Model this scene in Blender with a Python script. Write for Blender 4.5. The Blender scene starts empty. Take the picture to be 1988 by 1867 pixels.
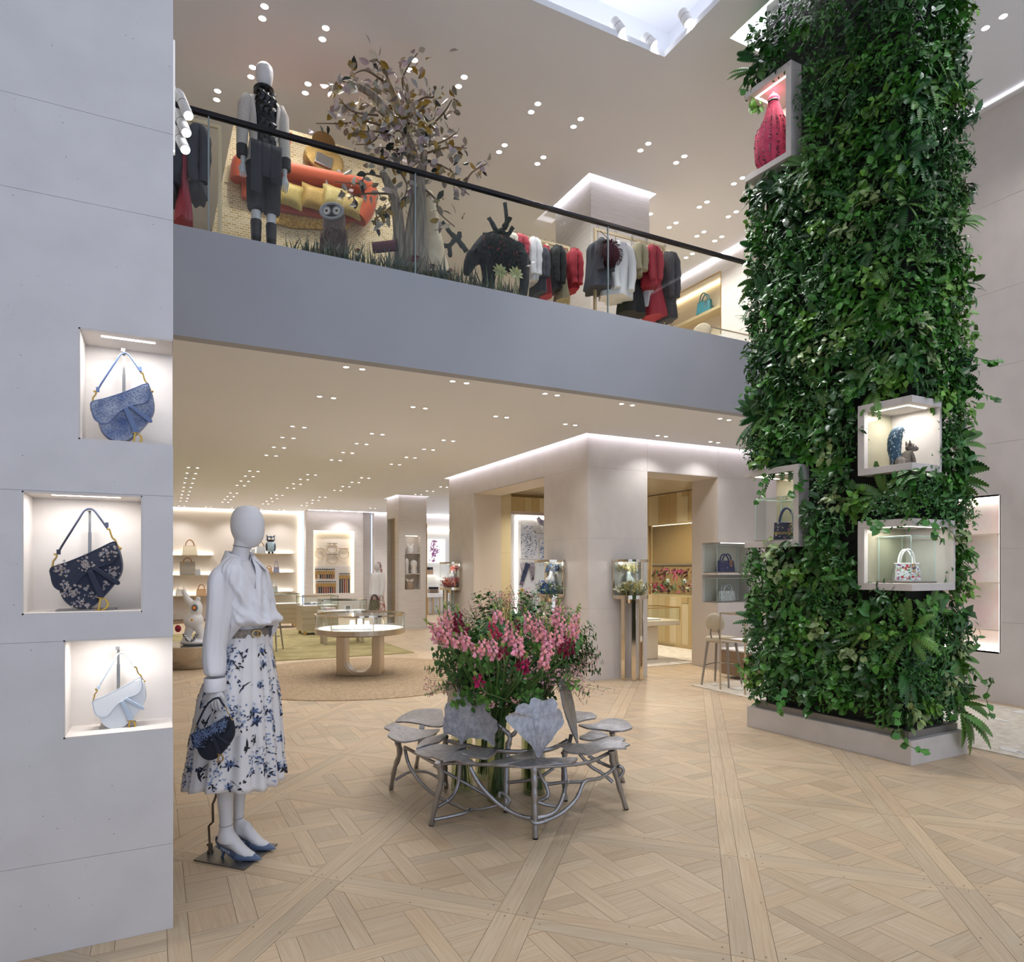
import bpy, bmesh, math, random
from math import sin, cos, pi, radians, sqrt, atan2, exp
from mathutils import Vector, Matrix, Euler, noise as mnoise
random.seed(7)
SC = bpy.context.scene
COL = SC.collection
# ---------------------------------------------------------------- camera, daylight, exposure
FPX, CXP, CYP, YAW, EYE = 1325.0, 994.0, 1103.0, radians(27.0), 1.5
cd = bpy.data.cameras.new('camera'); cam = bpy.data.objects.new('camera', cd); COL.objects.link(cam)
cd.sensor_fit = 'HORIZONTAL'; cd.sensor_width = 36.0; cd.lens = 36.0 * FPX / 1988.0
cd.shift_y = (CYP - 933.5) / 1988.0; cd.clip_start = 0.05; cd.clip_end = 200
cam.location = (0, 0, EYE); cam.rotation_euler = (pi / 2, 0, -YAW)
SC.camera = cam
VS = SC.view_settings
VS.view_transform = 'Standard'; VS.look = 'None'; VS.gamma = 1.0; VS.use_curve_mapping = False
VS.exposure = 0.12
wd = bpy.data.worlds.new('daylight'); SC.world = wd; wd.use_nodes = True
wn = wd.node_tree.nodes['Background']; wn.inputs[0].default_value = (0.70, 0.80, 1.0, 1); wn.inputs[1].default_value = 1.2
try:
    SC.cycles.use_denoising = True; SC.cycles.max_bounces = 7; SC.cycles.adaptive_threshold = .02; SC.cycles.transparent_max_bounces = 24
    SC.cycles.caustics_reflective = False; SC.cycles.caustics_refractive = False
    SC.cycles.sample_clamp_indirect = 4.0
except Exception: pass
W_DOWN_LOW, W_DOWN_UP, W_COVE = 29.0, 95.0, 14.0      # watts per downlight pair, cove strength
Z1, Z2, ZF = 3.277, 6.72, 3.98                    # lower ceiling, upper ceiling, upper floor

# ---------------------------------------------------------------- points on known planes
RV = Vector((cos(YAW), -sin(YAW), 0)); FV = Vector((sin(YAW), cos(YAW), 0)); EYEP = Vector((0, 0, EYE))
def ray(px, py): return FV + RV * ((px - CXP) / FPX) - Vector((0, 0, 1)) * ((py - CYP) / FPX)
def atz(px, py, z): d = ray(px, py); return EYEP + d * ((z - EYE) / d.z)
def aty(px, py, y): d = ray(px, py); return EYEP + d * (y / d.y)
def atx(px, py, x): d = ray(px, py); return EYEP + d * (x / d.x)
def atd(px, py, t): return EYEP + ray(px, py) * t

# ---------------------------------------------------------------- materials
def lin(h):
    if isinstance(h, str):
        h = h.lstrip('#'); c = [int(h[i:i + 2], 16) / 255 for i in (0, 2, 4)]
    else: c = list(h)
    return tuple(x / 12.92 if x <= .04045 else ((x + .055) / 1.055) ** 2.4 for x in c)
MATS = {}
def nd(nt, kind, **kw):
    n = nt.nodes.new(kind)
    for k, v in kw.items(): setattr(n, k, v)
    return n
def pm(name, col, rough=.5, metal=0., var=0., vs=6., bump=0., bs=60., col2=None, emit=0., coat=0., spec=None, stretch=None, alpha=1., sheen=0., trans=0., sss=0., attr=None, uv=False, detail=3.):
    if name in MATS: return MATS[name]
    m = bpy.data.materials.new(name); m.use_nodes = True; nt = m.node_tree
    b = nt.nodes['Principled BSDF']; c = lin(col)
    b.inputs['Base Color'].default_value = (*c, 1); b.inputs['Roughness'].default_value = rough; b.inputs['Metallic'].default_value = metal
    if spec is not None: b.inputs['Specular IOR Level'].default_value = spec
    if coat: b.inputs['Coat Weight'].default_value = coat
    if sheen: b.inputs['Sheen Weight'].default_value = sheen
    if trans: b.inputs['Transmission Weight'].default_value = trans
    if sss: b.inputs['Subsurface Weight'].default_value = sss; b.inputs['Subsurface Radius'].default_value = (.01, .01, .005)
    if alpha < 1: b.inputs['Alpha'].default_value = alpha
    if emit:
        b.inputs['Emission Color'].default_value = (*c, 1); b.inputs['Emission Strength'].default_value = emit
    vec = None
    if var or bump or col2:
        tc = nd(nt, 'ShaderNodeTexCoord'); vec = tc.outputs['UV' if uv else 'Object']
        if stretch:
            mp = nd(nt, 'ShaderNodeMapping'); mp.inputs['Scale'].default_value = stretch
            nt.links.new(vec, mp.inputs['Vector']); vec = mp.outputs['Vector']
    colsock = None
    if var or col2:
        nz = nd(nt, 'ShaderNodeTexNoise'); nz.inputs['Scale'].default_value = vs; nz.inputs['Detail'].default_value = detail
        nt.links.new(vec, nz.inputs['Vector'])
        rp = nd(nt, 'ShaderNodeValToRGB'); rp.color_ramp.elements[0].position = .35; rp.color_ramp.elements[1].position = .65
        if col2: a_, b_ = c, lin(col2)
        else: a_, b_ = tuple(max(0, x * (1 - var)) for x in c), tuple(min(1, x * (1 + var)) for x in c)
        rp.color_ramp.elements[0].color = (*a_, 1); rp.color_ramp.elements[1].color = (*b_, 1)
        nt.links.new(nz.outputs['Fac'], rp.inputs['Fac']); colsock = rp.outputs['Color']
    if attr:
        at = nd(nt, 'ShaderNodeAttribute', attribute_name=attr)
        if colsock is None: colsock = at.outputs['Color']
        else:
            mx = nd(nt, 'ShaderNodeMix', data_type='RGBA', blend_type='MULTIPLY'); mx.inputs['Factor'].default_value = 1
            nt.links.new(colsock, mx.inputs[6]); nt.links.new(at.outputs['Color'], mx.inputs[7]); colsock = mx.outputs[2]
    if colsock is not None:
        nt.links.new(colsock, b.inputs['Base Color'])
        if emit: nt.links.new(colsock, b.inputs['Emission Color'])
    if bump:
        nb = nd(nt, 'ShaderNodeTexNoise'); nb.inputs['Scale'].default_value = bs; nb.inputs['Detail'].default_value = 4
        nt.links.new(vec, nb.inputs['Vector'])
        bp = nd(nt, 'ShaderNodeBump'); bp.inputs['Strength'].default_value = bump; bp.inputs['Distance'].default_value = .01
        nt.links.new(nb.outputs['Fac'], bp.inputs['Height']); nt.links.new(bp.outputs['Normal'], b.inputs['Normal'])
    MATS[name] = m; return m
def emat(name, col, s):
    if name in MATS: return MATS[name]
    m = bpy.data.materials.new(name); m.use_nodes = True; nt = m.node_tree; nt.nodes.clear()
    e = nd(nt, 'ShaderNodeEmission'); e.inputs[0].default_value = (*lin(col), 1); e.inputs[1].default_value = s
    o = nd(nt, 'ShaderNodeOutputMaterial'); nt.links.new(e.outputs[0], o.inputs[0]); MATS[name] = m; return m
def glassmat(name, tint='#fbfdfc', refl=.018, rough=0.):
    if name in MATS: return MATS[name]
    m = bpy.data.materials.new(name); m.use_nodes = True; nt = m.node_tree; nt.nodes.clear()
    t = nd(nt, 'ShaderNodeBsdfTransparent'); t.inputs[0].default_value = (*lin(tint), 1)
    g = nd(nt, 'ShaderNodeBsdfGlossy'); g.inputs['Roughness'].default_value = rough
    lw = nd(nt, 'ShaderNodeLayerWeight'); lw.inputs[0].default_value = .5
    pw = nd(nt, 'ShaderNodeMath', operation='POWER'); pw.inputs[1].default_value = 4; nt.links.new(lw.outputs['Facing'], pw.inputs[0])
    ma = nd(nt, 'ShaderNodeMath', operation='MULTIPLY_ADD'); ma.inputs[1].default_value = .5; ma.inputs[2].default_value = refl
    nt.links.new(pw.outputs[0], ma.inputs[0]); ma.use_clamp = True
    mx = nd(nt, 'ShaderNodeMixShader'); nt.links.new(ma.outputs[0], mx.inputs[0]); nt.links.new(t.outputs[0], mx.inputs[1]); nt.links.new(g.outputs[0], mx.inputs[2])
    o = nd(nt, 'ShaderNodeOutputMaterial'); nt.links.new(mx.outputs[0], o.inputs[0]); MATS[name] = m; return m

# ---------------------------------------------------------------- mesh builder
class MB:
    def __init__(s): s.v = []; s.f = []; s.m = []; s.u = None; s.c = None
    def add(s, vs, fs, mi=0):
        b = len(s.v); s.v += [tuple(p) for p in vs]; s.f += [tuple(i + b for i in f) for f in fs]; s.m += [mi] * len(fs); return b
    def bx(s, x0, x1, y0, y1, z0, z1, mi=0, M=None, skip=''):
        vs = [(x, y, z) for z in (z0, z1) for y in (y0, y1) for x in (x0, x1)]
        fs = {'b': (0, 2, 3, 1), 't': (4, 5, 7, 6), 'f': (0, 1, 5, 4), 'k': (2, 6, 7, 3), 'l': (0, 4, 6, 2), 'r': (1, 3, 7, 5)}
        if M is not None: vs = [M @ Vector(p) for p in vs]
        s.add(vs, [f for k, f in fs.items() if k not in skip], mi); return s
    def box(s, c, sz, mi=0, M=None):
        return s.bx(c[0] - sz[0] / 2, c[0] + sz[0] / 2, c[1] - sz[1] / 2, c[1] + sz[1] / 2, c[2] - sz[2] / 2, c[2] + sz[2] / 2, mi, M)
    def loft(s, rings, cap=True, mi=0, closed=True):
        n = len(rings[0]); b = len(s.v)
        for r in rings: s.v += [tuple(p) for p in r]
        fs = []
        for k in range(len(rings) - 1):
            for i in range(n if closed else n - 1):
                j = (i + 1) % n; fs.append((b + k * n + i, b + k * n + j, b + (k + 1) * n + j, b + (k + 1) * n + i))
        if cap:
            fs.append(tuple(b + i for i in range(n - 1, -1, -1))); e = b + (len(rings) - 1) * n; fs.append(tuple(e + i for i in range(n)))
        s.f += fs; s.m += [mi] * len(fs); return s
    def tube(s, pts, r, n=8, mi=0, cap=True, M=None, flat=None):
        P = [Vector(p) for p in pts]
        if M is not None: P = [M @ p for p in P]
        rr = r if isinstance(r, (list, tuple)) else [r] * len(P)
        up = None; rings = []
        for i, p in enumerate(P):
            t = (P[min(i + 1, len(P) - 1)] - P[max(i - 1, 0)])
            t = t.normalized() if t.length > 1e-9 else Vector((0, 0, 1))
            if up is None:
                a = Vector((0, 0, 1)) if abs(t.z) < .9 else Vector((1, 0, 0)); up = (a - t * a.dot(t)).normalized()
            else:
                up = up - t * up.dot(t)
                up = up.normalized() if up.length > 1e-6 else t.orthogonal().normalized()
            w = t.cross(up); fl = flat or 1.
            rings.append([p + (up * cos(2 * pi * k / n) * fl + w * sin(2 * pi * k / n)) * rr[i] for k in range(n)])
        return s.loft(rings, cap, mi)
    def lathe(s, prof, n=24, c=(0, 0, 0), mi=0, M=None, a0=0, a1=2 * pi, cap=False):
        full = abs(a1 - a0 - 2 * pi) < 1e-6; k = n if full else n + 1; rings = []
        for r, z in prof:
            ring = [Vector((c[0] + r * cos(a0 + (a1 - a0) * i / n), c[1] + r * sin(a0 + (a1 - a0) * i / n), c[2] + z)) for i in range(k)]
            rings.append([M @ p for p in ring] if M is not None else ring)
        return s.loft(rings, cap, mi, closed=full)
    def disc(s, r, z, n=24, c=(0, 0), mi=0, M=None, flip=False, ry=None):
        p = [Vector((c[0] + r * cos(2 * pi * i / n), c[1] + (ry or r) * sin(2 * pi * i / n), z)) for i in range(n)]
        if M is not None: p = [M @ q for q in p]
        s.add(p, [tuple(range(n - 1, -1, -1)) if flip else tuple(range(n))], mi); return s
    def prism(s, poly, z0, z1, mi=0, M=None):
        n = len(poly); a = [Vector((p[0], p[1], z0)) for p in poly]; b = [Vector((p[0], p[1], z1)) for p in poly]
        if M is not None: a = [M @ p for p in a]; b = [M @ p for p in b]
        s.add(a + b, [tuple(range(n - 1, -1, -1)), tuple(range(n, 2 * n))] + [(i, (i + 1) % n, n + (i + 1) % n, n + i) for i in range(n)], mi); return s
    def ball(s, c, r, nu=16, nv=10, mi=0, M=None):
        r = r if isinstance(r, (list, tuple)) else (r, r, r); b = len(s.v); c = Vector(c)
        V = [c + Vector((0, 0, -r[2]))]
        for j in range(1, nv):
            t = -pi / 2 + pi * j / nv
            for i in range(nu): V.append(c + Vector((r[0] * cos(t) * cos(2 * pi * i / nu), r[1] * cos(t) * sin(2 * pi * i / nu), r[2] * sin(t))))
        V.append(c + Vector((0, 0, r[2])))
        if M is not None: V = [M @ p for p in V]
        fs = [(0, 1 + (i + 1) % nu, 1 + i) for i in range(nu)]
        for j in range(nv - 2):
            for i in range(nu):
                a = 1 + j * nu + i; d = 1 + j * nu + (i + 1) % nu; fs.append((a, d, d + nu, a + nu))
        e = len(V) - 1; fs += [(e, e - nu + i, e - nu + (i + 1) % nu) for i in range(nu)]
        s.add(V, fs, mi); return s
    def quad(s, a, b, c, d, mi=0): s.add([a, b, c, d], [(0, 1, 2, 3)], mi); return s
    def mesh(s, name, mats, smooth=False):
        me = bpy.data.meshes.new(name); me.from_pydata(s.v, [], s.f)
        for m in (mats if isinstance(mats, (list, tuple)) else [mats]): me.materials.append(m)
        if any(s.m): me.polygons.foreach_set('material_index', s.m)
        if s.u:
            l = me.uv_layers.new(name='UVMap'); l.data.foreach_set('uv', [x for q in s.u for x in q])
        if s.c:
            a = me.color_attributes.new('tint', 'FLOAT_COLOR', 'CORNER'); a.data.foreach_set('color', [x for q in s.c for x in q])
        if smooth: me.polygons.foreach_set('use_smooth', [True] * len(me.polygons))
        me.update()
        if smooth and len(me.polygons) < 60000: me.set_sharp_from_angle(angle=radians(55))
        return me
WM = {}; KID = {}
def link(name, me, parent=None, world=False, M=None):
    o = bpy.data.objects.new(name, me); COL.objects.link(o)
    if parent is not None:
        o.parent = parent; KID.setdefault(parent.name, []).append(o)
        if world: o.matrix_parent_inverse = WM.get(parent.name, Matrix()).inverted()
    if M is not None: o.matrix_basis = M
    WM[o.name] = (WM.get(parent.name, Matrix()) if (parent is not None and not world) else Matrix()) @ (M if M is not None else Matrix())
    return o
def obj(name, mb, mats, parent=None, smooth=False, world=False, M=None, bevel=0, seg=2, sub=0, wn=False, auto=None):
    o = link(name, mb.mesh(name, mats, smooth), parent, world, M)
    if bevel:
        b = o.modifiers.new('bevel', 'BEVEL'); b.width = bevel; b.segments = seg; b.limit_method = 'ANGLE'; b.angle_limit = radians(40)
    if sub:
        q = o.modifiers.new('sub', 'SUBSURF'); q.levels = sub; q.render_levels = sub
    if auto: o.data.shade_smooth() if False else None
    return o
def tag(o, label=None, cat=None, group=None, kind=None):
    if label: o['label'] = label
    if cat: o['category'] = cat
    if group: o['group'] = group
    if kind: o['kind'] = kind
    return o
def thing(name, label, cat, loc=(0, 0, 0), rz=0, group=None):
    o = bpy.data.objects.new(name, None); COL.objects.link(o); o.empty_display_size = .1
    M = Matrix.Translation(Vector(loc)) @ Matrix.Rotation(rz, 4, 'Z'); o.matrix_basis = M; WM[o.name] = M
    return tag(o, label, cat, group)
def struct(name, mb, mats, parent=None, **kw):
    o = obj(name, mb, mats, parent, **kw)
    if parent is None: o['kind'] = 'structure'
    return o
def dup(root, loc, rz=0, label=None, group=None, scale=1.):
    r = root.copy(); COL.objects.link(r)
    r.matrix_basis = Matrix.Translation(Vector(loc)) @ Matrix.Rotation(rz, 4, 'Z') @ Matrix.Scale(scale, 4); WM[r.name] = r.matrix_basis.copy()
    if label: r['label'] = label
    if group: r['group'] = group
    for ch in KID.get(root.name, ()):
        c = ch.copy(); COL.objects.link(c); c.parent = r; KID.setdefault(r.name, []).append(c)
        for g in KID.get(ch.name, ()):
            d = g.copy(); COL.objects.link(d); d.parent = c; KID.setdefault(c.name, []).append(d)
    return r
def rot(ax, d): return Matrix.Rotation(radians(d), 4, ax)
def T(*p): return Matrix.Translation(Vector(p))
def frame(o, x, y, z=None):
    x = Vector(x).normalized(); y = Vector(y); y = (y - x * y.dot(x)).normalized(); z = x.cross(y)
    M = Matrix.Identity(4)
    for i in range(3): M[i][0], M[i][1], M[i][2], M[i][3] = x[i], y[i], z[i], o[i]
    return M
def bez(pts, n=8):
    P = [Vector(p) for p in pts]; out = []
    for i in range(len(P) - 1):
        p0 = P[max(i - 1, 0)]; p1 = P[i]; p2 = P[i + 1]; p3 = P[min(i + 2, len(P) - 1)]
        for k in range(n):
            t = k / n; out.append(.5 * ((2 * p1) + (p2 - p0) * t + (2 * p0 - 5 * p1 + 4 * p2 - p3) * t * t + (3 * p1 - p0 - 3 * p2 + p3) * t ** 3))
    out.append(P[-1]); return out
def lettering(txt, size, mat, parent, M, name='lettering', world=False, align='LEFT', ext=.0004):
    cu = bpy.data.curves.new(name, 'FONT'); cu.body = txt; cu.size = size; cu.extrude = ext; cu.align_x = align; cu.resolution_u = 2
    tmp = bpy.data.objects.new(name + '_tmp', cu); COL.objects.link(tmp); dg = bpy.context.evaluated_depsgraph_get(); me = bpy.data.meshes.new_from_object(tmp.evaluated_get(dg)); bpy.data.objects.remove(tmp); me.name = name
    me.materials.clear(); me.materials.append(mat); return link(name, me, parent, world, M)
def nth(k): return ('first', 'second', 'third', 'fourth', 'fifth', 'sixth', 'seventh', 'eighth', 'ninth', 'tenth', 'eleventh', 'twelfth')[min(k, 11)]
def cells(u0, u1, v0, v1, holes):
    us = sorted({u0, u1, *[h[0] for h in holes], *[h[1] for h in holes]}); vs = sorted({v0, v1, *[h[2] for h in holes], *[h[3] for h in holes]})
    us = [u for u in us if u0 <= u <= u1]; vs = [v for v in vs if v0 <= v <= v1]
    for i in range(len(us) - 1):
        for j in range(len(vs) - 1):
            cu, cv = (us[i] + us[i + 1]) / 2, (vs[j] + vs[j + 1]) / 2
            if not any(h[0] < cu < h[1] and h[2] < cv < h[3] for h in holes): yield us[i], us[i + 1], vs[j], vs[j + 1]
GLASS = glassmat('clear_glass'); 
GOLD = pm('gold_metal', '#cfae74', .28, 1.); BRONZE = pm('champagne_metal', '#c9bca8', .32, 1., var=.06, vs=3); CHROME = pm('polished_steel', '#d5d2cc', .12, 1.)
GREYM = pm('grey_steel', '#8d8b88', .35, 1.); WHITE = pm('white_paint', '#e9e7e4', .5); BLACKM = pm('black_metal', '#1b1b1d', .35, .6)
BGOLD = pm('polished_gold', '#e3d8c4', .08, 1.)
# ================================================================ STRUCTURE
STONE = pm('pale_limestone', '#d3d0cf', .62, var=.035, vs=5, bump=.05, bs=180)
STONEJ = pm('limestone_joint', '#bab6b4', .8)
STONEW = pm('warm_limestone', '#d5cec8', .6, var=.03, vs=4, bump=.05, bs=160)
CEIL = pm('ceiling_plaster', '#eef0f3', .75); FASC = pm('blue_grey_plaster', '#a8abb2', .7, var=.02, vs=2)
PLAST = pm('combed_plaster', '#dad4cf', .7, var=.05, vs=3, stretch=(1, 1, 14), bump=.25, bs=5)
SPECK = pm('stone_fleck', '#8f8c8a', .8)
COVE = emat('cove_light', '#f4f0ff', W_COVE); COVEW = emat('warm_cove_light', '#fff1dc', W_COVE * .7); STRIP = emat('led_strip', '#fff6ea', 9.)
BEIGEW = pm('woven_beige_wall', '#dbd2c7', .75, var=.08, vs=90, stretch=(1, 1, 4))
WOOD = pm('oak_planks', '#c3aa8a', .42, col2='#cfba9c', vs=3., stretch=(1.2, 26, 1), attr='tint', uv=True, bump=.08, bs=12)
FBASE = pm('floor_joint', '#6d5438', .8)

# ---- floor: versailles parquet, each board a piece
fl_ = MB().bx(-3.2, 9.3, -1.0, 23, -.12, -.008); floor = struct('floor', fl_, FBASE)  # slab stops just behind the camera so world light from below reaches the ceilings
NA, NB_, N0 = Vector((.64, .72)), Vector((.66, -.717)), Vector((2.658, 2.631)); PL, PW = .965, .086
def clip(poly, x0, x1, y0, y1):
    for ax, val, sg in ((0, x0, 1), (0, x1, -1), (1, y0, 1), (1, y1, -1)):
        out = []
        for i in range(len(poly)):
            p, q = poly[i], poly[(i + 1) % len(poly)]; a, b = sg * (p[ax] - val), sg * (q[ax] - val)
            if a >= 0: out.append(p)
            if (a >= 0) != (b >= 0):
                t = a / (a - b); out.append((p[0] + (q[0] - p[0]) * t, p[1] + (q[1] - p[1]) * t))
        poly = out
        if len(poly) < 3: return []
    return poly
def rect(x0, x1, y0, y1, g=.0009): return [(x0 + g, y0 + g), (x1 - g, y0 + g), (x1 - g, y1 - g), (x0 + g, y1 - g)]
panel = []       # (polygon in panel metres, grain angle)
for v in (0, PL - PW): panel.append((rect(0, PL, v, v + PW), 0))
for u in (0, PL - PW): panel.append((rect(u, u + PW, PW, PL - PW), pi / 2))
S_ = PL - 2 * PW; PP = S_ / sqrt(2) / 2; c_ = PL / 2
def rp(poly): return [(c_ + (x - y) / sqrt(2), c_ + (x + y) / sqrt(2)) for x, y in poly]
for i in range(-2, 3):
    for j in range(-2, 3):
        q = [(rect(i * PP + PW / 2, (i + 1) * PP - PW / 2, j * PP + PW / 2, (j + 1) * PP - PW / 2), 0 if (i + j) % 2 else pi / 2)]
        if (i + j) % 2 == 0: q.append((rect((i - 1) * PP + PW / 2, (i + 1) * PP - PW / 2, j * PP - PW / 2, j * PP + PW / 2), 0))
        else: q.append((rect(i * PP - PW / 2, i * PP + PW / 2, (j - 1) * PP + PW / 2, (j + 1) * PP - PW / 2), pi / 2))
        for poly, g in q:
            p = clip(rp(poly), PW + .0009, PL - PW - .0009, PW + .0009, PL - PW - .0009)
            if len(p) > 2:
                ar = abs(sum(p[k][0] * p[(k + 1) % len(p)][1] - p[(k + 1) % len(p)][0] * p[k][1] for k in range(len(p)))) / 2
                if ar > .0004: panel.append((p, g + pi / 4))
pieces = []; pegs = MB()
R1 = random.Random(3)
for i in range(-14, 24):
    for j in range(-14, 24):
        o = N0 + NA * i + NB_ * j; m = o + (NA + NB_) * .5
        if not (-1.5 < m.x < 9.2 and -.6 < m.y < 22.8): continue
        d = Vector((m.x, m.y, 0)).dot(FV)
        if d < -.3 or abs(Vector((m.x, m.y, 0)).dot(RV)) > d * .82 + 1.6: continue
        if (m.x < -1.1 and m.y > 3.9) or (m.y > 5 and m.x > 8.9): continue
        for poly, g in panel:
            W = [o + NA * (p[0] / PL) + NB_ * (p[1] / PL) for p in poly]
            cx, cy = sum(p.x for p in W) / len(W), sum(p.y for p in W) / len(W)
            dd = cx * FV.x + cy * FV.y; px = CXP + FPX * (cx * RV.x + cy * RV.y) / max(dd, .1); py = CYP + FPX * EYE / max(dd, .1)
            ar = abs(sum(W[k].x * W[(k + 1) % len(W)].y - W[(k + 1) % len(W)].x * W[k].y for k in range(len(W)))) / 2
            size = ar / max(dd, .3) ** 3 if (340 < px < 2010 and py < 1890 and dd > 1) else 0
            ga = atan2(NA.y, NA.x) - g if True else 0
            pieces.append((size, W, ga))
        if d < 6:
            for s, t in ((.03, .045), (.97, .045), (.045, .12), (.955, .12), (.045, .88), (.955, .88), (.03, .955), (.97, .955), (.5, .07), (.5, .93), (.07, .5), (.93, .5)):
                p = o + NA * s + NB_ * t; pegs.disc(.0045, .0012, 5, c=(p.x, p.y))
pieces.sort(key=lambda q: -q[0])
def board(mb, W, ga):
    n = len(W); z = R1.uniform(-.0005, .0005); b = mb.add([(p.x, p.y, z) for p in W] + [(p.x, p.y, -.009) for p in W], [tuple(range(n))] + [(k, n + k, n + (k + 1) % n, (k + 1) % n) for k in range(n)])
    # keep the top face turned up
    if (W[1] - W[0]).cross(W[2] - W[1]) < 0:
        mb.f[-n - 1] = tuple(reversed(mb.f[-n - 1]))
        for k in range(n): mb.f[-n + k] = tuple(reversed(mb.f[-n + k]))
    ox, oy = R1.uniform(0, 50), R1.uniform(0, 50); ca, sa = cos(ga), sin(ga); br = R1.gauss(.97, .06); wm = R1.uniform(-.03, .03)
    if mb.u is None: mb.u = []; mb.c = []
    for f in mb.f[-n - 1:]:
        for k in f:
            x, y, _ = mb.v[k]; mb.u.append((x * ca + y * sa + ox, -x * sa + y * ca + oy)); mb.c.append((min(1.05, br + wm), min(1.05, br), min(1.05, br - wm), 1))
for s, W, ga in pieces[:300]:
    mb = MB(); board(mb, W, ga); obj('plank', mb, WOOD, floor)
mb = MB()
for s, W, ga in pieces[300:]: board(mb, W, ga)
tag(obj('parquet_boards', mb, WOOD, floor), kind='stuff'); tag(obj('wood_pegs', pegs, pm('dark_peg', '#7a5f42', .7), floor), kind='stuff')

# ---- pale stone pier with niches
YP = 3.177; XP = .033
NICHES = [(-.302, .033, 2.010, 2.452), (-.486, -.079, 1.321, 1.797), (-.352, .033, .831, 1.218)]; ND = .23
pier = MB()
for u0, u1, v0, v1 in cells(-3.2, XP, 0, Z2, NICHES): pier.bx(u0, u1, YP + .0035, YP + ND, v0, v1)
pier.bx(-3.2, XP, YP + ND, YP + .62, 0, Z2)
wall_left = struct('wall_left', pier, STONEJ)
JZ = [0, .354, 1.2145, 1.8, 2.949, 3.307, 4.3, 5.5, Z2]
for a, b in zip(JZ[:-1], JZ[1:]):
    q = MB()
    for u0, u1, v0, v1 in cells(-3.2, XP, a + .0007, b - .0007, NICHES): q.bx(u0, u1, YP, YP + .03, v0, v1)
    obj('stone_panel', q, STONE, wall_left)
fk = MB(); R2 = random.Random(5)
for k in range(260):
    x, z = R2.uniform(-1.0, .02), R2.uniform(.05, 4.2)
    if any(h[0] - .01 < x < h[1] + .01 and h[2] - .01 < z < h[3] + .01 for h in NICHES): continue
    r = R2.choice((.0012, .0015, .002, .0028)); fk.disc(r, 0, 6, M=T(x, YP - .0006, z) @ rot('X', 90) @ rot('Z', R2.uniform(0, 180)), ry=r * .7)
tag(obj('stone_fleck', fk, SPECK, wall_left), kind='stuff')
for k, (x0, x1, z0, z1) in enumerate(NICHES):
    q = MB(); y1 = YP + ND; t = .012
    q.bx(x0 - .004, x1, y1 - t, y1 + .002, z0, z1); q.bx(x0 - .002, x0 + t * .5, YP + .001, y1, z0, z1)
    q.bx(x0, x1 - .002, YP + .001, y1, z0 - .002, z0 + .006); q.bx(x0, x1 - .002, YP + .001, y1, z1 - .006, z1 + .002)
    if k == 1: q.bx(x1 - t * .5, x1 + .002, YP + .001, y1, z0, z1)
    nl = obj('niche_lining', q, STONEW, wall_left)
    w = (x1 - x0); obj('light_strip', MB().bx(x0 + w * .22, x1 - w * .2, YP + .05, YP + .068, z1 - .0075, z1 - .005), STRIP, nl)
    L = bpy.data.lights.new('niche_lamp', 'AREA'); L.shape = 'RECTANGLE'; L.size = w * .6; L.size_y = .018; L.energy = 1.5; L.color = (1, .98, .96)
    lo = bpy.data.objects.new('niche_lamp', L); COL.objects.link(lo); lo.location = ((x0 + x1) / 2, YP + .059, z1 - .009); lo.parent = nl
# ---- other boundary walls
w_ = MB().bx(-3.35, -3.2, -5, YP + .62, 0, Z2); struct('wall_far_left', w_, STONE)
w_ = MB().bx(-.75, -.6, YP + .62, 22.4, 0, Z1 + .4); struct('wall_hall_left', w_, BEIGEW)
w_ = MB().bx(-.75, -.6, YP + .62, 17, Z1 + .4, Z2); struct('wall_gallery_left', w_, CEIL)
RX = 8.29; RN = (4.311, 5.1, .557, 2.315)
w_ = MB()
for u0, u1, v0, v1 in cells(-5, 7.62, 0, Z2, [RN]): w_.bx(RX + .004, RX + .3, u0, u1, v0, v1)
wall_right = struct('wall_right', w_, STONEJ)
zz = [0, .9, 1.72, 2.9, 3.75, 4.6, 5.6, Z2 - .05]
for a, b in zip(zz[:-1], zz[1:]):
    for ya, yb in ((-5, .2), (.2, 7.62)):
        q = MB()
        for u0, u1, v0, v1 in cells(ya + .0015, yb - .0015, a + .0015, b - .0015, [RN]): q.bx(RX, RX + .03, u0, u1, v0, v1)
        obj('stone_panel', q, STONEW, wall_right)
q = MB().bx(RX + .14, RX + .16, RN[0], RN[1], RN[2], RN[3])
PINK = pm('pink_onyx', '#efe9e4', .35, col2='#ecd3d0', vs=3.2, detail=6); PINKG = PINK
nb = obj('niche_back', q, PINK, wall_right)
q = MB().bx(RX, RX + .15, RN[0] - .01, RN[0], RN[2], RN[3]).bx(RX, RX + .15, RN[1], RN[1] + .01, RN[2], RN[3]).bx(RX, RX + .15, RN[0], RN[1], RN[2] - .01, RN[2]).bx(RX, RX + .15, RN[0], RN[1], RN[3], RN[3] + .01)
obj('niche_frame', q, WHITE, wall_right)
q = MB().bx(RX + .08, RX + .135, RN[0] + .02, RN[1] - .02, RN[3] - .012, RN[3] - .002).bx(RX + .08, RX + .135, RN[0] + .02, RN[1] - .02, RN[2] + .002, RN[2] + .012).bx(RX + .02, RX + .035, RN[0] + .002, RN[0] + .012, RN[2], RN[3]); obj('light_strip', q, emat('niche_glow', '#fff4ec', 9), wall_right)
for y in (1037, 1131, 1222):
    z = atx(1925, y, RX + .05).z; obj('shelf', MB().bx(RX + .01, RX + .14, RN[0] + .01, RN[1] - .01, z - .008, z + .008), pm('pale_shelf', '#e6d9c8', .4), wall_right)
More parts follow.
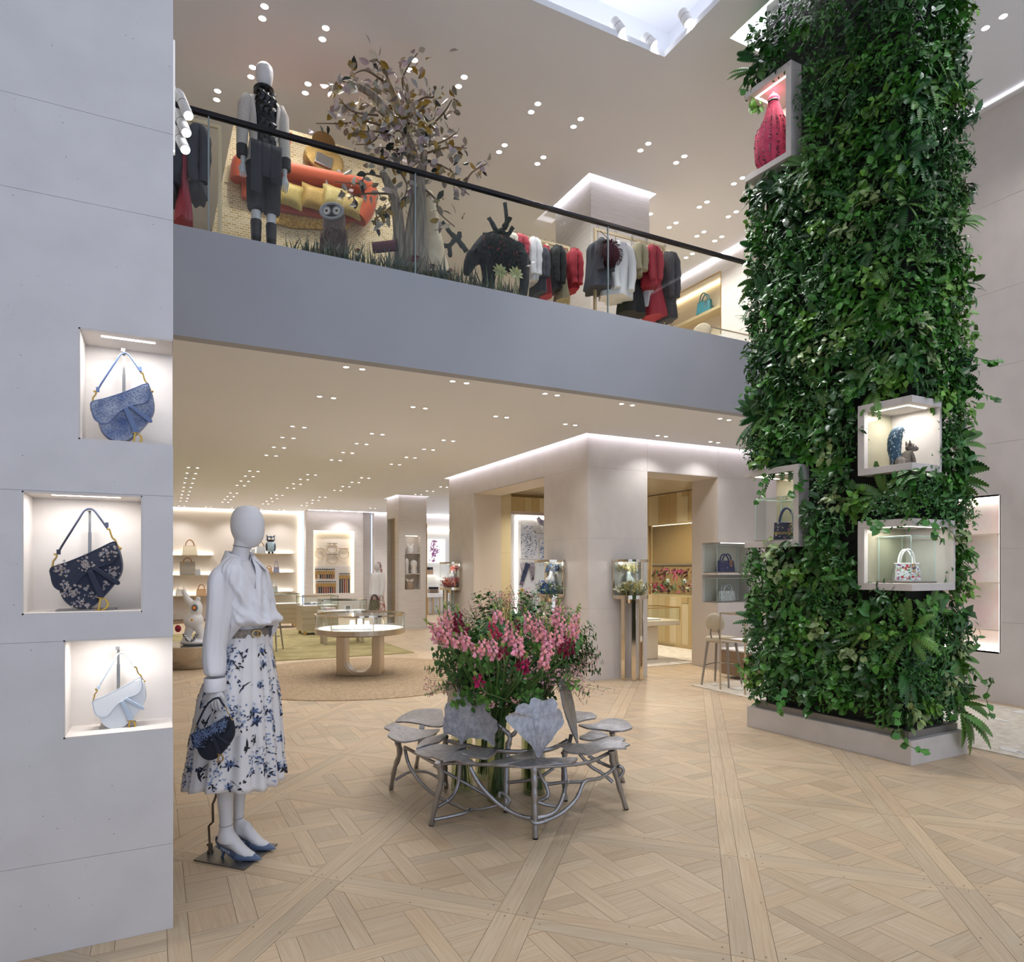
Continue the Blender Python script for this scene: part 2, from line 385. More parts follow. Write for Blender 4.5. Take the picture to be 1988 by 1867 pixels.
g1, g2 = atx(1399, 570, RX), atx(1296, 577, RX); gs = atx(1380, 602, RX + .05); GN = (g1.y, g2.y + .25, gs.z - .5, atx(1399, 527, RX).z, gs.z - .04)
q = MB()
for u0, u1, v0, v1 in cells(7.62, 17, Z1 + .5, Z2, [GN[:4]]): q.bx(RX, RX + .3, u0, u1, v0, v1)
wrg = struct('wall_right_gallery', q, PLAST); obj('niche_back', MB().bx(RX + .24, RX + .26, GN[0], GN[1], GN[2], GN[3]), pm('warm_niche_back', '#e6d6ba', .6), wrg); obj('niche_light', MB().bx(RX + .2, RX + .235, GN[0], GN[1], GN[3] - .03, GN[3] - .015), emat('gallery_niche_glow', '#ffe8c0', 7), wrg); obj('niche_frame', MB().bx(RX - .006, RX + .01, GN[0] - .015, GN[0], GN[2], GN[3]).bx(RX - .006, RX + .01, GN[0], GN[1], GN[3], GN[3] + .015), GOLD, wrg)
struct('cornice_light', MB().bx(RX - .05, RX - .005, 7.7, 16.9, Z2 - .02, Z2 - .012), emat('gallery_wash', '#fbf4ff', 7))
struct('trim_1', MB().bx(RX - .06, RX + .02, -5, 7.6, Z2 - .05, Z2 - .03), WHITE)

# ---- gallery edge, gallery floor
YF = 5.78
q = MB().bx(-.6, RX, YF, YF + .12, Z1 - .004, 4.115); struct('trim_2', q, FASC)
q = MB().bx(-.6, RX, YF + .12, 17, ZF - .1, ZF); struct('floor_gallery', q, pm('gallery_floor', '#c9b596', .5, var=.08, vs=4))
# ---- ceilings
BXL, BYF, BYB = 5.017, 7.62, 12.58
ring_box = (BXL - .075, 9.0, BYF - .075, BYB + .075); ring_pil = (5.0, 5.83, 15.95, 17.05)
q = MB()
for u0, u1, v0, v1 in cells(-.6, 9.3, YF + .12, 22.4, [ring_box, ring_pil]): q.bx(u0, u1, v0, v1, Z1, Z1 + .05)
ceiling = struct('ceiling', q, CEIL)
def cove(parent, x0, x1, y0, y1, z, w, up=.09, m=None):
    m = m or COVE; q = MB()
    for a in ((x0, x1, y0, y0 + w), (x0, x1, y1 - w, y1), (x0, x0 + w, y0, y1), (x1 - w, x1, y0, y1)): q.bx(*a, z + up, z + up + .004)
    obj('cove_light', q, m, parent)
cove(ceiling, ring_box[0], ring_box[1], ring_box[2], ring_box[3], Z1, .074); cove(ceiling, *ring_pil, Z1, .06)
SKY = (-1.5, 4.552, .2, 5.504); RCOL = (4.963, 6.2, 2.6, 5.015); RP2 = (5.0, 6.115, 7.565, 8.63)
q = MB()
for u0, u1, v0, v1 in cells(-3.2, RX + .3, -5, 17, [SKY, RCOL, RP2]): q.bx(u0, u1, v0, v1, Z2, Z2 + .06)
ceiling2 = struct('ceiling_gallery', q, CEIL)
# tray recess with hidden strip lights around its rim
x0, x1, y0, y1 = SKY; e = .35; q = MB().bx(x0 - e, x1 + e, y0 - e, y1 + e, Z2 + .62, Z2 + .7)
for a in ((x0 - e - .05, x0 - e, y0 - e, y1 + e), (x1 + e, x1 + e + .05, y0 - e, y1 + e), (x0 - e, x1 + e, y0 - e - .05, y0 - e), (x0 - e, x1 + e, y1 + e, y1 + e + .05)): q.bx(*a, Z2 + .05, Z2 + .65)
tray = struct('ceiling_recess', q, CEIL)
q = MB()
for a in ((x0 - e + .06, x0 - .06, y0, y1), (x1 + .06, x1 + e - .06, y0, y1), (x0, x1, y0 - e + .06, y0 - .06), (x0, x1, y1 + .06, y1 + e - .06)): q.bx(*a, Z2 + .062, Z2 + .075)
obj('strip_light', q, emat('tray_light', '#eef0ff', 3.2), tray)
cove(ceiling2, *RP2, Z2, .075, m=emat('pillar_cove', '#f4f2ff', 12.)); cove(ceiling2, *RCOL, Z2, .12)
obj('wall_washer', MB().bx(RX - .06, RX - .005, -5, 7.6, Z2 - .03, Z2 - .026), emat('wash', '#f6f2ff', 3.), ceiling2)
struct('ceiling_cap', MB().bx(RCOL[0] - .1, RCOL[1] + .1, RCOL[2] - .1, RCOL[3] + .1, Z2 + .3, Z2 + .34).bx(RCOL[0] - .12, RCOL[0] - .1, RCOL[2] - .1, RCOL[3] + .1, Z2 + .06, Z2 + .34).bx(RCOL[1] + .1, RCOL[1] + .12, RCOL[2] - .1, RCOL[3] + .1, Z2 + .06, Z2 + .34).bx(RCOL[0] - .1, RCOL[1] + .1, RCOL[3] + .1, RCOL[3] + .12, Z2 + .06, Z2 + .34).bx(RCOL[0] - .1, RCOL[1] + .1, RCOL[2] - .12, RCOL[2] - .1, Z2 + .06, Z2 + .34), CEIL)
# ---- pillar on the gallery
P2 = (5.075, 6.05, 7.64, 8.56); q = MB().bx(P2[0], P2[1], P2[2], P2[3], ZF, Z2 + .1); struct('pillar_gallery', q, PLAST)
# gallery walls behind
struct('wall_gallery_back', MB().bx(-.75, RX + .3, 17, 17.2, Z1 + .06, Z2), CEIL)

# ---- the jewellery room: two stone faces with deep doorways
DL = (8.803, 11.396, 2.855); DR = (6.0, 7.307, 2.85); TH = .56
q = MB()
for u0, u1, v0, v1 in cells(BYF + .004, BYB, 0, Z1 + .12, [(DL[0], DL[1], 0, DL[2])]): q.bx(BXL + .004, BXL + TH, u0, u1, v0, v1)
NR = (DR[1], 8.08, .985, 1.885)
for u0, u1, v0, v1 in cells(BXL + TH, 9.2, 0, Z1 + .12, [(DR[0], DR[1], 0, DR[2]), NR]): q.bx(u0, u1, BYF + .004, BYF + TH, v0, v1)
q.bx(NR[0] + .02, NR[1], BYF + .36, BYF + TH, NR[2], NR[3])
wall_salon = struct('wall_salon', q, STONEJ)
for (ya, yb, za, zb) in ((BYF, DL[0], 0, .96), (BYF, DL[0], .96, 1.904), (BYF, DL[0], 1.904, 2.855), (BYF, DL[0], 2.855, Z1 + .1), (DL[0], 9.68, 2.855, Z1 + .1), (9.68, 10.55, 2.855, Z1 + .1), (10.55, DL[1], 2.855, Z1 + .1), (DL[1], BYB, 2.855, Z1 + .1), (DL[1], BYB, 0, .96), (DL[1], BYB, .96, 1.904), (DL[1], BYB, 1.904, 2.855)):
    obj('stone_panel', MB().bx(BXL, BXL + .03, ya + .0015, yb - .0015, za + .0015, zb - .0015), STONEW, wall_salon)
for (xa, xb, za, zb) in ((BXL, DR[0], 0, .96), (BXL, DR[0], .96, 1.904), (BXL, DR[0], 1.904, 2.85), (BXL, DR[0], 2.85, Z1 + .1), (DR[0], DR[1], 2.85, Z1 + .1), (DR[1], 9.2, 2.85, Z1 + .1), (DR[1], 9.2, 0, .985), (DR[1], 9.2, 1.885, 2.85)):
    obj('stone_panel', MB().bx(xa + .0015, xb - .0015, BYF, BYF + .03, za + .0015, zb - .0015), STONEW, wall_salon)
obj('stone_panel', MB().bx(NR[1], 9.2, BYF, BYF + .03, NR[2], NR[3]), STONEW, wall_salon)
LINE = pm('blush_plaster', '#d0c6bb', .55)
q = MB().bx(BXL + .004, BXL + TH, DL[1] - .004, DL[1] + .03, 0, DL[2]).bx(BXL + .004, BXL + TH, DL[0] - .03, DL[0] + .004, 0, DL[2]).bx(BXL + .004, BXL + TH, DL[0], DL[1], DL[2] - .004, DL[2] + .03)
q.bx(DR[0] - .03, DR[0] + .004, BYF + .004, BYF + TH, 0, DR[2]).bx(DR[0], DR[1], BYF + .004, BYF + TH, DR[2] - .004, DR[2] + .03)
for z0, z1 in ((0, NR[2]), (NR[3], DR[2])): q.bx(DR[1] - .004, DR[1] + .03, BYF + .004, BYF + TH, z0, z1)
q.bx(DR[1] - .004, DR[1] + .03, BYF + .355, BYF + TH, NR[2], NR[3])
obj('door_lining', q, LINE, wall_salon)
q = MB().bx(NR[0], NR[1], BYF + .34, BYF + .365, NR[2], NR[3]).bx(NR[0] + .001, NR[1], BYF + .002, BYF + .34, NR[2] - .012, NR[2] + .001).bx(NR[0] + .001, NR[1], BYF + .002, BYF + .34, NR[3] - .001, NR[3] + .012).bx(NR[1] - .01, NR[1], BYF + .002, BYF + .35, NR[2], NR[3])
nl = obj('niche_lining', q, STONEW, wall_salon)
obj('shelf', MB().bx(NR[0] - .01, NR[1] - .01, BYF - .005, BYF + .34, 1.405, 1.43), STONEW, wall_salon)
obj('light_strip', MB().bx(NR[0] + .1, NR[1] - .1, BYF + .04, BYF + .055, NR[3] - .008, NR[3] - .003), STRIP, wall_salon)
# room inside: gilded board walls
GX = 8.72
GOLDW = [pm('gilded_board_%s' % n, a, .42, .55, var=.07, vs=2.5, stretch=(1, 1, .3), bump=.1, bs=30) for n, a in (('pale', '#d8cba8'), ('warm', '#cdbc92'), ('deep', '#c2ac7e'))]
q = MB().bx(GX + .03, GX + .15, 7.6, BYB, 0, 3.0)
gw = struct('wall_gilded', q, pm('gilded_joint', '#8a7048', .6))
R3 = random.Random(11); y = 8.25; OPN = (8.9, 10.93, .98, 2.36)
while y < BYB - .02:
    w = min(R3.uniform(.12, .21), BYB - y); z = .06
    while z < 2.95:
        h = R3.uniform(.7, 1.5); z1 = min(z + h, 2.95)
        segs = [(z, z1)]
        if OPN[0] - w / 2 < y + w / 2 < OPN[1] + w / 2: segs = [(a, b) for a, b in ((z, min(z1, OPN[2])), (max(z, OPN[3]), z1)) if b - a > .02]
        for a, b in segs: obj('gilded_board', MB().bx(GX + R3.uniform(0, .008), GX + .04, y + .0015, y + w - .0015, a + .0015, b - .0015), R3.choice(GOLDW), gw)
        z = z1
    y += w
obj('skirting', MB().bx(GX - .02, GX + .02, 8.2, BYB, 0, .06), GOLDW[1], gw)
# far wall of the room with a wide gilded opening to the scarf wall
oxl = aty(991, 1000, 11.9).x
q = MB().bx(BXL + TH, oxl, 11.9, BYB, 0, 3.0).bx(oxl, 8.75, 11.9, BYB, 2.62, 3.0)
gb = struct('wall_gilded_back', q, pm('gilded_joint', '#8a7048', .6))
xx = aty(973, 1000, 11.88).x - .12; z = 0
for h in (.55, .5, .75, 1.15): obj('gilded_board', MB().bx(xx, oxl, 11.87, 11.905, z + .0015, z + h - .0015), R3.choice(GOLDW), gb); z += h
x = oxl
while x < 8.7:
    w = R3.uniform(.14, .22); obj('gilded_board', MB().bx(x + .0015, x + w - .0015, 11.87, 11.905, 2.62, 2.9), R3.choice(GOLDW), gb); x += w
q = MB().bx(BXL + .03, 9.2, BYF + .03, BYB, 2.96, 3.02); struct('ceiling_salon', q, pm('satin_ceiling', '#e3dccf', .12, .35))
q = MB().bx(6.0, 8.6, 8.3, 11.8, 0, .012); tag(obj('rug', q, pm('cream_silk_rug', '#e6ddd0', .8, var=.12, vs=9)), 'cream mottled silk rug on the floor of the gilded jewellery room', 'rug')
# ---- hall back walls
YB = 22.2
q = MB().bx(-.6, 3.86, YB, YB + .2, 0, Z1 + .05); wb = struct('wall_back', q, BEIGEW)
obj('cove_light', MB().bx(-.5, 3.8, YB - .06, YB - .005, Z1 - .012, Z1 - .004), emat('wallwash_cove', '#fff6ea', 10), wb)
obj('cove_light', MB().bx(3.80, 3.855, YB - .05, YB - .01, .1, Z1 - .02), emat('edge_cove', '#fff6e4', 9), wb)
REC = (4.085, 5.35, .72, 2.67); YW = 21.45
q = MB()
for u0, u1, v0, v1 in cells(3.86, 5.62, 0, Z1 + .05, [REC]): q.bx(u0, u1, YW, YW + .3, v0, v1)
q.bx(5.62, 5.95, YW + .25, YW + .5, 0, Z1 + .05).bx(5.95, 9.2, YW - .15, YW + .1, 0, Z1 + .05)
wb2 = struct('wall_back_plaster', q, PLAST)
obj('recess_back', MB().bx(REC[0], REC[1], YW + .2, YW + .22, REC[2], REC[3]), BEIGEW, wb2)
q = MB().bx(REC[0], REC[1], YW + .1, YW + .2, REC[3] - .02, REC[3]).bx(REC[1] - .03, REC[1], YW + .1, YW + .2, REC[2], REC[3]); q.bx(REC[0], REC[0] + .015, YW + .1, YW + .2, REC[2], REC[3])
obj('recess_light', q, emat('recess_glow', '#fff0d2', 5), wb2)
obj('cove_light', MB().bx(3.9, 9.1, YW - .22, YW - .17, Z1 - .012, Z1 - .004), emat('plaster_cove', '#f6f2ff', 9), wb2)
# pillar with niches in the hall
PX = (5.07, 5.78, 16.0, 17.0); HN = (5.225, 5.62, .98, 2.3)
q = MB()
for u0, u1, v0, v1 in cells(PX[0], PX[1], 0, Z1 + .08, [HN]): q.bx(u0, u1, PX[2], PX[2] + .3, v0, v1)
MN = (16.1, 16.95, .35, 2.75)
q.bx(PX[0] + .12, PX[1], PX[2] + .3, PX[3], 0, Z1 + .08).bx(PX[0], PX[0] + .12, PX[2] + .3, PX[3], MN[3], Z1 + .08).bx(PX[0], PX[0] + .12, PX[3] - .04, PX[3], 0, MN[3])
q.bx(PX[0] - .04, PX[1] + .02, PX[2] - .03, PX[3] + .02, 0, .1)
pil = struct('pillar_hall', q, PLAST)
q = MB().bx(HN[0], HN[1], PX[2] + .22, PX[2] + .24, HN[2], HN[3]); hz = [aty(795, y, PX[2]).z for y in (1073, 1113)]
for z in hz: q.bx(HN[0], HN[1], PX[2] + .02, PX[2] + .22, z - .02, z)
obj('niche_lining', q, STONEW, pil); obj('light_strip', MB().bx(HN[0] + .05, HN[1] - .05, PX[2] + .06, PX[2] + .09, HN[3] - .01, HN[3] - .004), STRIP, pil)
obj('mirror_panel', MB().bx(PX[0] + .10, PX[0] + .125, PX[2] + .3, PX[3] - .04, .1, MN[3]), pm('bronze_mirror', '#e6d6bd', .05, .9), pil)
q = MB().bx(PX[0] - .005, PX[0] + .01, PX[2] + .28, PX[2] + .3, .1, MN[3]).bx(PX[1] - .005, PX[1] + .012, PX[2] - .012, PX[2] + .005, .1, 2.6); obj('brass_edge', q, GOLD, pil)
# ================================================================ DOWNLIGHTS
LAMPD = emat('lamp_disc', '#fff8f0', 16.)
def spot(name, loc, e, ang=125, col=(.98, .975, 1.0), r=.05, parent=None):
    L = bpy.data.lights.new(name, 'SPOT'); L.energy = e; L.spot_size = radians(ang); L.spot_blend = .7; L.color = col; L.shadow_soft_size = r
    o = bpy.data.objects.new(name, L); COL.objects.link(o); o.location = loc; return o
def downlight(x, y, z, r, ax, label, group, e, col):
    t = thing('downlight', label, 'ceiling light', (x, y, z), 0, group)
    for s in (-1, 1):
        dx, dy = (s * .0717, 0) if ax == 'x' else (0, s * .078)
        c = obj('lamp_disc', MB().disc(r * .92, -.0015, 16, c=(dx, dy), flip=True), LAMPD, t)
        obj('rim', MB().lathe([(r * .9, -.004), (r * 1.06, -.004), (r * 1.08, 0)], 16, c=(dx, dy, 0)), WHITE, t)
    if e: spot('downlight_lamp', (x, y, z - .02), e, col=col)
low = []
for x in (1.43, 2.44, 3.45): low += [(x, y) for y in (6.03, 7.19, 8.86, 9.66, 10.49, 11.3)]
for x in (1.39, 2.42, 3.45): low += [(x, y) for y in (13.27, 14.04, 14.86, 15.68, 17.33, 18.2, 19.04, 19.85)]
low += [(.38, y) for y in (13.29, 14.1, 14.89, 15.72, 16.57, 17.43, 18.29, 19.15, 20.0)]
low += [(4.4, y) for y in (6.03, 7.19)] + [(5.37, y) for y in (13.96, 14.83, 15.65)] + [(5.88, 6.1), (5.88, 7.25), (6.83, 6.1), (6.83, 7.27), (5.42, 19.85), (7.6, 6.1)]
low += [(x, 21.6) for x in (.37, 1.07, 1.77, 2.45, 3.1)] + [(x, 20.98) for x in (4.37, 4.85)]
for k, (x, y) in enumerate(low):
    if (x, y) == (4.4, 6.03) or (x, y) == (4.4, 7.19): pass
    lit = W_DOWN_LOW if (y < 8 or k % 2 == 0) else 0
    if y < 8: lit *= .8
    elif lit: lit *= 1.7
    xs_ = sorted({round(a[0], 1) for a in low}); rw = xs_.index(round(x, 1)); pos = sorted(a[1] for a in low if round(a[0], 1) == round(x, 1)).index(y)
    downlight(x + .0717, y, Z1, .028, 'x', '%s light pair from the gallery edge in the %s row of lower ceiling downlights' % (nth(pos), nth(rw)), 'paired downlights in the lower ceiling', lit, (.98, .975, 1.0))
upl = [(.83, 6.77), (1.39, 6.77), (.82, 7.64), (1.38, 7.63), (.52, 8.19), (2.29, 6.78), (2.84, 6.77), (3.74, 6.78), (4.31, 6.78), (3.74, 7.62), (4.29, 7.62), (5.3, 6.79), (5.87, 6.79), (6.89, 6.81), (6.89, 7.48), (6.89, 8.14), (7.46, 7.49), (7.46, 8.16), (7.82, 8.15), (7.81, 8.81), (6.38, 8.11), (7.07, 3.72),
       (6.9, 9.2), (7.5, 9.2), (6.4, 9.2), (6.9, 10.2), (7.5, 10.2), (6.4, 10.2), (2.3, 2.2), (5.6, 1.4), (7.07, 1.6), (7.07, -.5), (3.2, -1.2), (-1.6, -1.2)]
for k, (x, y) in enumerate(upl):
    lit = W_DOWN_UP * (.62 if y < 5 else .42)
    downlight(x, y, Z2, .038, 'y', '%s light pair in the %s row of downlights in the high upper ceiling' % (nth(sorted(a[1] for a in upl if round(a[0], 1) == round(x, 1)).index(y)), nth(sorted({round(a[0], 1) for a in upl}).index(round(x, 1)))), 'paired downlights in the upper ceiling', lit, (1, .97, .95))
# adjustable spotlights standing in the lit ceiling recess
def arm_spot(loc, d, label, name='ceiling_spotlight', r=.05, h=.15, arm=None, e=0):
    z = -Vector(d).normalized(); x = z.orthogonal().normalized(); M = frame((0, 0, 0), x, z.cross(x))
    t = thing(name, label, 'spotlight', loc)
    obj('lamp_housing', MB().lathe([(0, h), (r * .8, h), (r, h * .9), (r, .01), (r * .9, 0), (r * .85, .012), (0, .014)], 20, M=M), WHITE, t, smooth=False)
    obj('lens', MB().disc(r * .82, .006, 16, M=M, flip=True), emat('spot_lens', '#ffffff', 12.), t)
    obj('band', MB().lathe([(r * 1.01, h * .5), (r * 1.02, h * .53)], 20, M=M), GREYM, t)
    obj('bracket', MB().tube([M @ Vector((r, 0, h * .4)), M @ Vector((r * 1.5, 0, h * .5)), arm or M @ Vector((r * 1.6, 0, h * 1.2))], .008), WHITE, t)
    if e: spot('spotlight_lamp', Vector(loc) + Vector(d).normalized() * .03, e, 70)
    return t
p = atz(1208, 62, 6.78); arm_spot((p.x, p.y, 6.78), (.55, -.3, -.8), 'white spotlight on the long rim of the bright ceiling recess, away from its corner', arm=(0, .3, -.05), e=170)
p = atz(1270, 88, 6.78); arm_spot((p.x, p.y, 6.78), (.5, -.5, -.8), 'white spotlight by the corner of the bright ceiling recess', arm=(0, .3, -.05), e=170)
p = atz(1337, 45, 6.78); arm_spot((p.x, p.y, 6.78), (.25, -.35, -.9), 'white spotlight on the short rim of the ceiling recess near the green column', arm=(.35, 0, -.05), e=170)
# ================================================================ SADDLE-SHAPED HANDBAGS
def closed(pts, n=5):
    P = [Vector((*p, 0)) for p in pts]; N = len(P); out = []
    for i in range(N):
        p0, p1, p2, p3 = P[i - 1], P[i], P[(i + 1) % N], P[(i + 2) % N]
        for k in range(n):
            t = k / n; q = .5 * ((2 * p1) + (p2 - p0) * t + (2 * p0 - 5 * p1 + 4 * p2 - p3) * t * t + (3 * p1 - p0 - 3 * p2 + p3) * t ** 3); out.append((q.x, q.y))
    return out
XZ = Matrix(((1, 0, 0, 0), (0, 0, -1, 0), (0, 1, 0, 0), (0, 0, 0, 1)))       # (x, y, depth) -> (x, -depth, y)
def pillow(mb, out, y0, y1, soft=.93, mi=0, M=None):
    M = M if M is not None else Matrix(); cx = sum(p[0] for p in out) / len(out); cy = sum(p[1] for p in out) / len(out); rings = []
    for f, k in ((0, soft), (.12, .98), (.5, 1), (.88, .98), (1, soft)):
        rings.append([M @ (XZ @ Vector((cx + (p[0] - cx) * k, cy + (p[1] - cy) * k, y0 + (y1 - y0) * f))) for p in out])
    mb.loft(rings, True, mi)
def letter_d(mb, c, h, rot_, th, M=None, mi=0):
    R = T(*c) @ rot('Y', rot_); R = (M @ R) if M is not None else R
    w = h * .95; mb.box((-w * .30, 0, 0), (h * .15, th, h * .96), mi, R)
    for z in (-.46, .46): mb.box((-w * .32, 0, h * z), (h * .46, th, h * .07), mi, R)
    n = 14; rings = []
    for i in range(n + 1):
        a = -pi / 2 + pi * i / n; ro, ri = h * .5, h * (.5 - .05 - .10 * cos(a)); xo = -w * .22
        o = (xo + cos(a) * ro * 1.12, sin(a) * ro); q = (xo + cos(a) * ri * 1.08, sin(a) * ri * .93)
        rings.append([R @ Vector(p) for p in ((o[0], -th / 2, o[1]), (o[0], th / 2, o[1]), (q[0], th / 2, q[1]), (q[0], -th / 2, q[1]))])
    mb.loft(rings, True, mi)
def zz_(x, y): return ((x - 620) * .000272, (1755 - y) * .000272)
FLAP = [zz_(*p) for p in ((165, 1110), (350, 1030), (560, 930), (760, 820), (960, 708), (1000, 760), (1008, 860), (985, 960), (930, 1030), (850, 1065), (760, 1090), (680, 1140), (590, 1200), (520, 1275), (480, 1335), (430, 1400), (370, 1435), (300, 1440), (230, 1405), (190, 1340), (170, 1240))]
BODY = [zz_(*p) for p in ((1010, 770), (1060, 900), (1082, 1050), (1070, 1180), (1020, 1290), (960, 1380), (870, 1500), (790, 1590), (700, 1680), (600, 1722), (500, 1722), (400, 1680), (310, 1590), (265, 1480), (245, 1380), (230, 1240), (400, 1090), (700, 930), (880, 800))]
def petals(mb, c, r, n, R, mats, M, y):
    for k in range(n):
        a = 2 * pi * k / n + R.uniform(-.2, .2); rr = r * R.uniform(.8, 1.2); mi = R.choice(mats)
        p = [Vector((0, 0)), Vector((rr * .5, rr * .28)), Vector((rr, 0)), Vector((rr * .5, -rr * .28))]
        mb.add([M @ (XZ @ Vector((c[0] + q.x * cos(a) - q.y * sin(a), c[1] + q.x * sin(a) + q.y * cos(a), y + .0006 + (.0012 if i in (1, 3) else 0)))) for i, q in enumerate(p)], [(0, 3, 2, 1)], mi)
def saddle_bag(label, loc, sc, mats, rz=0, emb=None, tilt=0, name='handbag', handle=True):
    leather, strapm, hard = mats; t = thing(name, label, 'handbag', loc, rz); S = Matrix.Scale(sc, 4) @ rot('Y', tilt)
    def sv(mb): mb.v = [tuple(S @ Vector(p)) for p in mb.v]; return mb
    q = MB(); pillow(q, closed(BODY, 3), -.028, .03, .95); obj('body', sv(q), leather, t, smooth=True, bevel=0)
    q = MB(); pillow(q, closed(FLAP, 3), .024, .039, .97); fl2 = obj('flap', sv(q), leather, t, smooth=True)
    q = MB(); o3 = [XZ @ Vector((p[0], p[1], .0375)) for p in closed(FLAP, 3)]; q.tube(o3 + [o3[0]], .0022, 5); obj('piping', sv(q), strapm, fl2)
    q = MB()
    for a, b, w in (((650, 1150), (810, 1545), 46), ((715, 1110), (1010, 1330), 36)):
        a, b = Vector(zz_(*a)), Vector(zz_(*b)); d = (b - a).normalized(); n_ = Vector((-d.y, d.x)) * (w * .000272)
        pol = [a + n_ * .8, b + n_]
        if w < 40: pol += [b + d * .008 + n_ * .7, b + d * .011, b + d * .008 - n_ * .7]
        q.prism([tuple(p) for p in pol + [b - n_, a - n_ * .8]], .034, .043, M=XZ)
    obj('stirrup_strap', sv(q), strapm, t, bevel=.002)
    q = MB(); letter_d(q, (zz_(835, 1655)[0], -.040, zz_(0, 1655)[1]), .054, 8, .007); obj('letter_charm', sv(q), hard, t, bevel=.001)
    q = MB()
    a = [zz_(*p) for p in ((205, 900), (225, 925), (212, 960), (180, 1010), (178, 1050), (160, 1110), (152, 1180), (160, 1235), (170, 1230))]; q.tube(bez([(x, -.006, z) for x, z in a], 3), .0035, 6)
    q.box((zz_(208, 905)[0], -.006, zz_(0, 905)[1]), (.012, .006, .007)); obj('clasp', sv(q), hard, t); q = MB()
    a = [zz_(*p) for p in ((870, 515), (900, 520), (915, 580), (940, 650), (975, 680), (1005, 760), (1040, 810))]; q.tube(bez([(x, -.006, z) for x, z in a], 3), .0035, 6); q.ball((zz_(1042, 808)[0], -.006, zz_(0, 808)[1]), .006, 8, 6)
    q.box((zz_(885, 515)[0], -.006, zz_(0, 515)[1]), (.012, .006, .007)); obj('clasp', sv(q), hard, t, smooth=False)
    if handle:
        a = [zz_(*p) for p in ((240, 905), (280, 800), (400, 570), (500, 380), (570, 250), (640, 212), (700, 240), (770, 340), (870, 500))]
        q = MB(); q.tube(bez([(x, -.006, z) for x, z in a], 4), .0058, 8, flat=.7); a1, a2 = zz_(248, 870), zz_(865, 450)
        q.box((a1[0], -.006, a1[1]), (.013, .014, .02)).box((a2[0], -.006, a2[1]), (.012, .013, .02)); obj('handle', sv(q), strapm, t, smooth=True)
    if emb:
        R = random.Random(9); q = MB(); ms, spots = emb
        for x, y, n, r, front in spots:
            for k in range(n):
                c = zz_(x + R.gauss(0, r), y + R.gauss(0, r)); petals(q, c, R.uniform(.004, .008), R.choice((4, 5, 6)), R, list(range(len(ms))), Matrix(), .0405 if front else .0315)
        tag(obj('embroidery', sv(q), ms, t), kind='stuff')
    return t
def bag_stand(loc, h, label, post_x, hook_z, w=.2, d=.1):
    t = thing('bag_stand', label, 'bag stand', loc)
    obj('base', MB().bx(-w / 2, w / 2, -d / 2, d / 2, 0, .006), GREYM, t, bevel=.001)
    obj('post', MB().bx(post_x - .006, post_x + .006, d / 2 - .02, d / 2 - .008, .006, h * .78).bx(post_x - .0045, post_x + .0045, d / 2 - .0185, d / 2 - .0095, h * .7, h), GREYM, t)
    obj('hook', MB().bx(post_x - .008, post_x + .006, -.012, d / 2 - .008, h - .004, h).bx(post_x - .008, post_x + .006, -.014, -.011, h - .004, h + .009), GREYM, t)
    return t
PYTH = bpy.data.materials.new('blue_snake_leather'); PYTH.use_nodes = True; nt = PYTH.node_tree; b = nt.nodes['Principled BSDF']
tc = nd(nt, 'ShaderNodeTexCoord'); vo = nd(nt, 'ShaderNodeTexVoronoi'); vo.inputs['Scale'].default_value = 150; nt.links.new(tc.outputs['Object'], vo.inputs['Vector'])
nz = nd(nt, 'ShaderNodeTexNoise'); nz.inputs['Scale'].default_value = 14; nt.links.new(tc.outputs['Object'], nz.inputs['Vector'])
rp = nd(nt, 'ShaderNodeValToRGB'); e = rp.color_ramp.elements; e[0].position = .3; e[0].color = (*lin('#4a6296'), 1); e[1].position = .66; e[1].color = (*lin('#aab4c5'), 1); nt.links.new(nz.outputs['Fac'], rp.inputs[0])
r2 = nd(nt, 'ShaderNodeValToRGB'); e = r2.color_ramp.elements; e[0].position = .0; e[0].color = (1, 1, 1, 1); e[1].position = .75; e[1].color = (.38, .39, .45, 1); nt.links.new(vo.outputs['Distance'], r2.inputs[0])
mx = nd(nt, 'ShaderNodeMix', data_type='RGBA', blend_type='MULTIPLY'); mx.inputs['Factor'].default_value = .9; nt.links.new(rp.outputs[0], mx.inputs[6]); nt.links.new(r2.outputs[0], mx.inputs[7]); nt.links.new(mx.outputs[2], b.inputs['Base Color'])
bp = nd(nt, 'ShaderNodeBump'); bp.inputs['Strength'].default_value = .6; bp.inputs['Distance'].default_value = .002; bp.invert = True; nt.links.new(vo.outputs['Distance'], bp.inputs['Height']); nt.links.new(bp.outputs['Normal'], b.inputs['Normal']); b.inputs['Roughness'].default_value = .3
BLUEST = pm('blue_leather', '#55688f', .35); NAVY = pm('navy_denim', '#232a3d', .85, var=.15, vs=160, sheen=.2); NAVYST = pm('navy_strap', '#20263a', .7); OLDGOLD = pm('antique_gold', '#b3924a', .32, 1.)
EMB = [pm('thread_sand', '#a89a8c', .6), pm('thread_rose', '#9a8480', .6), pm('thread_grey', '#8b8f9d', .6), pm('thread_silver', '#bdb9b4', .4, .3)]
WHL = pm('white_grained_leather', '#dfe2e4', .42, bump=.2, bs=400); PBL = pm('pale_blue_leather', '#aab7c6', .38)
yb = YP + .115
p = aty(178.7, 785.7, yb); saddle_bag('dusty blue snakeskin saddle handbag in the topmost lit niche of the pale stone pier', (p.x + (620 - 165) * .000272 * .92, yb, NICHES[0][2] + .006), .92, (PYTH, BLUEST, OLDGOLD))
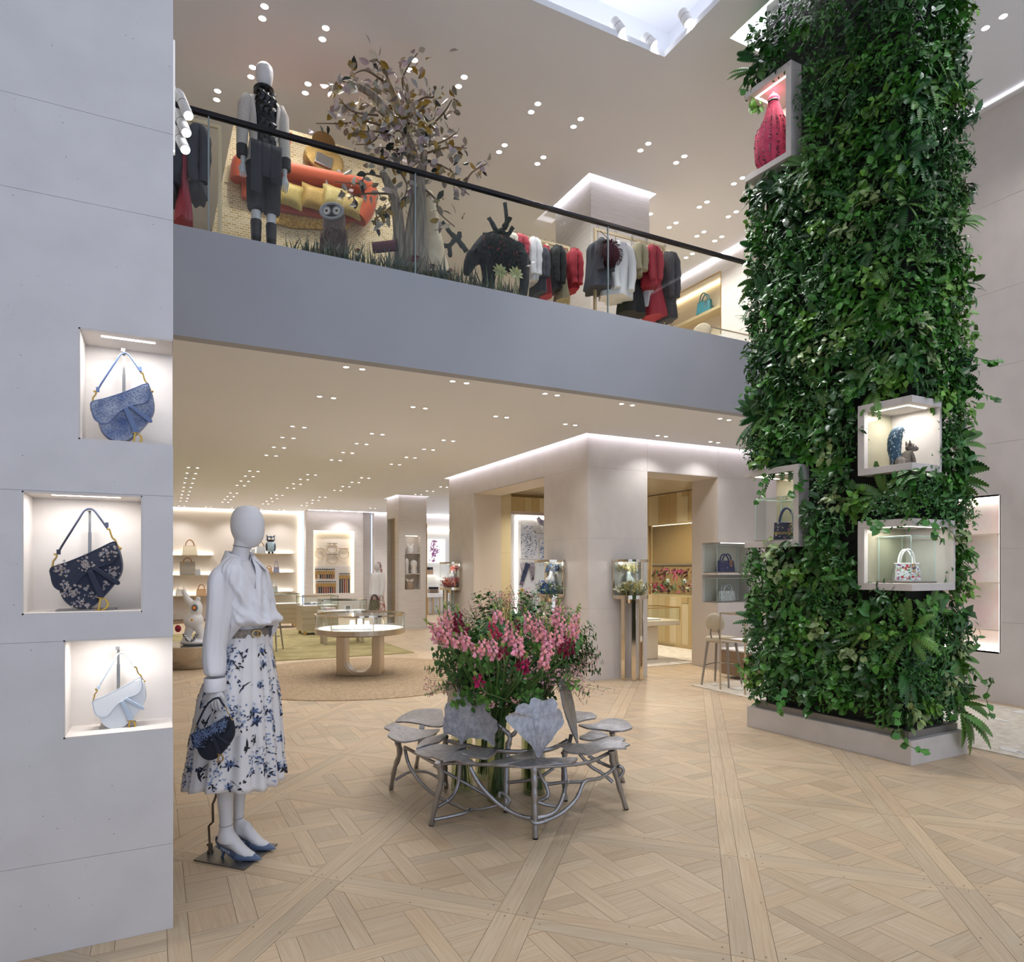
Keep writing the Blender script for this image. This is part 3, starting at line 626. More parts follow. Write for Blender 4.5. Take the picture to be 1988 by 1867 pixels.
p = aty(101.2, 1102.7, yb); saddle_bag('navy saddle handbag embroidered with sandy flowers and a butterfly, in the middle niche', (p.x + (620 - 165) * .000272, yb, p.z - (1755 - 1110) * .000272), 1.0, (NAVY, NAVYST, OLDGOLD), emb=(EMB, [(300, 1130, 26, 60, 1), (600, 1040, 30, 70, 1), (870, 900, 24, 60, 1), (380, 1380, 14, 45, 1), (470, 1470, 14, 45, 0), (500, 1640, 20, 60, 0), (940, 1160, 22, 50, 0), (850, 1340, 10, 40, 0), (590, 1390, 8, 25, 0), (700, 1510, 8, 30, 0), (360, 1480, 10, 30, 0), (630, 1650, 8, 30, 0)]))
p = aty(182, 1358, yb); saddle_bag('small white grained leather saddle handbag in the lowest niche of the stone pier', (p.x + (620 - 165) * .000272 * .77, yb, p.z - (1755 - 1110) * .000272 * .77), .77, (WHL, PBL, OLDGOLD))
p = aty(237, 1000, yb); bag_stand((p.x, yb + .03, NICHES[0][2] + .006), .402, 'grey metal hook stand behind the blue snakeskin handbag', .004, 0, .16, .09)
p = aty(168, 1000, yb); bag_stand((p.x, yb + .03, NICHES[1][2] + .006), .415, 'grey metal hook stand holding the embroidered navy handbag', .006, 0, .21, .1)
p = aty(228, 1000, yb); bag_stand((p.x, yb + .03, NICHES[2][2] + .006), .326, 'low grey metal hook stand under the small white handbag', .0, 0, .13, .1)

# ================================================================ MANNEQUINS
def interp(tab, z):
    tab = sorted(tab); 
    if z <= tab[0][0]: return tab[0][1:]
    for a, b in zip(tab[:-1], tab[1:]):
        if z <= b[0]:
            t = (z - a[0]) / (b[0] - a[0]); t = t * t * (3 - 2 * t) * .5 + t * .5; return tuple(x + (y - x) * t for x, y in zip(a[1:], b[1:]))
    return tab[-1][1:]
def ell(c, rx, ry, n=24, ph=0): return [Vector((c[0] + rx * cos(2 * pi * i / n + ph), c[1] + ry * sin(2 * pi * i / n + ph), c[2])) for i in range(n)]
def column_rings(mb, tab, n=20, y=0.):
    mb.loft([ell((r[1], r[4] if len(r) > 4 else y, r[0]), r[2], r[3], n) for r in tab], True)
MSKIN = pm('mannequin_white', '#dedcdd', .48); SHIRT = pm('white_cotton', '#e6e5e8', .75, sheen=.1, bump=.05, bs=25); SKIRT = pm('ivory_silk', '#e4e1e0', .55)
def remesh(o, v):
    m = o.modifiers.new('remesh', 'REMESH'); m.mode = 'VOXEL'; m.voxel_size = v; m.use_smooth_shade = True
    s = o.modifiers.new('smooth', 'SMOOTH'); s.factor = .5; s.iterations = 4
def hand(mb, M, s=1.):
    """fingers hang along -z, back of the hand faces -y, thumb on +x side"""
    q = MB(); q.loft([ell((0, 0, .03), .024, .018, 10), ell((0, 0, 0), .026, .017, 10), ell((0, -.002, -.03), .036, .016, 10), ell((0, -.004, -.06), .038, .014, 10), ell((-.001, -.002, -.082), .036, .011, 10)])
    for k, (x, l, c) in enumerate(((-.030, .058, .9), (-.010, .072, .8), (.010, .078, .7), (.029, .068, .6))):
        p = [(x * .85, -.002, -.06), (x, -.004, -.082)]; a = 0; P = Vector(p[-1])
        for f, d in ((.45, .35), (.32, .6), (.23, .5)):
            a += d * c; P = P + Vector((x * .05, l * f * sin(a), -l * f * cos(a))); p.append(tuple(P))
        q.tube(p, [.0095, .0092, .0085, .0076, .0055], 8)
    q.tube([(.02, .002, -.015), (.036, .006, -.04), (.046, .016, -.062), (.044, .026, -.082)], [.012, .0115, .010, .007], 8)
    q.v = [tuple(M @ (Vector(p) * s)) for p in q.v]; b = len(mb.v); mb.v += q.v; mb.f += [tuple(i + b for i in f) for f in q.f]; mb.m += q.m
MO = Vector((.352, 3.862, .008)); MF = frame(MO, RV, FV); U1 = .002717
D0 = (MO - EYEP).dot(FV); R0 = (MO - EYEP).dot(RV)
def mx_(px, q=0): return (px - CXP) * (D0 + q) / FPX - R0
def mz_(py, q=0): return EYE - (py - CYP) * (D0 + q) / FPX - MO.z
def hz1(x, y, q=0): return mx_(330 + x * .20351, q), mz_(960 + y * .20351, q)
man = thing('mannequin', 'white faceless mannequin in white shirt and blue-flowered ivory skirt on a grey plate', 'mannequin', MO); WM[man.name] = MF; man.matrix_basis = MF
q = MB(); rings = []
for y, xc, rx in ((104, 742, 16), (106.5, 741, 42), (112, 738, 70), (125, 735, 100), (160, 735, 126), (220, 738, 152), (290, 740, 160), (350, 742, 155), (400, 748, 142), (440, 753, 122), (470, 758, 98), (490, 762, 74), (506, 764, 34)):
    x, z = hz1(xc, y); rings.append(ell((x, .0, z), rx * .000553, rx * .000553 * .82, 28))
q.loft(rings[::-1])
nk = []
for y, a, b_ in ((440, 618, 790), (500, 608, 772), (560, 592, 752), (620, 565, 745), (680, 520, 790)):
    xa, z = hz1(a, y); xb, _ = hz1(b_, y); nk.append(ell(((xa + xb) / 2, 0, z), (xb - xa) / 2, (xb - xa) / 2 * 1.0, 24))
q.loft(nk[::-1])
TOR = [(1.05, .045, .085, .15), (1.15, .05, .08, .12), (1.25, .05, .085, .13), (1.36, .055, .1, .145), (1.45, .03, .095, .165), (1.5, .01, .075, .15), (1.53, .005, .06, .09)]
column_rings(q, [(z, a, b_, c) for z, a, b_, c in TOR], 24)
column_rings(q, [(.5, .0, .05, .05, -.07), (.8, .03, .07, .07, -.08), (1.06, .045, .085, .085, -.07)], 16); column_rings(q, [(.5, .03, .05, .05, .08), (.8, .04, .07, .07, .08), (1.06, .045, .085, .085, .07)], 16)
def hz2(x, y, q=0): return mx_(340 + x * .21424, q), mz_(1300 + y * .21424, q)
L1 = []
for y, a, b_ in ((900, 372, 528), (1100, 380, 525), (1200, 388, 524), (1300, 400, 521), (1400, 406, 520), (1450, 400, 526), (1490, 390, 540), (1530, 388, 560), (1560, 392, 575)):
    xa, z = hz2(a, y, -.085); xb, _ = hz2(b_, y, -.085); L1.append(((xa + xb) / 2, z, (xb - xa) / 2))
q.loft([ell((x, -.085, z), r, min(r, .042) * 1.0, 18) for x, z, r in L1][::-1])
L2 = []
for y, a, b_ in ((900, 520, 645), (1130, 525, 638), (1250, 529, 626), (1340, 530, 618), (1400, 530, 626), (1440, 526, 650), (1480, 528, 680)):
    xa, z = hz2(a, y, .055); xb, _ = hz2(b_, y, .055); L2.append(((xa + xb) / 2, z, (xb - xa) / 2))
q.loft([ell((x, .055, z), r, min(r, .04), 18) for x, z, r in L2][::-1])
# feet: instep to toe inside the shoes
fd = Vector((.977, -.21, 0))
FEET = [Vector((mx_(424, -.085), -.068, 0)), Vector((mx_(456, .06), .062, 0))]
for f in FEET:
    q.loft([[f + fd * s + Vector((0, 0, z0)) + Vector((.21 * w * cos(t) * 1., .977 * w * cos(t), h * sin(t))) for t in [2 * pi * k / 12 for k in range(12)]] for s, z0, w, h in ((.005, .085, .02, .028), (.04, .10, .03, .055), (.08, .085, .034, .05), (.12, .05, .036, .034), (.16, .03, .034, .02), (.2, .024, .02, .012))])
# arms inside the sleeves
q.tube([(.02, -.15, 1.46), (.0, -.185, 1.25), (-.02, -.195, 1.1), (-.03, -.19, .9), (mx_(419, -.25), -.25, .83)], [.05, .042, .036, .026, .023], 12)
q.tube([(.01, .15, 1.47), (.02, .19, 1.25), (.06, .2, 1.08), (.1, .17, .9)], [.05, .042, .036, .026], 12)
body = obj('body', q, MSKIN, man, smooth=True); remesh(body, .007)
q = MB(); hand(q, T(mx_(418, -.272), -.272, mz_(1334, -.272)) @ rot('Z', -8) @ rot('Y', 4), .86); h_ = obj('hand', q, MSKIN, man, smooth=True, sub=1)
q = MB(); hand(q, T(.1, .17, .86) @ rot('Z', 180), .92); obj('hand', q, MSKIN, man, smooth=True, sub=1)
q = MB(); x, z = hz1(690, 500)
q.tube([(mx_(330 + .20351 * (690 + 84 * cos(t))), .046 * sin(t), mz_(960 + .20351 * (496 + 14 * cos(t)))) for t in [2 * pi * k / 30 for k in range(31)]], .0016, 5)
for (xa, za, r, yy, rq) in ((*hz2(463, 1400, -.085), .0325, -.085, .0422), (*hz2(574, 1335, .055), .0262, .055, .0405)): q.tube([(xa + r * 1.0 * cos(t), yy + rq * sin(t), za) for t in [2 * pi * k / 30 for k in range(31)]], .0012, 5)
obj('seam', q, pm('seam_grey', '#6f6a66', .7), man)
# shirt
STAB = [(1.05, .028, .125, .165), (1.071, .03, .12, .165), (1.154, .052, .119, .165), (1.193, .068, .118, .168), (1.226, .065, .117, .172), (1.281, .055, .113, .175), (1.337, .046, .112, .185), (1.42, .027, .112, .198), (1.475, .022, .106, .197), (1.505, .014, .097, .182), (1.53, .008, .08, .135), (1.56, .003, .062, .07)]
FA = radians(-35)             # where the front opening faces
def shirt_pt(t, v, off=0.):
    f = cos(t - FA); front = max(0, f)
    zb = 1.075 + .115 * max(0, min(1, (f - .05) / .5)); da = abs((t - FA + pi) % (2 * pi) - pi); zt = 1.56 - .165 * max(0, 1 - da / .46) - .02 * max(0, (f - .5) / .5)
    z = zb + (zt - zb) * v; xc, rx, rq = interp(STAB, z)
    n = mnoise.noise(Vector((2 * cos(t) + 2 * v, 2 * sin(t), z * 3))) * .014
    w = mnoise.noise(Vector((2.2 * t + 9 * z, z * 3.0 - t, 1.7))); n += .017 * (1 - abs(w) * 3.2) * max(0, 1 - abs(z - 1.2) / .28); w = mnoise.noise(Vector((3 * t - 7 * z, z * 2, 5.1))); n += .009 * (1 - abs(w) * 3)
    bl = .02 * exp(-((v - .08) / .1) ** 2) * (.3 + front) - (.05 * max(0, f) + .012) * exp(-((v) / .045) ** 2)
    k = 1 + (n + bl + off) / .13
    return Vector((xc + rx * k * cos(t), rq * k * sin(t), z))
N = 110; rings = [[shirt_pt(2 * pi * i / N, v / 44) for i in range(N)] for v in range(45)]
q = MB(); q.loft(rings, False); sh = obj('shirt', q, SHIRT, man, smooth=True, sub=1)
so = sh.modifiers.new('cloth', 'SOLIDIFY'); so.thickness = .003
def sleeve(mb, rows, yq, R):
    rings = []
    for z, xa, xb, ry, yy in rows:
        ring = []
        for i in range(40):
            t = 2 * pi * i / 40; k = 1 + .09 * mnoise.noise(Vector((cos(t) * 1.6, sin(t) * 1.6, z * 5 + R))) + .06 * mnoise.noise(Vector((cos(t) * 4.5, sin(t) * 4.5, z * 2.2 + R))) * (1 if .9 < z < 1.43 else .3) + .05 * mnoise.noise(Vector((cos(t) * 2, sin(t) * 2 , z * 22 - 4 * t))) * (1 if .88 < z < 1.05 else .25)
            ring.append(Vector(((xa + xb) / 2 + (xb - xa) / 2 * k * cos(t), yy + ry * k * sin(t), z)))
        rings.append(ring)
    mb.loft(rings[::-1], True)
rows = []
for y, a, b_, ry, yy in ((650, 500, 590, .03, -.10), (675, 470, 585, .05, -.12), (710, 430, 570, .062, -.14), (760, 395, 545, .068, -.165), (820, 376, 534, .07, -.18), (900, 372, 534, .07, -.19), (1000, 370, 535, .07, -.195), (1100, 365, 533, .072, -.2), (1200, 356, 530, .072, -.2), (1300, 345, 528, .075, -.2), (1400, 330, 526, .078, -.2), (1500, 325, 526, .078, -.205), (1600, 328, 526, .075, -.222), (1680, 338, 524, .066, -.238), (1735, 345, 520, .056, -.246)):
    xa, z = hz1(a, y, yy); xb, _ = hz1(b_, y, yy); rows.append((z, xa, xb, ry, yy))
q = MB(); sleeve(q, rows, 0, 0); obj('sleeve', q, SHIRT, sh, smooth=True, sub=1)
q = MB(); sleeve(q, [(z, -xa * .0 + .02 + .05 * (1.5 - z) - .05 * k, .02 + .05 * (1.5 - z) + .05 * k, .06 * k, .12 + .08 * min(1, (1.56 - z) * 5)) for z, xa, k in ((1.52, 0, .4), (1.48, 0, .8), (1.4, 0, 1.1), (1.25, 0, 1.2), (1.1, 0, 1.25), (.98, 0, 1.2), (.93, 0, .8))], 0, 3); obj('sleeve', q, SHIRT, sh, smooth=True, sub=1)
q = MB(); xa, z0 = hz1(332, 1742, -.248); xb, _ = hz1(526, 1742, -.248); _, z1 = hz1(0, 1872, -.248); cxx = (xa + xb) / 2
q.loft([ell((cxx, -.248, z), (xb - xa) / 2 * k, .058 * k, 28) for z, k in ((z1, .98), (z1 + .004, 1.0), (z0 - .003, 1.0), (z0, .97))], False); cf = obj('cuff', q, SHIRT, sh, smooth=True); so = cf.modifiers.new('cloth', 'SOLIDIFY'); so.thickness = .004
# collar wings
q = MB(); rings = []
for k in range(33):
    t = FA + radians(28) + (2 * pi - radians(56)) * k / 32; e = min(k, 32 - k) / 32; tip = max(0, 1 - e / .26)
    c0 = Vector((.0, 0, 0)); r0 = .058; r1 = .096 + .062 * tip ** 1.3
    d = Vector((cos(t), sin(t) * 1.05, 0)); top = Vector((.003, 0, 1.578 - .035 * tip)) + d * r0; mid = Vector((.003, 0, 1.585 - .035 * tip)) + d * (r0 + .012); low_ = Vector((.006, 0, 1.523 - .05 * tip)) + d * r1
    ins = Vector((.003, 0, 1.52 - .02 * tip)) + d * (r0 + .002); rings.append([ins, top, mid, low_])
q.loft(rings, False, closed=False); co = obj('collar', q, SHIRT, sh, smooth=False); so = co.modifiers.new('cloth', 'SOLIDIFY'); so.thickness = .0035
x, z = hz1(866, 968); q = MB(); q.ball((x + .008, -.118, z), .008, 10, 8); obj('button', q, pm('pearl', '#cfd6d4', .2, .3), sh, smooth=True)
q = MB(); pts = [shirt_pt(FA + .12 * (1 - v), .12 + .62 * v, .004) for v in [k / 12 for k in range(13)]]; q.tube(pts, .0018, 5); obj('placket_seam', q, pm('seam_white', '#cfced3', .8), sh)
# small star on the shirt front
t_ = radians(-72); c = shirt_pt(t_, .14, .004); nx = Vector((cos(t_), sin(t_), 0)).normalized(); Ms = frame(c, Vector((-nx.y, nx.x, 0)), Vector((0, 0, 1)))
q = MB(); q.prism([((.0075 if k % 2 == 0 else .003) * sin(pi * k / 5), (.0075 if k % 2 == 0 else .003) * cos(pi * k / 5)) for k in range(10)], 0, .002, M=Ms); q.prism([(-.003, -.0125), (.003, -.0125), (.003, -.0105), (-.003, -.0105)], 0, .002, M=Ms); obj('star_patch', q, pm('black_thread', '#1c1c22', .7), sh)
# belt with interlocked letters
q = MB(); zb0, zb1 = hz1(0, 1352)[1], hz1(0, 1268)[1]
def waist(t, k=1.): return Vector((.045 + .098 * k * cos(t), .135 * k * sin(t), 0))
q.loft([[waist(2 * pi * i / 40, k) + Vector((0, 0, z)) for i in range(40)] for z, k in ((zb0, .98), (zb0 + .003, 1.02), (zb1 - .003, 1.02), (zb1, .98))], False); bl = obj('belt', q, pm('tweed_belt', '#5c5148', .7, col2='#a39a8c', vs=160), man, smooth=True)
q = MB(); t_ = radians(-38); c = waist(t_, 1.06) + Vector((0, 0, (zb0 + zb1) / 2)); nx = Vector((cos(t_) * .6, sin(t_), 0)).normalized(); Ms = frame(c, Vector((-nx.y, nx.x, 0)), nx.cross(Vector((-nx.y, nx.x, 0))))
q.tube([Ms @ Vector((-.006 + .017 * cos(a), .017 * sin(a) , 0)) for a in [radians(45 + 270 * k / 18) for k in range(19)]], .0032, 6)
q.tube([Ms @ Vector((.004 + .017 * cos(a), .017 * sin(a), .002)) for a in [radians(-90 + 180 * k / 14) for k in range(15)]], .0032, 6); q.tube([Ms @ Vector((.004, -.017, .002)), Ms @ Vector((.004, .017, .002))], .0032, 6)
Ms2 = Ms
obj('buckle', q, GOLD, bl)
# skirt
KTAB = [(.37, -.02, .245, .255), (.55, -.012, .226, .24), (.8, .0, .198, .215), (1.0, .022, .15, .18), (1.1, .04, .11, .145), (1.145, .045, .099, .136), (1.16, .045, .098, .135)]
def skirt_pt(t, z, off=0.):
    xc, rx, rq = interp(KTAB, z); d = (1.16 - z) / .79; w = 15 * t + 1.3 * sin(2 * t) + .9 * sin(3 * t + 2 * z)
    k = 1 + (.012 + .085 * d) * (sin(w) * .75 + .25 * sin(2 * w + 1)) + .015 * mnoise.noise(Vector((cos(t) * 2, sin(t) * 2, z * 3))) + off / rx
    return Vector((xc + rx * k * cos(t), rq * k * sin(t), z))
N = 180; NZ = 34; rings = []
for j in range(NZ + 1):
    rings.append([skirt_pt(2 * pi * i / N, (.378 + .012 * sin(2 * pi * i / N * 3)) + (1.158 - .378 - .012 * sin(2 * pi * i / N * 3)) * j / NZ) for i in range(N)])
q = MB(); q.loft(rings, False); sk = obj('skirt', q, SKIRT, man, smooth=True); so = sk.modifiers.new('cloth', 'SOLIDIFY'); so.thickness = .002
BL = [pm('thread_black', '#14151d', .7), pm('thread_navy', '#232c4a', .7), pm('thread_blue', '#5d7199', .7), pm('thread_pale_blue', '#93a5c2', .7)]
q = MB(); R = random.Random(21)
def patch(t, z, ang, ln, wd, mi, curve=0.):
    """a leaf-shaped stitch lying on the skirt"""
    P = []; n = 5
    for s in (1, -1):
        for k in (range(n) if s == 1 else range(n - 1, -1, -1)):
            u = k / (n - 1); w = wd * sin(pi * min(.98, u * .9 + .06)) * s; a = ang + curve * u; P.append((u * ln * sin(a) + w * cos(a), u * ln * cos(a) - w * sin(a)))
    _, rx, rq = interp(KTAB, z); rm = sqrt((rx * sin(t)) ** 2 + (rq * cos(t)) ** 2)
    q.add([skirt_pt(t + dx / rm, max(.385, min(1.15, z + dz)), .0032) for dx, dz in P], [(0, k, k + 1) for k in range(1, len(P) - 1)], mi)
zrow = [.44, .53, .62, .71, .80, .89, .98, 1.06]
for r_, z0 in enumerate(zrow):
    nm = int(9 + (1.16 - z0) * 15)
    for k in range(nm):
        t = 2 * pi * (k + .5 * (r_ % 2) + R.uniform(-.3, .3)) / nm; z = z0 + R.uniform(-.03, .03); kind = R.random(); dark = R.choice((0, 0, 1)); lt = R.choice((2, 2, 3)); sc = R.uniform(1.1, 1.7)
        _, rx, rq = interp(KTAB, z); rm = (rx + rq) / 2
        if kind < .4:      # spray of small petals
            for i in range(26): patch(t + R.gauss(0, .014 * sc) / rm, z + R.gauss(0, .024 * sc), R.uniform(0, 6.28), R.uniform(.009, .016), .0036, R.choice((2, 3, 3, 2, 1)))
            for i in range(5): patch(t + R.gauss(0, .01) / rm, z - .03 + R.gauss(0, .01), R.uniform(2, 4), R.uniform(.012, .022), .004, dark)
        elif kind < .7:    # flower with leaves
            for i in range(6): patch(t, z, i * 1.05 + R.uniform(-.2, .2), .015 * sc, .0055, lt if i % 3 else 1)
            for i in range(4): patch(t + R.uniform(-.02, .02) / rm, z - .01, R.uniform(0, 6.28), R.uniform(.018, .032), .005, dark, R.uniform(-1, 1))
            for i in range(8): patch(t + R.gauss(0, .016) / rm, z + .022 + R.gauss(0, .012), R.uniform(0, 6.28), .008, .003, 3)
        else:              # bare twig
            a = R.uniform(-.6, .6); patch(t, z - .03, a, .055 * sc, .0024, 0, R.uniform(-.6, .6))
            for i in range(5): patch(t + R.gauss(0, .008) / rm, z + R.uniform(-.02, .025), a + R.choice((-1, 1)) * R.uniform(.5, 1.1), R.uniform(.012, .022), .0042, dark)
tag(obj('flower_embroidery', q, BL, sk), kind='stuff')
# slingback shoes
SHOE = pm('slate_blue_leather', '#5b6c8a', .35); SOLE = pm('tan_insole', '#8a7460', .6)
for n_, f in enumerate(FEET):
    M = frame(f + Vector((0, 0, 0)), fd, Vector((.21, .977, 0))); sp = thing
    q = MB(); rings = []
    for s, w, zb, zt in ((.085, .037, .012, .05), (.11, .039, .006, .052), (.14, .039, .003, .048), (.17, .034, .002, .042), (.2, .024, .002, .033), (.225, .012, .003, .022), (.243, .003, .006, .012)):
        rings.append([M @ Vector((s, -w * cos(t), (zb + (zt - zb) * max(0, sin(t)) ** .6) if t <= pi else zb)) for t in [0, .3, .7, 1.1, pi / 2, pi - 1.1, pi - .7, pi - .3, pi, pi + 1, pi + 2]])
    q.loft(rings, True); sh_ = obj('shoe', q, SHOE, man, smooth=True, sub=1)
    q = MB(); q.loft([[M @ Vector((s, w * c, z + h)) for c, h in ((-1, 0), (1, 0), (1, -.004), (-1, -.004))] for s, w, z in ((-.012, .022, .062), (.03, .027, .056), (.07, .031, .03), (.1, .034, .012), (.15, .034, .005))]); obj('insole', q, SHOE, sh_, bevel=.001)
    q = MB(); q.tube([M @ Vector(p) for p in ((.004, 0, .058), (.016, 0, .045), (.024, 0, .028), (.02, 0, .012), (.012, 0, .0))], [.019, .014, .009, .007, .0075], 10); obj('heel', q, SHOE, sh_, smooth=True)
    q = MB(); P = bez([M @ Vector(p) for p in ((.115, -.042, .035), (.07, -.041, .052), (.03, -.038, .07), (-.008, -.02, .092), (-.016, 0, .095), (-.008, .02, .092), (.03, .038, .07), (.115, .042, .035))], 4)
    q.loft([[p + Vector((0, 0, .009)), p - Vector((0, 0, .009))] for p in P], False, closed=False); stp = obj('heel_strap', q, pm('ribbon_navy', '#4d5972', .6), sh_); so = stp.modifiers.new('t', 'SOLIDIFY'); so.thickness = .003
    d1 = (Vector((.115, -.042, .035)) - Vector((.045, -.044, .064))); lettering("J'ADIOR", .016, pm('ribbon_thread', '#c9ced8', .6), stp, M @ frame(Vector((.035, -.0475, .062)), d1, Vector((0, 0, 1))), 'ribbon_lettering')
# stand
stc = [MF.inverted() @ atz(x, y, .008) for x, y in ((376, 1668), (474, 1687), (539, 1637), (430, 1633))]
q = MB(); q.prism([(p.x, p.y) for p in stc], -.008, 0.0); obj('base_plate', q, pm('brushed_steel_plate', '#83827f', .4, .9, var=.08, vs=9), man, bevel=.001)
q = MB(); P = [(mx_(340 + x * .21424, -.03), -.02, mz_(1300 + y * .21424, -.03)) for x, y in ((312, 1650), (303, 1540), (300, 1420), (318, 1400), (345, 1375), (345, 1210), (360, 1185), (378, 1140), (392, 1080), (430, 1060))]
q.tube([(P[0][0], -.02, 0)] + [(a, -.02 - .004 * i, c) for i, (a, b_, c) in enumerate(P[1:])], .0062, 8); q.tube([(P[0][0], -.02, 0), (P[0][0], -.02, .05)], .011, 10); q.tube([(P[0][0] - .018, -.02, .042), (P[0][0], -.02, .042)], .006, 8); q.tube([(P[0][0], -.02, 0), (P[0][0], -.02, .016)], .016, 12)
obj('support_rod', q, pm('rod_bronze', '#7d736a', .35, 1.), man, smooth=True)
# the bag in her hand
p = atd(379.6, 1424, 3.26); bl_ = .77
hb = saddle_bag('small navy saddle handbag with blue petal flap hanging from the hand of the standing mannequin', (p.x + .455 * .272 * bl_ * .85, p.y - .02, p.z - .645 * .272 * bl_), bl_, (pm('dark_denim', '#191d2a', .85, var=.2, vs=120), pm('dark_denim_strap', '#1c2131', .8), GOLD), rz=-.48, tilt=0,
    emb=([pm('petal_blue', '#56698f', .5), pm('petal_sky', '#7f93b5', .5), pm('petal_dark', '#303c5c', .5)], [(300, 1180, 90, 70, 1), (480, 1080, 90, 80, 1), (700, 980, 90, 70, 1), (870, 880, 70, 60, 1), (300, 1320, 50, 60, 1)]), handle=False)
q = MB(); a = [zz_(*k) for k in ((240, 905), (290, 800), (385, 600), (500, 420))]; b2 = [zz_(*k) for k in ((870, 500), (800, 400), (740, 300))]
q.tube(bez([(x * bl_, -.006, z * bl_) for x, z in a], 4), .0065, 8, flat=.7); q.tube(bez([(x * bl_, -.006, z * bl_) for x, z in b2], 4), .0065, 8, flat=.7)
pm_ = [(x * bl_, -.006, z * bl_) for x, z in ([zz_(500, 420), zz_(620, 330), zz_(740, 300)])]; q.tube(bez(pm_, 4), .0065, 8, flat=.7); obj('handle', q, MATS['dark_denim_strap'], hb, smooth=True)
# ================================================================ LEAF BENCH AND BOUQUET
BM = bpy.data.materials.new('cast_aluminium'); BM.use_nodes = True; nt = BM.node_tree; b = nt.nodes['Principled BSDF']; b.inputs['Base Color'].default_value = (*lin('#b4b6bb'), 1); b.inputs['Metallic'].default_value = 1; b.inputs['Roughness'].default_value = .36
tc = nd(nt, 'ShaderNodeTexCoord'); mp = nd(nt, 'ShaderNodeMapping'); mp.inputs['Scale'].default_value = (120, 2.5, 1); nt.links.new(tc.outputs['UV'], mp.inputs['Vector']); nz = nd(nt, 'ShaderNodeTexNoise'); nz.inputs['Scale'].default_value = 1; nz.inputs['Detail'].default_value = 3; nt.links.new(mp.outputs[0], nz.inputs['Vector'])
bp = nd(nt, 'ShaderNodeBump'); bp.inputs['Strength'].default_value = .75; bp.inputs['Distance'].default_value = .003; nt.links.new(nz.outputs['Fac'], bp.inputs['Height']); nt.links.new(bp.outputs['Normal'], b.inputs['Normal'])
n2 = nd(nt, 'ShaderNodeTexNoise'); n2.inputs['Scale'].default_value = 9; nt.links.new(tc.outputs['Object'], n2.inputs['Vector']); mr = nd(nt, 'ShaderNodeMapRange'); mr.inputs['To Min'].default_value = .24; mr.inputs['To Max'].default_value = .5; n3 = nd(nt, 'ShaderNodeTexNoise'); n3.inputs['Scale'].default_value = 34; n3.inputs['Detail'].default_value = 6; nt.links.new(tc.outputs['Object'], n3.inputs['Vector']); r3 = nd(nt, 'ShaderNodeValToRGB'); r3.color_ramp.elements[0].position = .35; r3.color_ramp.elements[0].color = (*lin('#9c9da3'), 1); r3.color_ramp.elements[1].position = .68; r3.color_ramp.elements[1].color = (*lin('#bcbcbf'), 1); nt.links.new(n3.outputs['Fac'], r3.inputs[0]); nt.links.new(r3.outputs[0], b.inputs['Base Color']); nt.links.new(n2.outputs['Fac'], mr.inputs['Value']); nt.links.new(mr.outputs[0], b.inputs['Roughness'])
BMT = pm('cast_aluminium_branch', '#a6a6a9', .4, 1., bump=.25, bs=40)
ZO = lambda x, y: (730 + x * .278522, 1120 + y * .278522)
CB = Vector((2.12, 4.13, 0))
def atplane(px, py, p, n): d = ray(px, py); n = Vector(n); return EYEP + d * ((Vector(p) - EYEP).dot(n) / d.dot(n))
def plate_leaf(name, pts, stem, up, parent, th=.011, dome=.006, wav=.004, seed=0):
    """a lobed cast leaf: outline points in space, thickened along up"""
    R = random.Random(seed); up = Vector(up).normalized(); N = len(pts); P = []
    for i in range(N):
        p0, p1, p2, p3 = pts[i - 1], pts[i], pts[(i + 1) % N], pts[(i + 2) % N]
        for k in range(4):
            t = k / 4; P.append(.5 * ((2 * p1) + (p2 - p0) * t + (2 * p0 - 5 * p1 + 4 * p2 - p3) * t * t + (3 * p1 - p0 - 3 * p2 + p3) * t ** 3) if False else p1.lerp(p2, t) + .5 * ((2 * p1 + (p2 - p0) * t + (2 * p0 - 5 * p1 + 4 * p2 - p3) * t * t + (3 * p1 - p0 - 3 * p2 + p3) * t ** 3) - 2 * p1.lerp(p2, t)) * .8)
    c = sum(P, Vector()) / len(P); q = MB(); q.u = []
    P = [p + (p - c).normalized() * (.006 * mnoise.noise(p * 38 + Vector((seed, 0, 0))) + .004 * mnoise.noise(p * 95)) for p in P]
    ex = (P[0] - c).normalized(); ey = up.cross(ex); n = len(P); fr = [0, .3, .6, .85, 1]
    def pos(i, f, s):
        p = c.lerp(P[i], f); a = 2 * pi * i / n; return p + up * (dome * (1 - f * f) + wav * f * sin(3 * a + seed) + s * th / 2)
    def uv(p):
        d = p - stem; return (atan2(d.dot(ey), d.dot(ex)), d.length)
    for s in (1, -1):
        b0 = len(q.v); q.v.append(tuple(pos(0, 0, s)))
        for f in fr[1:]: q.v += [tuple(pos(i, f, s)) for i in range(n)]
        for i in range(n):
            j = (i + 1) % n; fs = [(b0, b0 + 1 + i, b0 + 1 + j)]
            for k in range(3): a = b0 + 1 + k * n; fs.append((a + i, a + n + i, a + n + j, a + j))
            q.f += [f if s == 1 else tuple(reversed(f)) for f in fs]
    h = len(q.v) // 2; e0 = 1 + 3 * n
    for i in range(n): j = (i + 1) % n; q.f.append((e0 + i, h + e0 + i, h + e0 + j, e0 + j))
    q.m = [0] * len(q.f)
    for f in q.f:
        us = [uv(Vector(q.v[k])) for k in f]
        if max(u[0] for u in us) - min(u[0] for u in us) > 3: us = [((u[0] + 2 * pi) if u[0] < 0 else u[0], u[1]) for u in us]
        q.u += us
    return obj(name, q, BM, parent, smooth=True, world=True)
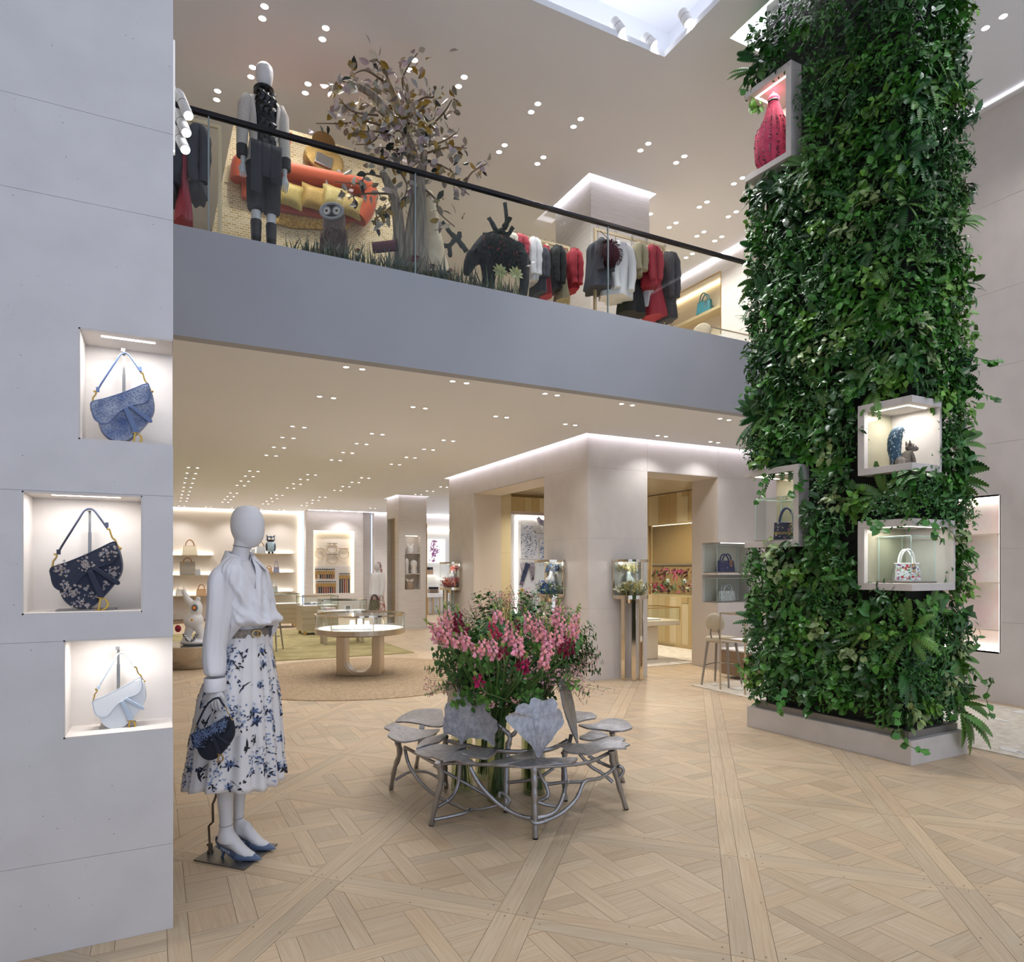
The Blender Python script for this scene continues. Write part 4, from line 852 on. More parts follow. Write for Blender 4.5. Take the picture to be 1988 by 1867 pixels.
bench = thing('leaf_bench', 'round cast metal bench of ginkgo leaf seats and backs on branch legs around the flowers', 'bench', (CB.x, CB.y, 0))
SEATS = [([(270, 1215), (300, 1195), (345, 1180), (440, 1168), (520, 1178), (650, 1172), (560, 1200), (440, 1216), (545, 1218), (660, 1196), (760, 1190), (835, 1205), (828, 1238), (770, 1270), (690, 1262), (640, 1255), (660, 1280), (695, 1293), (600, 1288), (540, 1272), (470, 1288), (400, 1262), (340, 1258), (290, 1240)], (600, 1172)),
         ([(800, 1290), (880, 1265), (960, 1240), (1040, 1220), (1095, 1214), (1130, 1258), (1170, 1232), (1180, 1262), (1260, 1275), (1395, 1262), (1385, 1290), (1300, 1305), (1240, 1302), (1120, 1318), (1000, 1322), (920, 1312), (860, 1316), (800, 1304)], (1130, 1256)),
         ([(1240, 1180), (1330, 1162), (1420, 1166), (1520, 1145), (1610, 1122), (1690, 1118), (1740, 1135), (1715, 1150), (1770, 1162), (1735, 1180), (1745, 1196), (1650, 1200), (1570, 1212), (1500, 1235), (1430, 1228), (1350, 1222), (1300, 1205), (1320, 1190)], (1400, 1165)),
         ([(1408, 1035), (1470, 1030), (1530, 1020), (1600, 992), (1680, 992), (1740, 1003), (1785, 1040), (1770, 1062), (1710, 1080), (1640, 1074), (1560, 1060), (1470, 1055)], (1410, 1040)),
         ([(1385, 945), (1440, 938), (1500, 950), (1535, 968), (1520, 988), (1450, 1000), (1392, 1005)], (1390, 990)),
         ([(1418, 1128), (1450, 1098), (1500, 1075), (1580, 1085), (1625, 1108), (1590, 1122), (1510, 1135)], (1420, 1125)),
         ([(55, 1045), (85, 1030), (130, 1020), (190, 1045), (260, 1056), (350, 1068), (440, 1060), (425, 1090), (390, 1112), (330, 1125), (240, 1142), (180, 1150), (120, 1138), (80, 1108), (100, 1075)], (440, 1062)),
         ([(280, 1192), (320, 1150), (380, 1115), (440, 1100), (492, 1094), (470, 1125), (420, 1158), (340, 1180)], (490, 1095)),
         ([(135, 1008), (180, 965), (250, 935), (330, 925), (420, 918), (462, 930), (470, 985), (465, 1040), (390, 1038), (300, 1022), (220, 1015)], (465, 1038))]
for k, (pl, st) in enumerate(SEATS):
    zz = .40 + .004 * (k % 3) + (.02 if k in (3, 4) else 0); pts = [atz(*ZO(*p), zz) for p in pl]
    if sum(pts[i].x * pts[(i + 1) % len(pts)].y - pts[(i + 1) % len(pts)].x * pts[i].y for i in range(len(pts))) < 0: pts = pts[::-1]
    plate_leaf('seat_leaf', pts, atz(*ZO(*st), zz), (0, 0, 1), bench, seed=k)
B1 = ([(600, 1172), (576, 1132), (520, 1098), (470, 1090), (472, 1010), (480, 930), (490, 880), (528, 864), (552, 838), (575, 822), (600, 800), (640, 816), (690, 806), (716, 832), (708, 880), (732, 858), (774, 850), (792, 890), (800, 960), (842, 1002), (846, 1062), (828, 1110), (826, 1186), (775, 1140), (710, 1122), (648, 1124), (618, 1142)], (600, 1172), .40)
B2 = ([(1130, 1256), (1085, 1180), (1010, 1108), (935, 1030), (902, 985), (930, 955), (966, 942), (985, 902), (1030, 876), (1068, 890), (1080, 846), (1130, 846), (1170, 860), (1230, 844), (1264, 885), (1256, 935), (1276, 912), (1302, 960), (1310, 1012), (1296, 1040), (1240, 1112), (1180, 1190)], (1130, 1256), .42)
for k, (pl, st, zz) in enumerate((B1, B2)):
    s = atz(*ZO(*st), zz); o = (s - CB); o.z = 0; o.normalize(); nrm = (o * .5 - FV * .7 + Vector((0, 0, .16))).normalized()
    pts = [atplane(*ZO(*p), s, nrm) for p in pl]; c = sum(pts, Vector()) / len(pts)
    if sum(((pts[i] - c).cross(pts[(i + 1) % len(pts)] - c)).dot(nrm) for i in range(len(pts))) < 0: pts = pts[::-1]
    plate_leaf('back_leaf', pts, s, nrm, bench, th=.01, dome=-.006, wav=.003, seed=20 + k)
GK = [(0, 0), (.05, .06), (.12, .12), (.19, .2), (.215, .27), (.19, .32), (.14, .33), (.10, .36), (.05, .375), (.01, .33), (-.03, .38), (-.09, .365), (-.13, .345), (-.18, .32), (-.21, .26), (-.18, .19), (-.11, .11), (-.05, .05)]
def gback(base, az, lean, sc, seed):
    o = Vector((cos(az), sin(az), 0)); sd = Vector((-o.y, o.x, 0)); upv = (Vector((0, 0, 1)) - o * lean).normalized(); nrm = sd.cross(upv); b_ = Vector(base)
    pts = [b_ + sd * p[0] * sc + upv * p[1] * sc for p in GK]; plate_leaf('back_leaf', pts, b_, nrm, bench, th=.01, dome=-.008, wav=.004, seed=seed)
p = atd(*ZO(1408, 1160), 4.30); gback(p, radians(-38), .25, 1.12, 31)
p = atd(*ZO(484, 1085), 4.52); gback(p, radians(165), .2, 1.0, 32)
gback((2.45, 4.5, .41), radians(40), .2, 1.0, 33); gback((1.95, 4.62, .41), radians(110), .2, 1.0, 34)
def dcurve(rows): return [atd(*ZO(x, y), d) for x, y, d in rows]
def leg(foot, mids, top):
    f = atz(*ZO(*foot), 0.0); t = atz(*ZO(*top), .395); df, dt = (f - EYEP).dot(FV), (t - EYEP).dot(FV); n = len(mids) + 1
    P = [f] + [atd(*ZO(*m), df + (dt - df) * (k + 1) / n) for k, m in enumerate(mids)] + [t]; P = bez(P, 5)
    q = MB(); q.tube(P, [.014 + .006 * (i / (len(P) - 1)) + .0025 * sin(i * 1.9) for i in range(len(P))], 9); lg = obj('leg', q, BMT, bench, smooth=True, world=True)
    obj('foot', MB().tube([f, f + (P[2] - f) * .25], .0150, 9), BLACKM, lg, world=True)
for a in (((105, 1478), [(128, 1340), (165, 1225)], (150, 1145)), ((385, 1732), [(420, 1560), (455, 1400)], (430, 1288)), ((1112, 1826), [(1106, 1600), (1104, 1440)], (1100, 1320)), ((1745, 1620), [(1690, 1440), (1652, 1300)], (1640, 1205)), ((1722, 1428), [(1680, 1300), (1655, 1170)], (1645, 1078)), ((280, 1325), [(300, 1200)], (320, 1045)), ((905, 1640), [(908, 1400), (912, 1250)], (925, 1150)), ((490, 1470), [(480, 1300)], (485, 1110)), ((1320, 1560), [(1308, 1380), (1315, 1240)], (1340, 1130))): leg(*a)
for rows, r in (([(200, 1190, 4.5), (235, 1320, 4.45), (330, 1450, 4.38), (430, 1530, 4.3), (560, 1590, 4.2), (640, 1622, 4.12), (760, 1612, 4.06), (880, 1580, 4.05)], .011),
                ([(655, 1325, 3.95), (720, 1440, 3.93), (820, 1550, 3.9), (900, 1612, 3.88), (1000, 1662, 3.85), (1100, 1680, 3.82), (1220, 1655, 3.85), (1285, 1580, 3.9), (1320, 1450, 4.0), (1312, 1300, 4.05)], .013),
                ([(1112, 1668, 3.84), (1085, 1690, 3.8), (1110, 1716, 3.78), (1180, 1700, 3.8), (1300, 1640, 3.82), (1400, 1540, 3.88), (1455, 1425, 3.95), (1560, 1402, 4.05), (1640, 1350, 4.15), (1672, 1310, 4.2)], .011),
                ([(1455, 1425, 3.95), (1300, 1430, 3.98), (1190, 1440, 4.0), (1150, 1390, 4.0), (1125, 1320, 3.98)], .010),
                ([(405, 1690, 3.96), (520, 1668, 4.0), (630, 1640, 4.05), (650, 1618, 4.1)], .011), ([(430, 1600, 3.98), (520, 1540, 4.05), (570, 1450, 4.1), (585, 1300, 4.1)], .012),
                ([(135, 1412, 4.6), (230, 1360, 4.6), (340, 1355, 4.55), (420, 1390, 4.5), (490, 1450, 4.45)], .010),
                ([(200, 1185, 4.5), (300, 1236, 4.3), (420, 1296, 4.08), (560, 1294, 4.0), (690, 1304, 3.96), (900, 1312, 3.88), (1100, 1324, 3.85), (1300, 1312, 3.88), (1480, 1290, 4.0), (1620, 1226, 4.18)], .0115),
                ([(505, 1140, 4.45), (700, 1188, 4.3), (900, 1214, 4.2), (1080, 1214, 4.2), (1230, 1194, 4.22), (1330, 1140, 4.3)], .014),
                ([(400, 1310, 4.3), (490, 1362, 4.3), (700, 1480, 4.3), (860, 1580, 4.25)], .010), ([(920, 1432, 4.2), (1060, 1415, 4.15), (1150, 1390, 4.1), (1240, 1330, 4.1)], .010),
                ([(845, 1028, 4.25), (900, 1072, 4.22), (935, 1112, 4.2), (920, 1170, 4.2)], .015), ([(935, 1112, 4.2), (970, 1082, 4.18), (1000, 1010, 4.18)], .013),
                ([(1420, 1235, 4.2), (1500, 1322, 4.22), (1580, 1370, 4.22), (1650, 1430, 4.2)], .011), ([(1480, 1245, 4.3), (1580, 1300, 4.3), (1650, 1325, 4.25), (1700, 1320, 4.2), (1725, 1350, 4.2), (1700, 1395, 4.2)], .011),
                ([(860, 1540, 4.1), (865, 1500, 4.12), (905, 1520, 4.1), (930, 1560, 4.08), (905, 1600, 4.08)], .010), ([(1140, 1560, 3.98), (1200, 1520, 3.98), (1180, 1440, 4.0)], .011), ([(1130, 1570, 3.95), (1200, 1590, 3.95), (1280, 1600, 3.95)], .009), ([(1360, 1100, 4.35), (1340, 1180, 4.3), (1300, 1230, 4.25)], .013)):
    P = bez(dcurve(rows), 4); q = MB(); q.tube(P, [r * (1 + .10 * mnoise.noise(P[i] * 22)) for i in range(len(P))], 7)
    for i in range(3, len(P) - 2, 9): q.ball(P[i], r * 1.18, 7, 5)
    obj('branch', q, BMT, bench, smooth=True, world=True)
# glass vases
VW = glassmat('vase_glass', '#f6f9f4', .04); WATER = glassmat('vase_water', '#e8ead9', .02)
VASES = [Vector((*v, 0)) for v in ((1.80, 4.28), (1.93, 3.98), (2.2, 3.99), (2.05, 4.45), (2.33, 4.27))]
VH = .56
VL = ('tall clear glass cylinder vase under the metal leaf back that shows its pale lobed face', 'clear glass vase at the very front, between the two upright metal leaves', 'clear glass vase behind the fan-shaped dark leaf back', 'glass vase standing at the rear of the flower group', 'glass vase on the column side of the flower group')
for v, l in zip(VASES, VL):
    t = thing('glass_vase', l, 'vase', v, 0, 'glass vases inside the bench'); r = .074
    obj('glass_wall', MB().lathe([(r, .0), (r, .02), (r, VH)], 28).lathe([(r - .004, VH), (r - .004, .022)], 28).lathe([(r, VH), (r - .004, VH)], 28), VW, t, smooth=True)
    obj('base', MB().lathe([(0, .001), (r - .002, .001), (r - .001, .02), (0, .02)], 28), VW, t, smooth=False); obj('water', MB().lathe([(r - .006, .022), (r - .006, .34), (0, .34)], 24), WATER, t)
# plants of the bouquet
def leafmat(name, col, rough=.45, spec=.4):
    m = pm(name, col, rough, 0, attr='tint'); nt = m.node_tree; b = nt.nodes['Principled BSDF']
    if 'mulnode' not in nt.nodes:
        at = [n for n in nt.nodes if n.type == 'ATTRIBUTE'][0]; mx = nd(nt, 'ShaderNodeMix', data_type='RGBA', blend_type='MULTIPLY'); mx.name = 'mulnode'; mx.inputs['Factor'].default_value = 1; mx.inputs[6].default_value = (*lin(col), 1); nt.links.new(at.outputs['Color'], mx.inputs[7]); nt.links.new(mx.outputs[2], b.inputs['Base Color'])
    return m
def tint(mb, k, n0, var=.2, R=random):
    """one tint per added leaf, for the faces from face number n0 on"""
    if mb.c is None: mb.c = []; mb.c += [(1, 1, 1, 1)] * sum(len(f) for f in mb.f[:n0])
    mb.c += [(*k, 1)] * sum(len(f) for f in mb.f[n0:])
def leaf(mb, p, d, nrm, L, W, bend=.3, fold=.25, n=3, shape=1., mi=0, k=(1, 1, 1)):
    d = Vector(d).normalized(); nrm = Vector(nrm); nrm = nrm - d * nrm.dot(d)
    nrm = nrm.normalized() if nrm.length > 1e-5 else d.orthogonal().normalized()
    sd = d.cross(nrm); p = Vector(p); f0 = len(mb.f); vs = []; ang = 0; c = p.copy()
    for i in range(n + 1):
        u = i / n; w = W * (sin(pi * min(1, (u * .92 + .05)) ** shape)) if 0 < i < n else (W * .12 if i == 0 else 0)
        dd = d * cos(bend * u) - nrm * sin(bend * u); nn = nrm * cos(bend * u) + d * sin(bend * u)
        if i: c = c + dd * (L / n)
        if i == n: vs.append(c)
        else: vs += [c + sd * w + nn * w * fold, c, c - sd * w + nn * w * fold]
    fs = []
    for i in range(n - 1): a = i * 3; fs += [(a, a + 3, a + 4, a + 1), (a + 1, a + 4, a + 5, a + 2)]
    a = (n - 1) * 3; e = n * 3; fs += [(a, e, a + 1), (a + 1, e, a + 2)]
    mb.add(vs, fs, mi); tint(mb, k, f0)
def kt(R, v=.22, warm=0.): s = max(.4, R.gauss(1, v)); return (s * (1 + warm * R.random()), s, s * R.uniform(.75, 1.1))
LGREEN = leafmat('bouquet_leaf', '#5c9143'); DGREEN = leafmat('bouquet_dark_leaf', '#3c6f38'); STEMG = pm('green_stem', '#55773a', .6); WOODST = pm('woody_stem', '#6b5338', .7)
PINKP = leafmat('pink_petal', '#fbb2c2', .6); DEEPP = leafmat('burgundy_petal', '#7a0f36', .6); MAGP = leafmat('magenta_petal', '#b01a5c', .6); PALEP = leafmat('waxflower_petal', '#e9b6bd', .6); BUD = leafmat('pale_bud', '#b9cc7c', .6)
RB = random.Random(31)
def root(p): v = min(VASES, key=lambda v: (v.xy - p.xy).length + RB.uniform(0, .25)); a = RB.uniform(0, 6.28); r = RB.uniform(.02, .055); return Vector((v.x + r * cos(a), v.y + r * sin(a), .03)), Vector((v.x + (p.x - v.x) * .1 + .03 * cos(a + 2), v.y + (p.y - v.y) * .1 + .03 * sin(a + 2), VH - .02))
def stalk(q, p, r=.004): a, b_ = root(p); q.tube(bez([a, b_, b_.lerp(p, .5) + Vector((0, 0, .02)), p], 4), r, 5)
def floret(q, c, out, up, s, k):
    f0 = len(q.f); sd = out.cross(up).normalized(); up = sd.cross(out).normalized(); c = c + out * s * .35
    for (o, u, w, h) in ((.35, .45, .62, .5), (.75, -.15, .72, .45), (.2, -.05, .5, .6)):
        cc = c + out * o * s * .6 + up * u * s * .6; v = [cc + out * .3 * s, cc + sd * w * s * .6, cc + up * h * s * .7, cc - sd * w * s * .6, cc - up * h * s * .7, cc - out * .25 * s]
        q.add(v, [(0, 1, 2), (0, 2, 3), (0, 3, 4), (0, 4, 1), (5, 2, 1), (5, 3, 2), (5, 4, 3), (5, 1, 4)])
    tint(q, k, f0)
def snapdragon(a, b_, d, mat, label, dens=1.):
    top, bot = atd(*ZO(*a), d), atd(*ZO(*b_), d - .03); ax = (top - bot); L = ax.length; ax.normalize(); base = bot - ax * .04
    t = thing('snapdragon', label, 'flower', (bot.x, bot.y, bot.z), 0, 'snapdragons in the bouquet')
    q = MB(); stalk(q, base, .0045); q.tube([base, top], .0035, 5); obj('stem', q, STEMG, t, world=True)
    q = MB(); n = int(L / .0075 * dens); x = ax.orthogonal().normalized(); y = ax.cross(x)
    for i in range(n):
        u = i / n * .8; an = i * 2.4 + RB.uniform(-.3, .3); s = .034 * (1 - .55 * u) * RB.uniform(.85, 1.15); o = (x * cos(an) + y * sin(an) + ax * .15).normalized(); floret(q, bot + ax * L * u + o * .006, o, ax, s, kt(RB, .14, .06))
    obj('blossom', q, mat, t, world=True)
    q = MB()
    for i in range(20):
        u = .76 + .34 * i / 20; an = i * 2.4; o = (x * cos(an) + y * sin(an) + ax * .8).normalized(); leaf(q, bot + ax * L * u, o, ax, max(.012, .026 * (1.5 - u)), .007, .2, .5, 2, k=kt(RB))
    obj('bud', q, BUD, t, world=True)
SD = [('p', (345, 300), (470, 425)), ('p', (430, 225), (520, 480)), ('p', (478, 190), (545, 400)), ('p', (590, 355), (652, 505)), ('p', (545, 395), (585, 490)), ('p', (790, 395), (842, 575)), ('p', (735, 415), (768, 545)), ('p', (828, 205), (858, 320)), ('r', (790, 290), (838, 430)), ('p', (940, 275), (912, 470)), ('p', (955, 330), (1000, 545)), ('p', (1010, 385), (978, 550)), ('p', (1040, 215), (1075, 385)), ('p', (1125, 260), (1150, 450)), ('p', (1185, 300), (1190, 550)), ('p', (1215, 320), (1165, 640)), ('p', (1280, 170), (1240, 340)), ('p', (1300, 225), (1255, 500)), ('p', (1345, 290), (1295, 480)), ('p', (1415, 205), (1345, 450)), ('p', (1415, 300), (1370, 430)), ('p', (700, 480), (716, 560)), ('p', (390, 340), (440, 460)),
      ('b', (570, 205), (575, 385)), ('b', (640, 335), (590, 395)), ('b', (880, 470), (890, 560)), ('b', (990, 290), (960, 390)), ('m', (1050, 540), (1020, 665)), ('b', (1345, 390), (1300, 545)), ('b', (1375, 430), (1335, 530)), ('m', (690, 670), (735, 760)), ('b', (1030, 560), (1005, 640))]
for k, (c, a, b_) in enumerate(SD):
    mid = (a[0] + b_[0]) / 2; hi = (a[1] + b_[1]) / 2; d = 4.25 - .42 * (1 - ((mid - 900) / 620) ** 2) * (.4 + .6 * min(1, max(0, (hi - 230) / 220)))
    colr = {'p': 'pink', 'r': 'rose red', 'b': 'burgundy', 'm': 'magenta'}[c]; hz_ = 'high' if hi < 320 else 'mid-height' if hi < 460 else 'low'; side = 'at the mannequin end' if mid < 560 else 'left of centre' if mid < 820 else 'at the centre' if mid < 1060 else 'right of centre' if mid < 1250 else 'at the green column end'
    ln = sqrt((a[0] - b_[0]) ** 2 + (a[1] - b_[1]) ** 2); lab = '%s %s snapdragon spike %s in the bouquet, %s' % ('long' if ln > 240 else 'short' if ln < 130 else 'medium', colr, hz_, side)
    snapdragon(a, b_, d, {'p': PINKP, 'r': leafmat('rose_petal', '#c93a63', .6), 'b': DEEPP, 'm': MAGP}[c], lab, 1.1)
def dome(R, rmin=.75, rmax=1.):
    while True:
        a = R.uniform(0, 2 * pi); e = R.uniform(-.7, 1); r = R.uniform(rmin, rmax); h = sqrt(max(0, 1 - max(0, e) ** 2)); p = CB + Vector((.53 * r * h * cos(a), .48 * r * h * sin(a), .90 + (.43 if e > 0 else .32) * e * r))
        return p, Vector((h * cos(a), h * sin(a), e + .35)).normalized()
for k in range(230):
    p, dr = dome(RB, .55, 1.0); low = k >= 130
    if low: a = RB.uniform(0, 2 * pi); p = CB + Vector((RB.uniform(.08, .28) * cos(a), RB.uniform(.08, .26) * sin(a), RB.uniform(.60, .86))); dr = Vector((cos(a), sin(a), .35)).normalized()
    if k >= 185: a = RB.uniform(0, 2 * pi); p = CB + Vector((RB.uniform(.34, .52) * cos(a), RB.uniform(.3, .46) * sin(a), RB.uniform(.84, 1.06))); dr = Vector((cos(a), sin(a), .1)).normalized()
    dark = RB.random() < .45; L = RB.uniform(.22, .34); b0 = p - dr * L * .6
    t = thing('leafy_branch', '%s leafy branch %s in the bouquet, %s' % ('dark green' if dark else 'bright green', 'high' if b0.z > 1.02 else 'halfway up' if b0.z > .78 else 'low', 'towards the mannequin' if (p - CB).dot(RV) < -.17 else 'towards the green column' if (p - CB).dot(RV) > .17 else 'at the front middle' if (p - CB).dot(FV) < 0 else 'at the back middle'), 'foliage', b0, 0, 'leafy branches in the bouquet')
    q = MB(); stalk(q, b0, .0028); side = dr.cross(Vector((0, 0, 1))).normalized(); P = bez([b0, b0 + dr * L * .5 + side * RB.uniform(-.02, .02), b0 + dr * L + Vector((0, 0, -.03 * RB.random()))], 6); q.tube(P, .0022, 4); obj('stem', q, STEMG, t, world=True)
    q = MB(); big = RB.uniform(.038, .062); n = 30
    for i in range(n):
        u = i / n; c = P[min(len(P) - 1, int(u * len(P)))]; an = i * 2.3; x = dr.orthogonal().normalized(); y = dr.cross(x); o = (x * cos(an) + y * sin(an)) * .9 + dr * .45
        if i % 2 and RB.random() < .5: c = c + o * .03
        leaf(q, c, o, dr, big * (1.1 - .4 * u), big * .3, RB.uniform(.2, .7), .2, 3, .9, k=kt(RB, .25, .2))
    obj('leaves', q, DGREEN if dark else LGREEN, t, world=True)
for k in range(92):
    p, dr = dome(RB, .75, 1.03)
    if k > 66: a = RB.uniform(-2.6, .2); p = CB + Vector((RB.uniform(.15, .46) * cos(a), RB.uniform(.15, .4) * sin(a), RB.uniform(.74, .9))); dr = Vector((cos(a), sin(a), .2)).normalized()
    L = RB.uniform(.16, .26); b0 = p - dr * L * .7; t = thing('waxflower_spray', 'airy sprig of tiny pale pink blossoms %s in the bouquet, %s' % ('high' if b0.z > 1.0 else 'low' if b0.z < .72 else 'halfway up', 'towards the mannequin' if (p - CB).dot(RV) < -.17 else 'towards the green column' if (p - CB).dot(RV) > .17 else 'in the middle'), 'flower', b0, 0, 'waxflower sprigs in the bouquet')
    q = MB(); stalk(q, b0, .002); f = MB(); g = MB()
    for j in range(9):
        e = b0 + dr * L * RB.uniform(.6, 1.05) + Vector((RB.gauss(0, .045), RB.gauss(0, .045), RB.gauss(0, .035))); q.tube([b0 + dr * L * RB.uniform(0, .4), e], .0011, 3)
        for i in range(6):
            c = e + Vector((RB.gauss(0, .015), RB.gauss(0, .015), RB.gauss(0, .015))); nn = (dr + Vector((RB.gauss(0, .6), RB.gauss(0, .6), RB.gauss(0, .6)))).normalized(); x = nn.orthogonal().normalized(); y = nn.cross(x); s = RB.uniform(.0065, .0105); f0 = len(f.f)
            vs = [c] + [c + (x * cos(m * pi / 5) + y * sin(m * pi / 5)) * s * (1 if m % 2 == 0 else .45) + nn * .002 for m in range(10)]; f.add(vs, [(0, 1 + m, 1 + (m + 1) % 10) for m in range(10)]); tint(f, kt(RB, .15, .1), f0)
        for i in range(7): leaf(g, b0.lerp(e, RB.uniform(.2, .9)), (dr + Vector((RB.gauss(0, .5), RB.gauss(0, .5), RB.gauss(0, .5)))), (0, 0, 1), .02, .0028, .3, .2, 2, k=kt(RB))
    obj('stem', q, STEMG, t, world=True); obj('blossom', f, PALEP, t, world=True); obj('leaves', g, LGREEN, t, world=True)
# ================================================================ GREEN COLUMN
C0, C1, C2 = Vector((5.049, 3.237, 0)), Vector((5.791, 3.246, 0)), Vector((4.94, 4.772, 0)); C3 = C1 + C2 - C0
eX = (C1 - C0).normalized(); eY = (C2 - C0).normalized(); LX, LY = (C1 - C0).length, (C2 - C0).length
def cp(u, v, z=0): return C0 + eX * u + eY * v + Vector((0, 0, z))          # u along the front face, v along the long face
def cbox(mb, u0, u1, v0, v1, z0, z1, mi=0):
    mb.add([cp(u, v, z) for z in (z0, z1) for v in (v0, v1) for u in (u0, u1)], [(0, 2, 3, 1), (4, 5, 7, 6), (0, 1, 5, 4), (2, 6, 7, 3), (0, 4, 6, 2), (1, 3, 7, 5)], mi); return mb; return mb
col = thing('planted_column', 'tall square column covered in dense green houseplants on a pale stone plinth', 'column', cp(LX / 2, LY / 2))
PL_STONE = pm('plinth_stone', '#cfc9c3', .6, var=.04, vs=6, bump=.05, bs=150)
obj('plinth', cbox(MB(), 0, LX, 0, LY, 0, .19), PL_STONE, col, world=True, bevel=.003)
q = MB(); cbox(q, .05, LX - .05, .05, LY - .05, .19, .245); obj('tray', q, pm('tray_grey', '#8f8b85', .5, .4), col, world=True)
uA, vA = aty(1824, 840, 3.243).x - C0.x, (atx(1669, 850, 5.03) - C0).dot(eY)
uB = aty(1851, 1080, 3.243).x - C0.x
vC = (atx(1549, 1000, 4.955) - C0).dot(eY); vD = (atx(1536, 200, 4.96) - C0).dot(eY)
zA, zB, zC, zD = (2.247, 2.812), (1.328, 1.880), (1.694, 2.42), (5.17, 6.02)
WI = .12
def solid(u, v, z):
    if z < .19: return False
    if zA[0] < z < zA[1] and u < uA and v < vA: return False
    if zB[0] < z < zB[1] and u < uB and v < vA: return False
    if zC[0] < z < zC[1] and v > vC and u < .5: return False
    if zD[0] < z < zD[1] and v > vD and u < .5: return False
    return True
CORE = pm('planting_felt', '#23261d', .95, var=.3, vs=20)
q = MB(); us = [WI, uA, uB, .5, LX - WI]; vs_ = [WI, vA, vD, vC, LY - WI]; zs = [.245, zB[0], zC[0], zB[1], zA[0], zC[1], zA[1], zD[0], zD[1], Z2 + .28]
us = sorted(us); vs_ = sorted(vs_); zs = sorted(zs)
for i in range(len(us) - 1):
    for j in range(len(vs_) - 1):
        for k in range(len(zs) - 1):
            if solid((us[i] + us[i + 1]) / 2, (vs_[j] + vs_[j + 1]) / 2, (zs[k] + zs[k + 1]) / 2): cbox(q, us[i], us[i + 1], vs_[j], vs_[j + 1], zs[k], zs[k + 1])
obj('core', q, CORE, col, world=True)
# corner display boxes let into the planting
BXM = pm('box_stone', '#cfc8c1', .55, var=.03, vs=8); BACKM = pm('smoky_back_panel', '#b9b49c', .22, .35, var=.12, vs=3)
def corner_box(label, u1, v0, v1, z, far, name='display_box'):
    """a box open on two sides at a corner of the column"""
    t = thing(name, label, 'display box', cp(.1, (v0 + v1) / 2, z[0]), 0, 'stone display boxes in the planted column'); s = .055
    e = -.015; va, vb = (v0, v1) if not far else (v0, v1)
    o = .0
    q = MB(); cbox(q, e, u1, va + (e if not far else 0), vb - (e if far else 0), z[1] - s, z[1]); obj('top_slab', q, BXM, t, world=True, bevel=.002)
    q = MB(); cbox(q, e, u1, va + (e if not far else 0), vb - (e if far else 0), z[0], z[0] + s); obj('bottom_slab', q, BXM, t, world=True, bevel=.002)
    if not far:
        obj('side_post', cbox(MB(), e, .03, vb - s, vb, z[0] + s, z[1] - s), BXM, t, world=True); obj('side_post', cbox(MB(), u1 - .025, u1, e, .02, z[0] + s, z[1] - s), BXM, t, world=True)
        obj('back_panel', cbox(MB(), .03, u1, vb - s, vb - s + .02, z[0] + s, z[1] - s), BACKM, t, world=True); obj('side_panel', cbox(MB(), u1 - .02, u1, .02, vb - s, z[0] + s, z[1] - s), BXM, t, world=True)
        lu, lv0, lv1 = .05, .05, vb - .1
    else:
        obj('side_post', cbox(MB(), e, .05, va, va + s, z[0] + s, z[1] - s), BXM, t, world=True)
        obj('back_panel', cbox(MB(), u1 - .02, u1, va, vb, z[0] + s, z[1] - s), BACKM if z[0] < 3 else BXM, t, world=True); obj('side_panel', cbox(MB(), .05, u1, va, va + .02, z[0] + s, z[1] - s), BXM, t, world=True)
        lu, lv0, lv1 = .05, va + .1, vb - .05
    q = MB(); cbox(q, lu, lu + .018, lv0, lv1, z[1] - s - .003, z[1] - s - .001)
    if not far: cbox(q, .05, u1 - .08, .05, .068, z[1] - s - .003, z[1] - s - .001)
    else: cbox(q, .05, u1 - .06, vb - .068, vb - .05, z[1] - s - .003, z[1] - s - .001)
    obj('light_strip', q, STRIP, t, world=True)
    L = bpy.data.lights.new('box_lamp', 'AREA'); L.shape = 'RECTANGLE'; L.size = .2; L.size_y = .2; L.energy = 2.2 if z[0] < 3 else 4.; L.color = (1, .97, .92); lo = bpy.data.objects.new('box_lamp', L); COL.objects.link(lo); lo.location = cp(.16, (lv0 + lv1) / 2, z[1] - s - .012)
    return t
corner_box('stone corner box with a squirrel figure, on the near edge of the planted column', uA, 0, vA, zA, False)
corner_box('stone corner box with a glass case and white bag on the column edge', uB, 0, vA, zB, False)
corner_box('stone corner box with a dark blue bag at the far column edge', .42, vC, LY, zC, True)
corner_box('stone corner box high on the planted column with a pink garment', .42, vD, LY, zD, True)
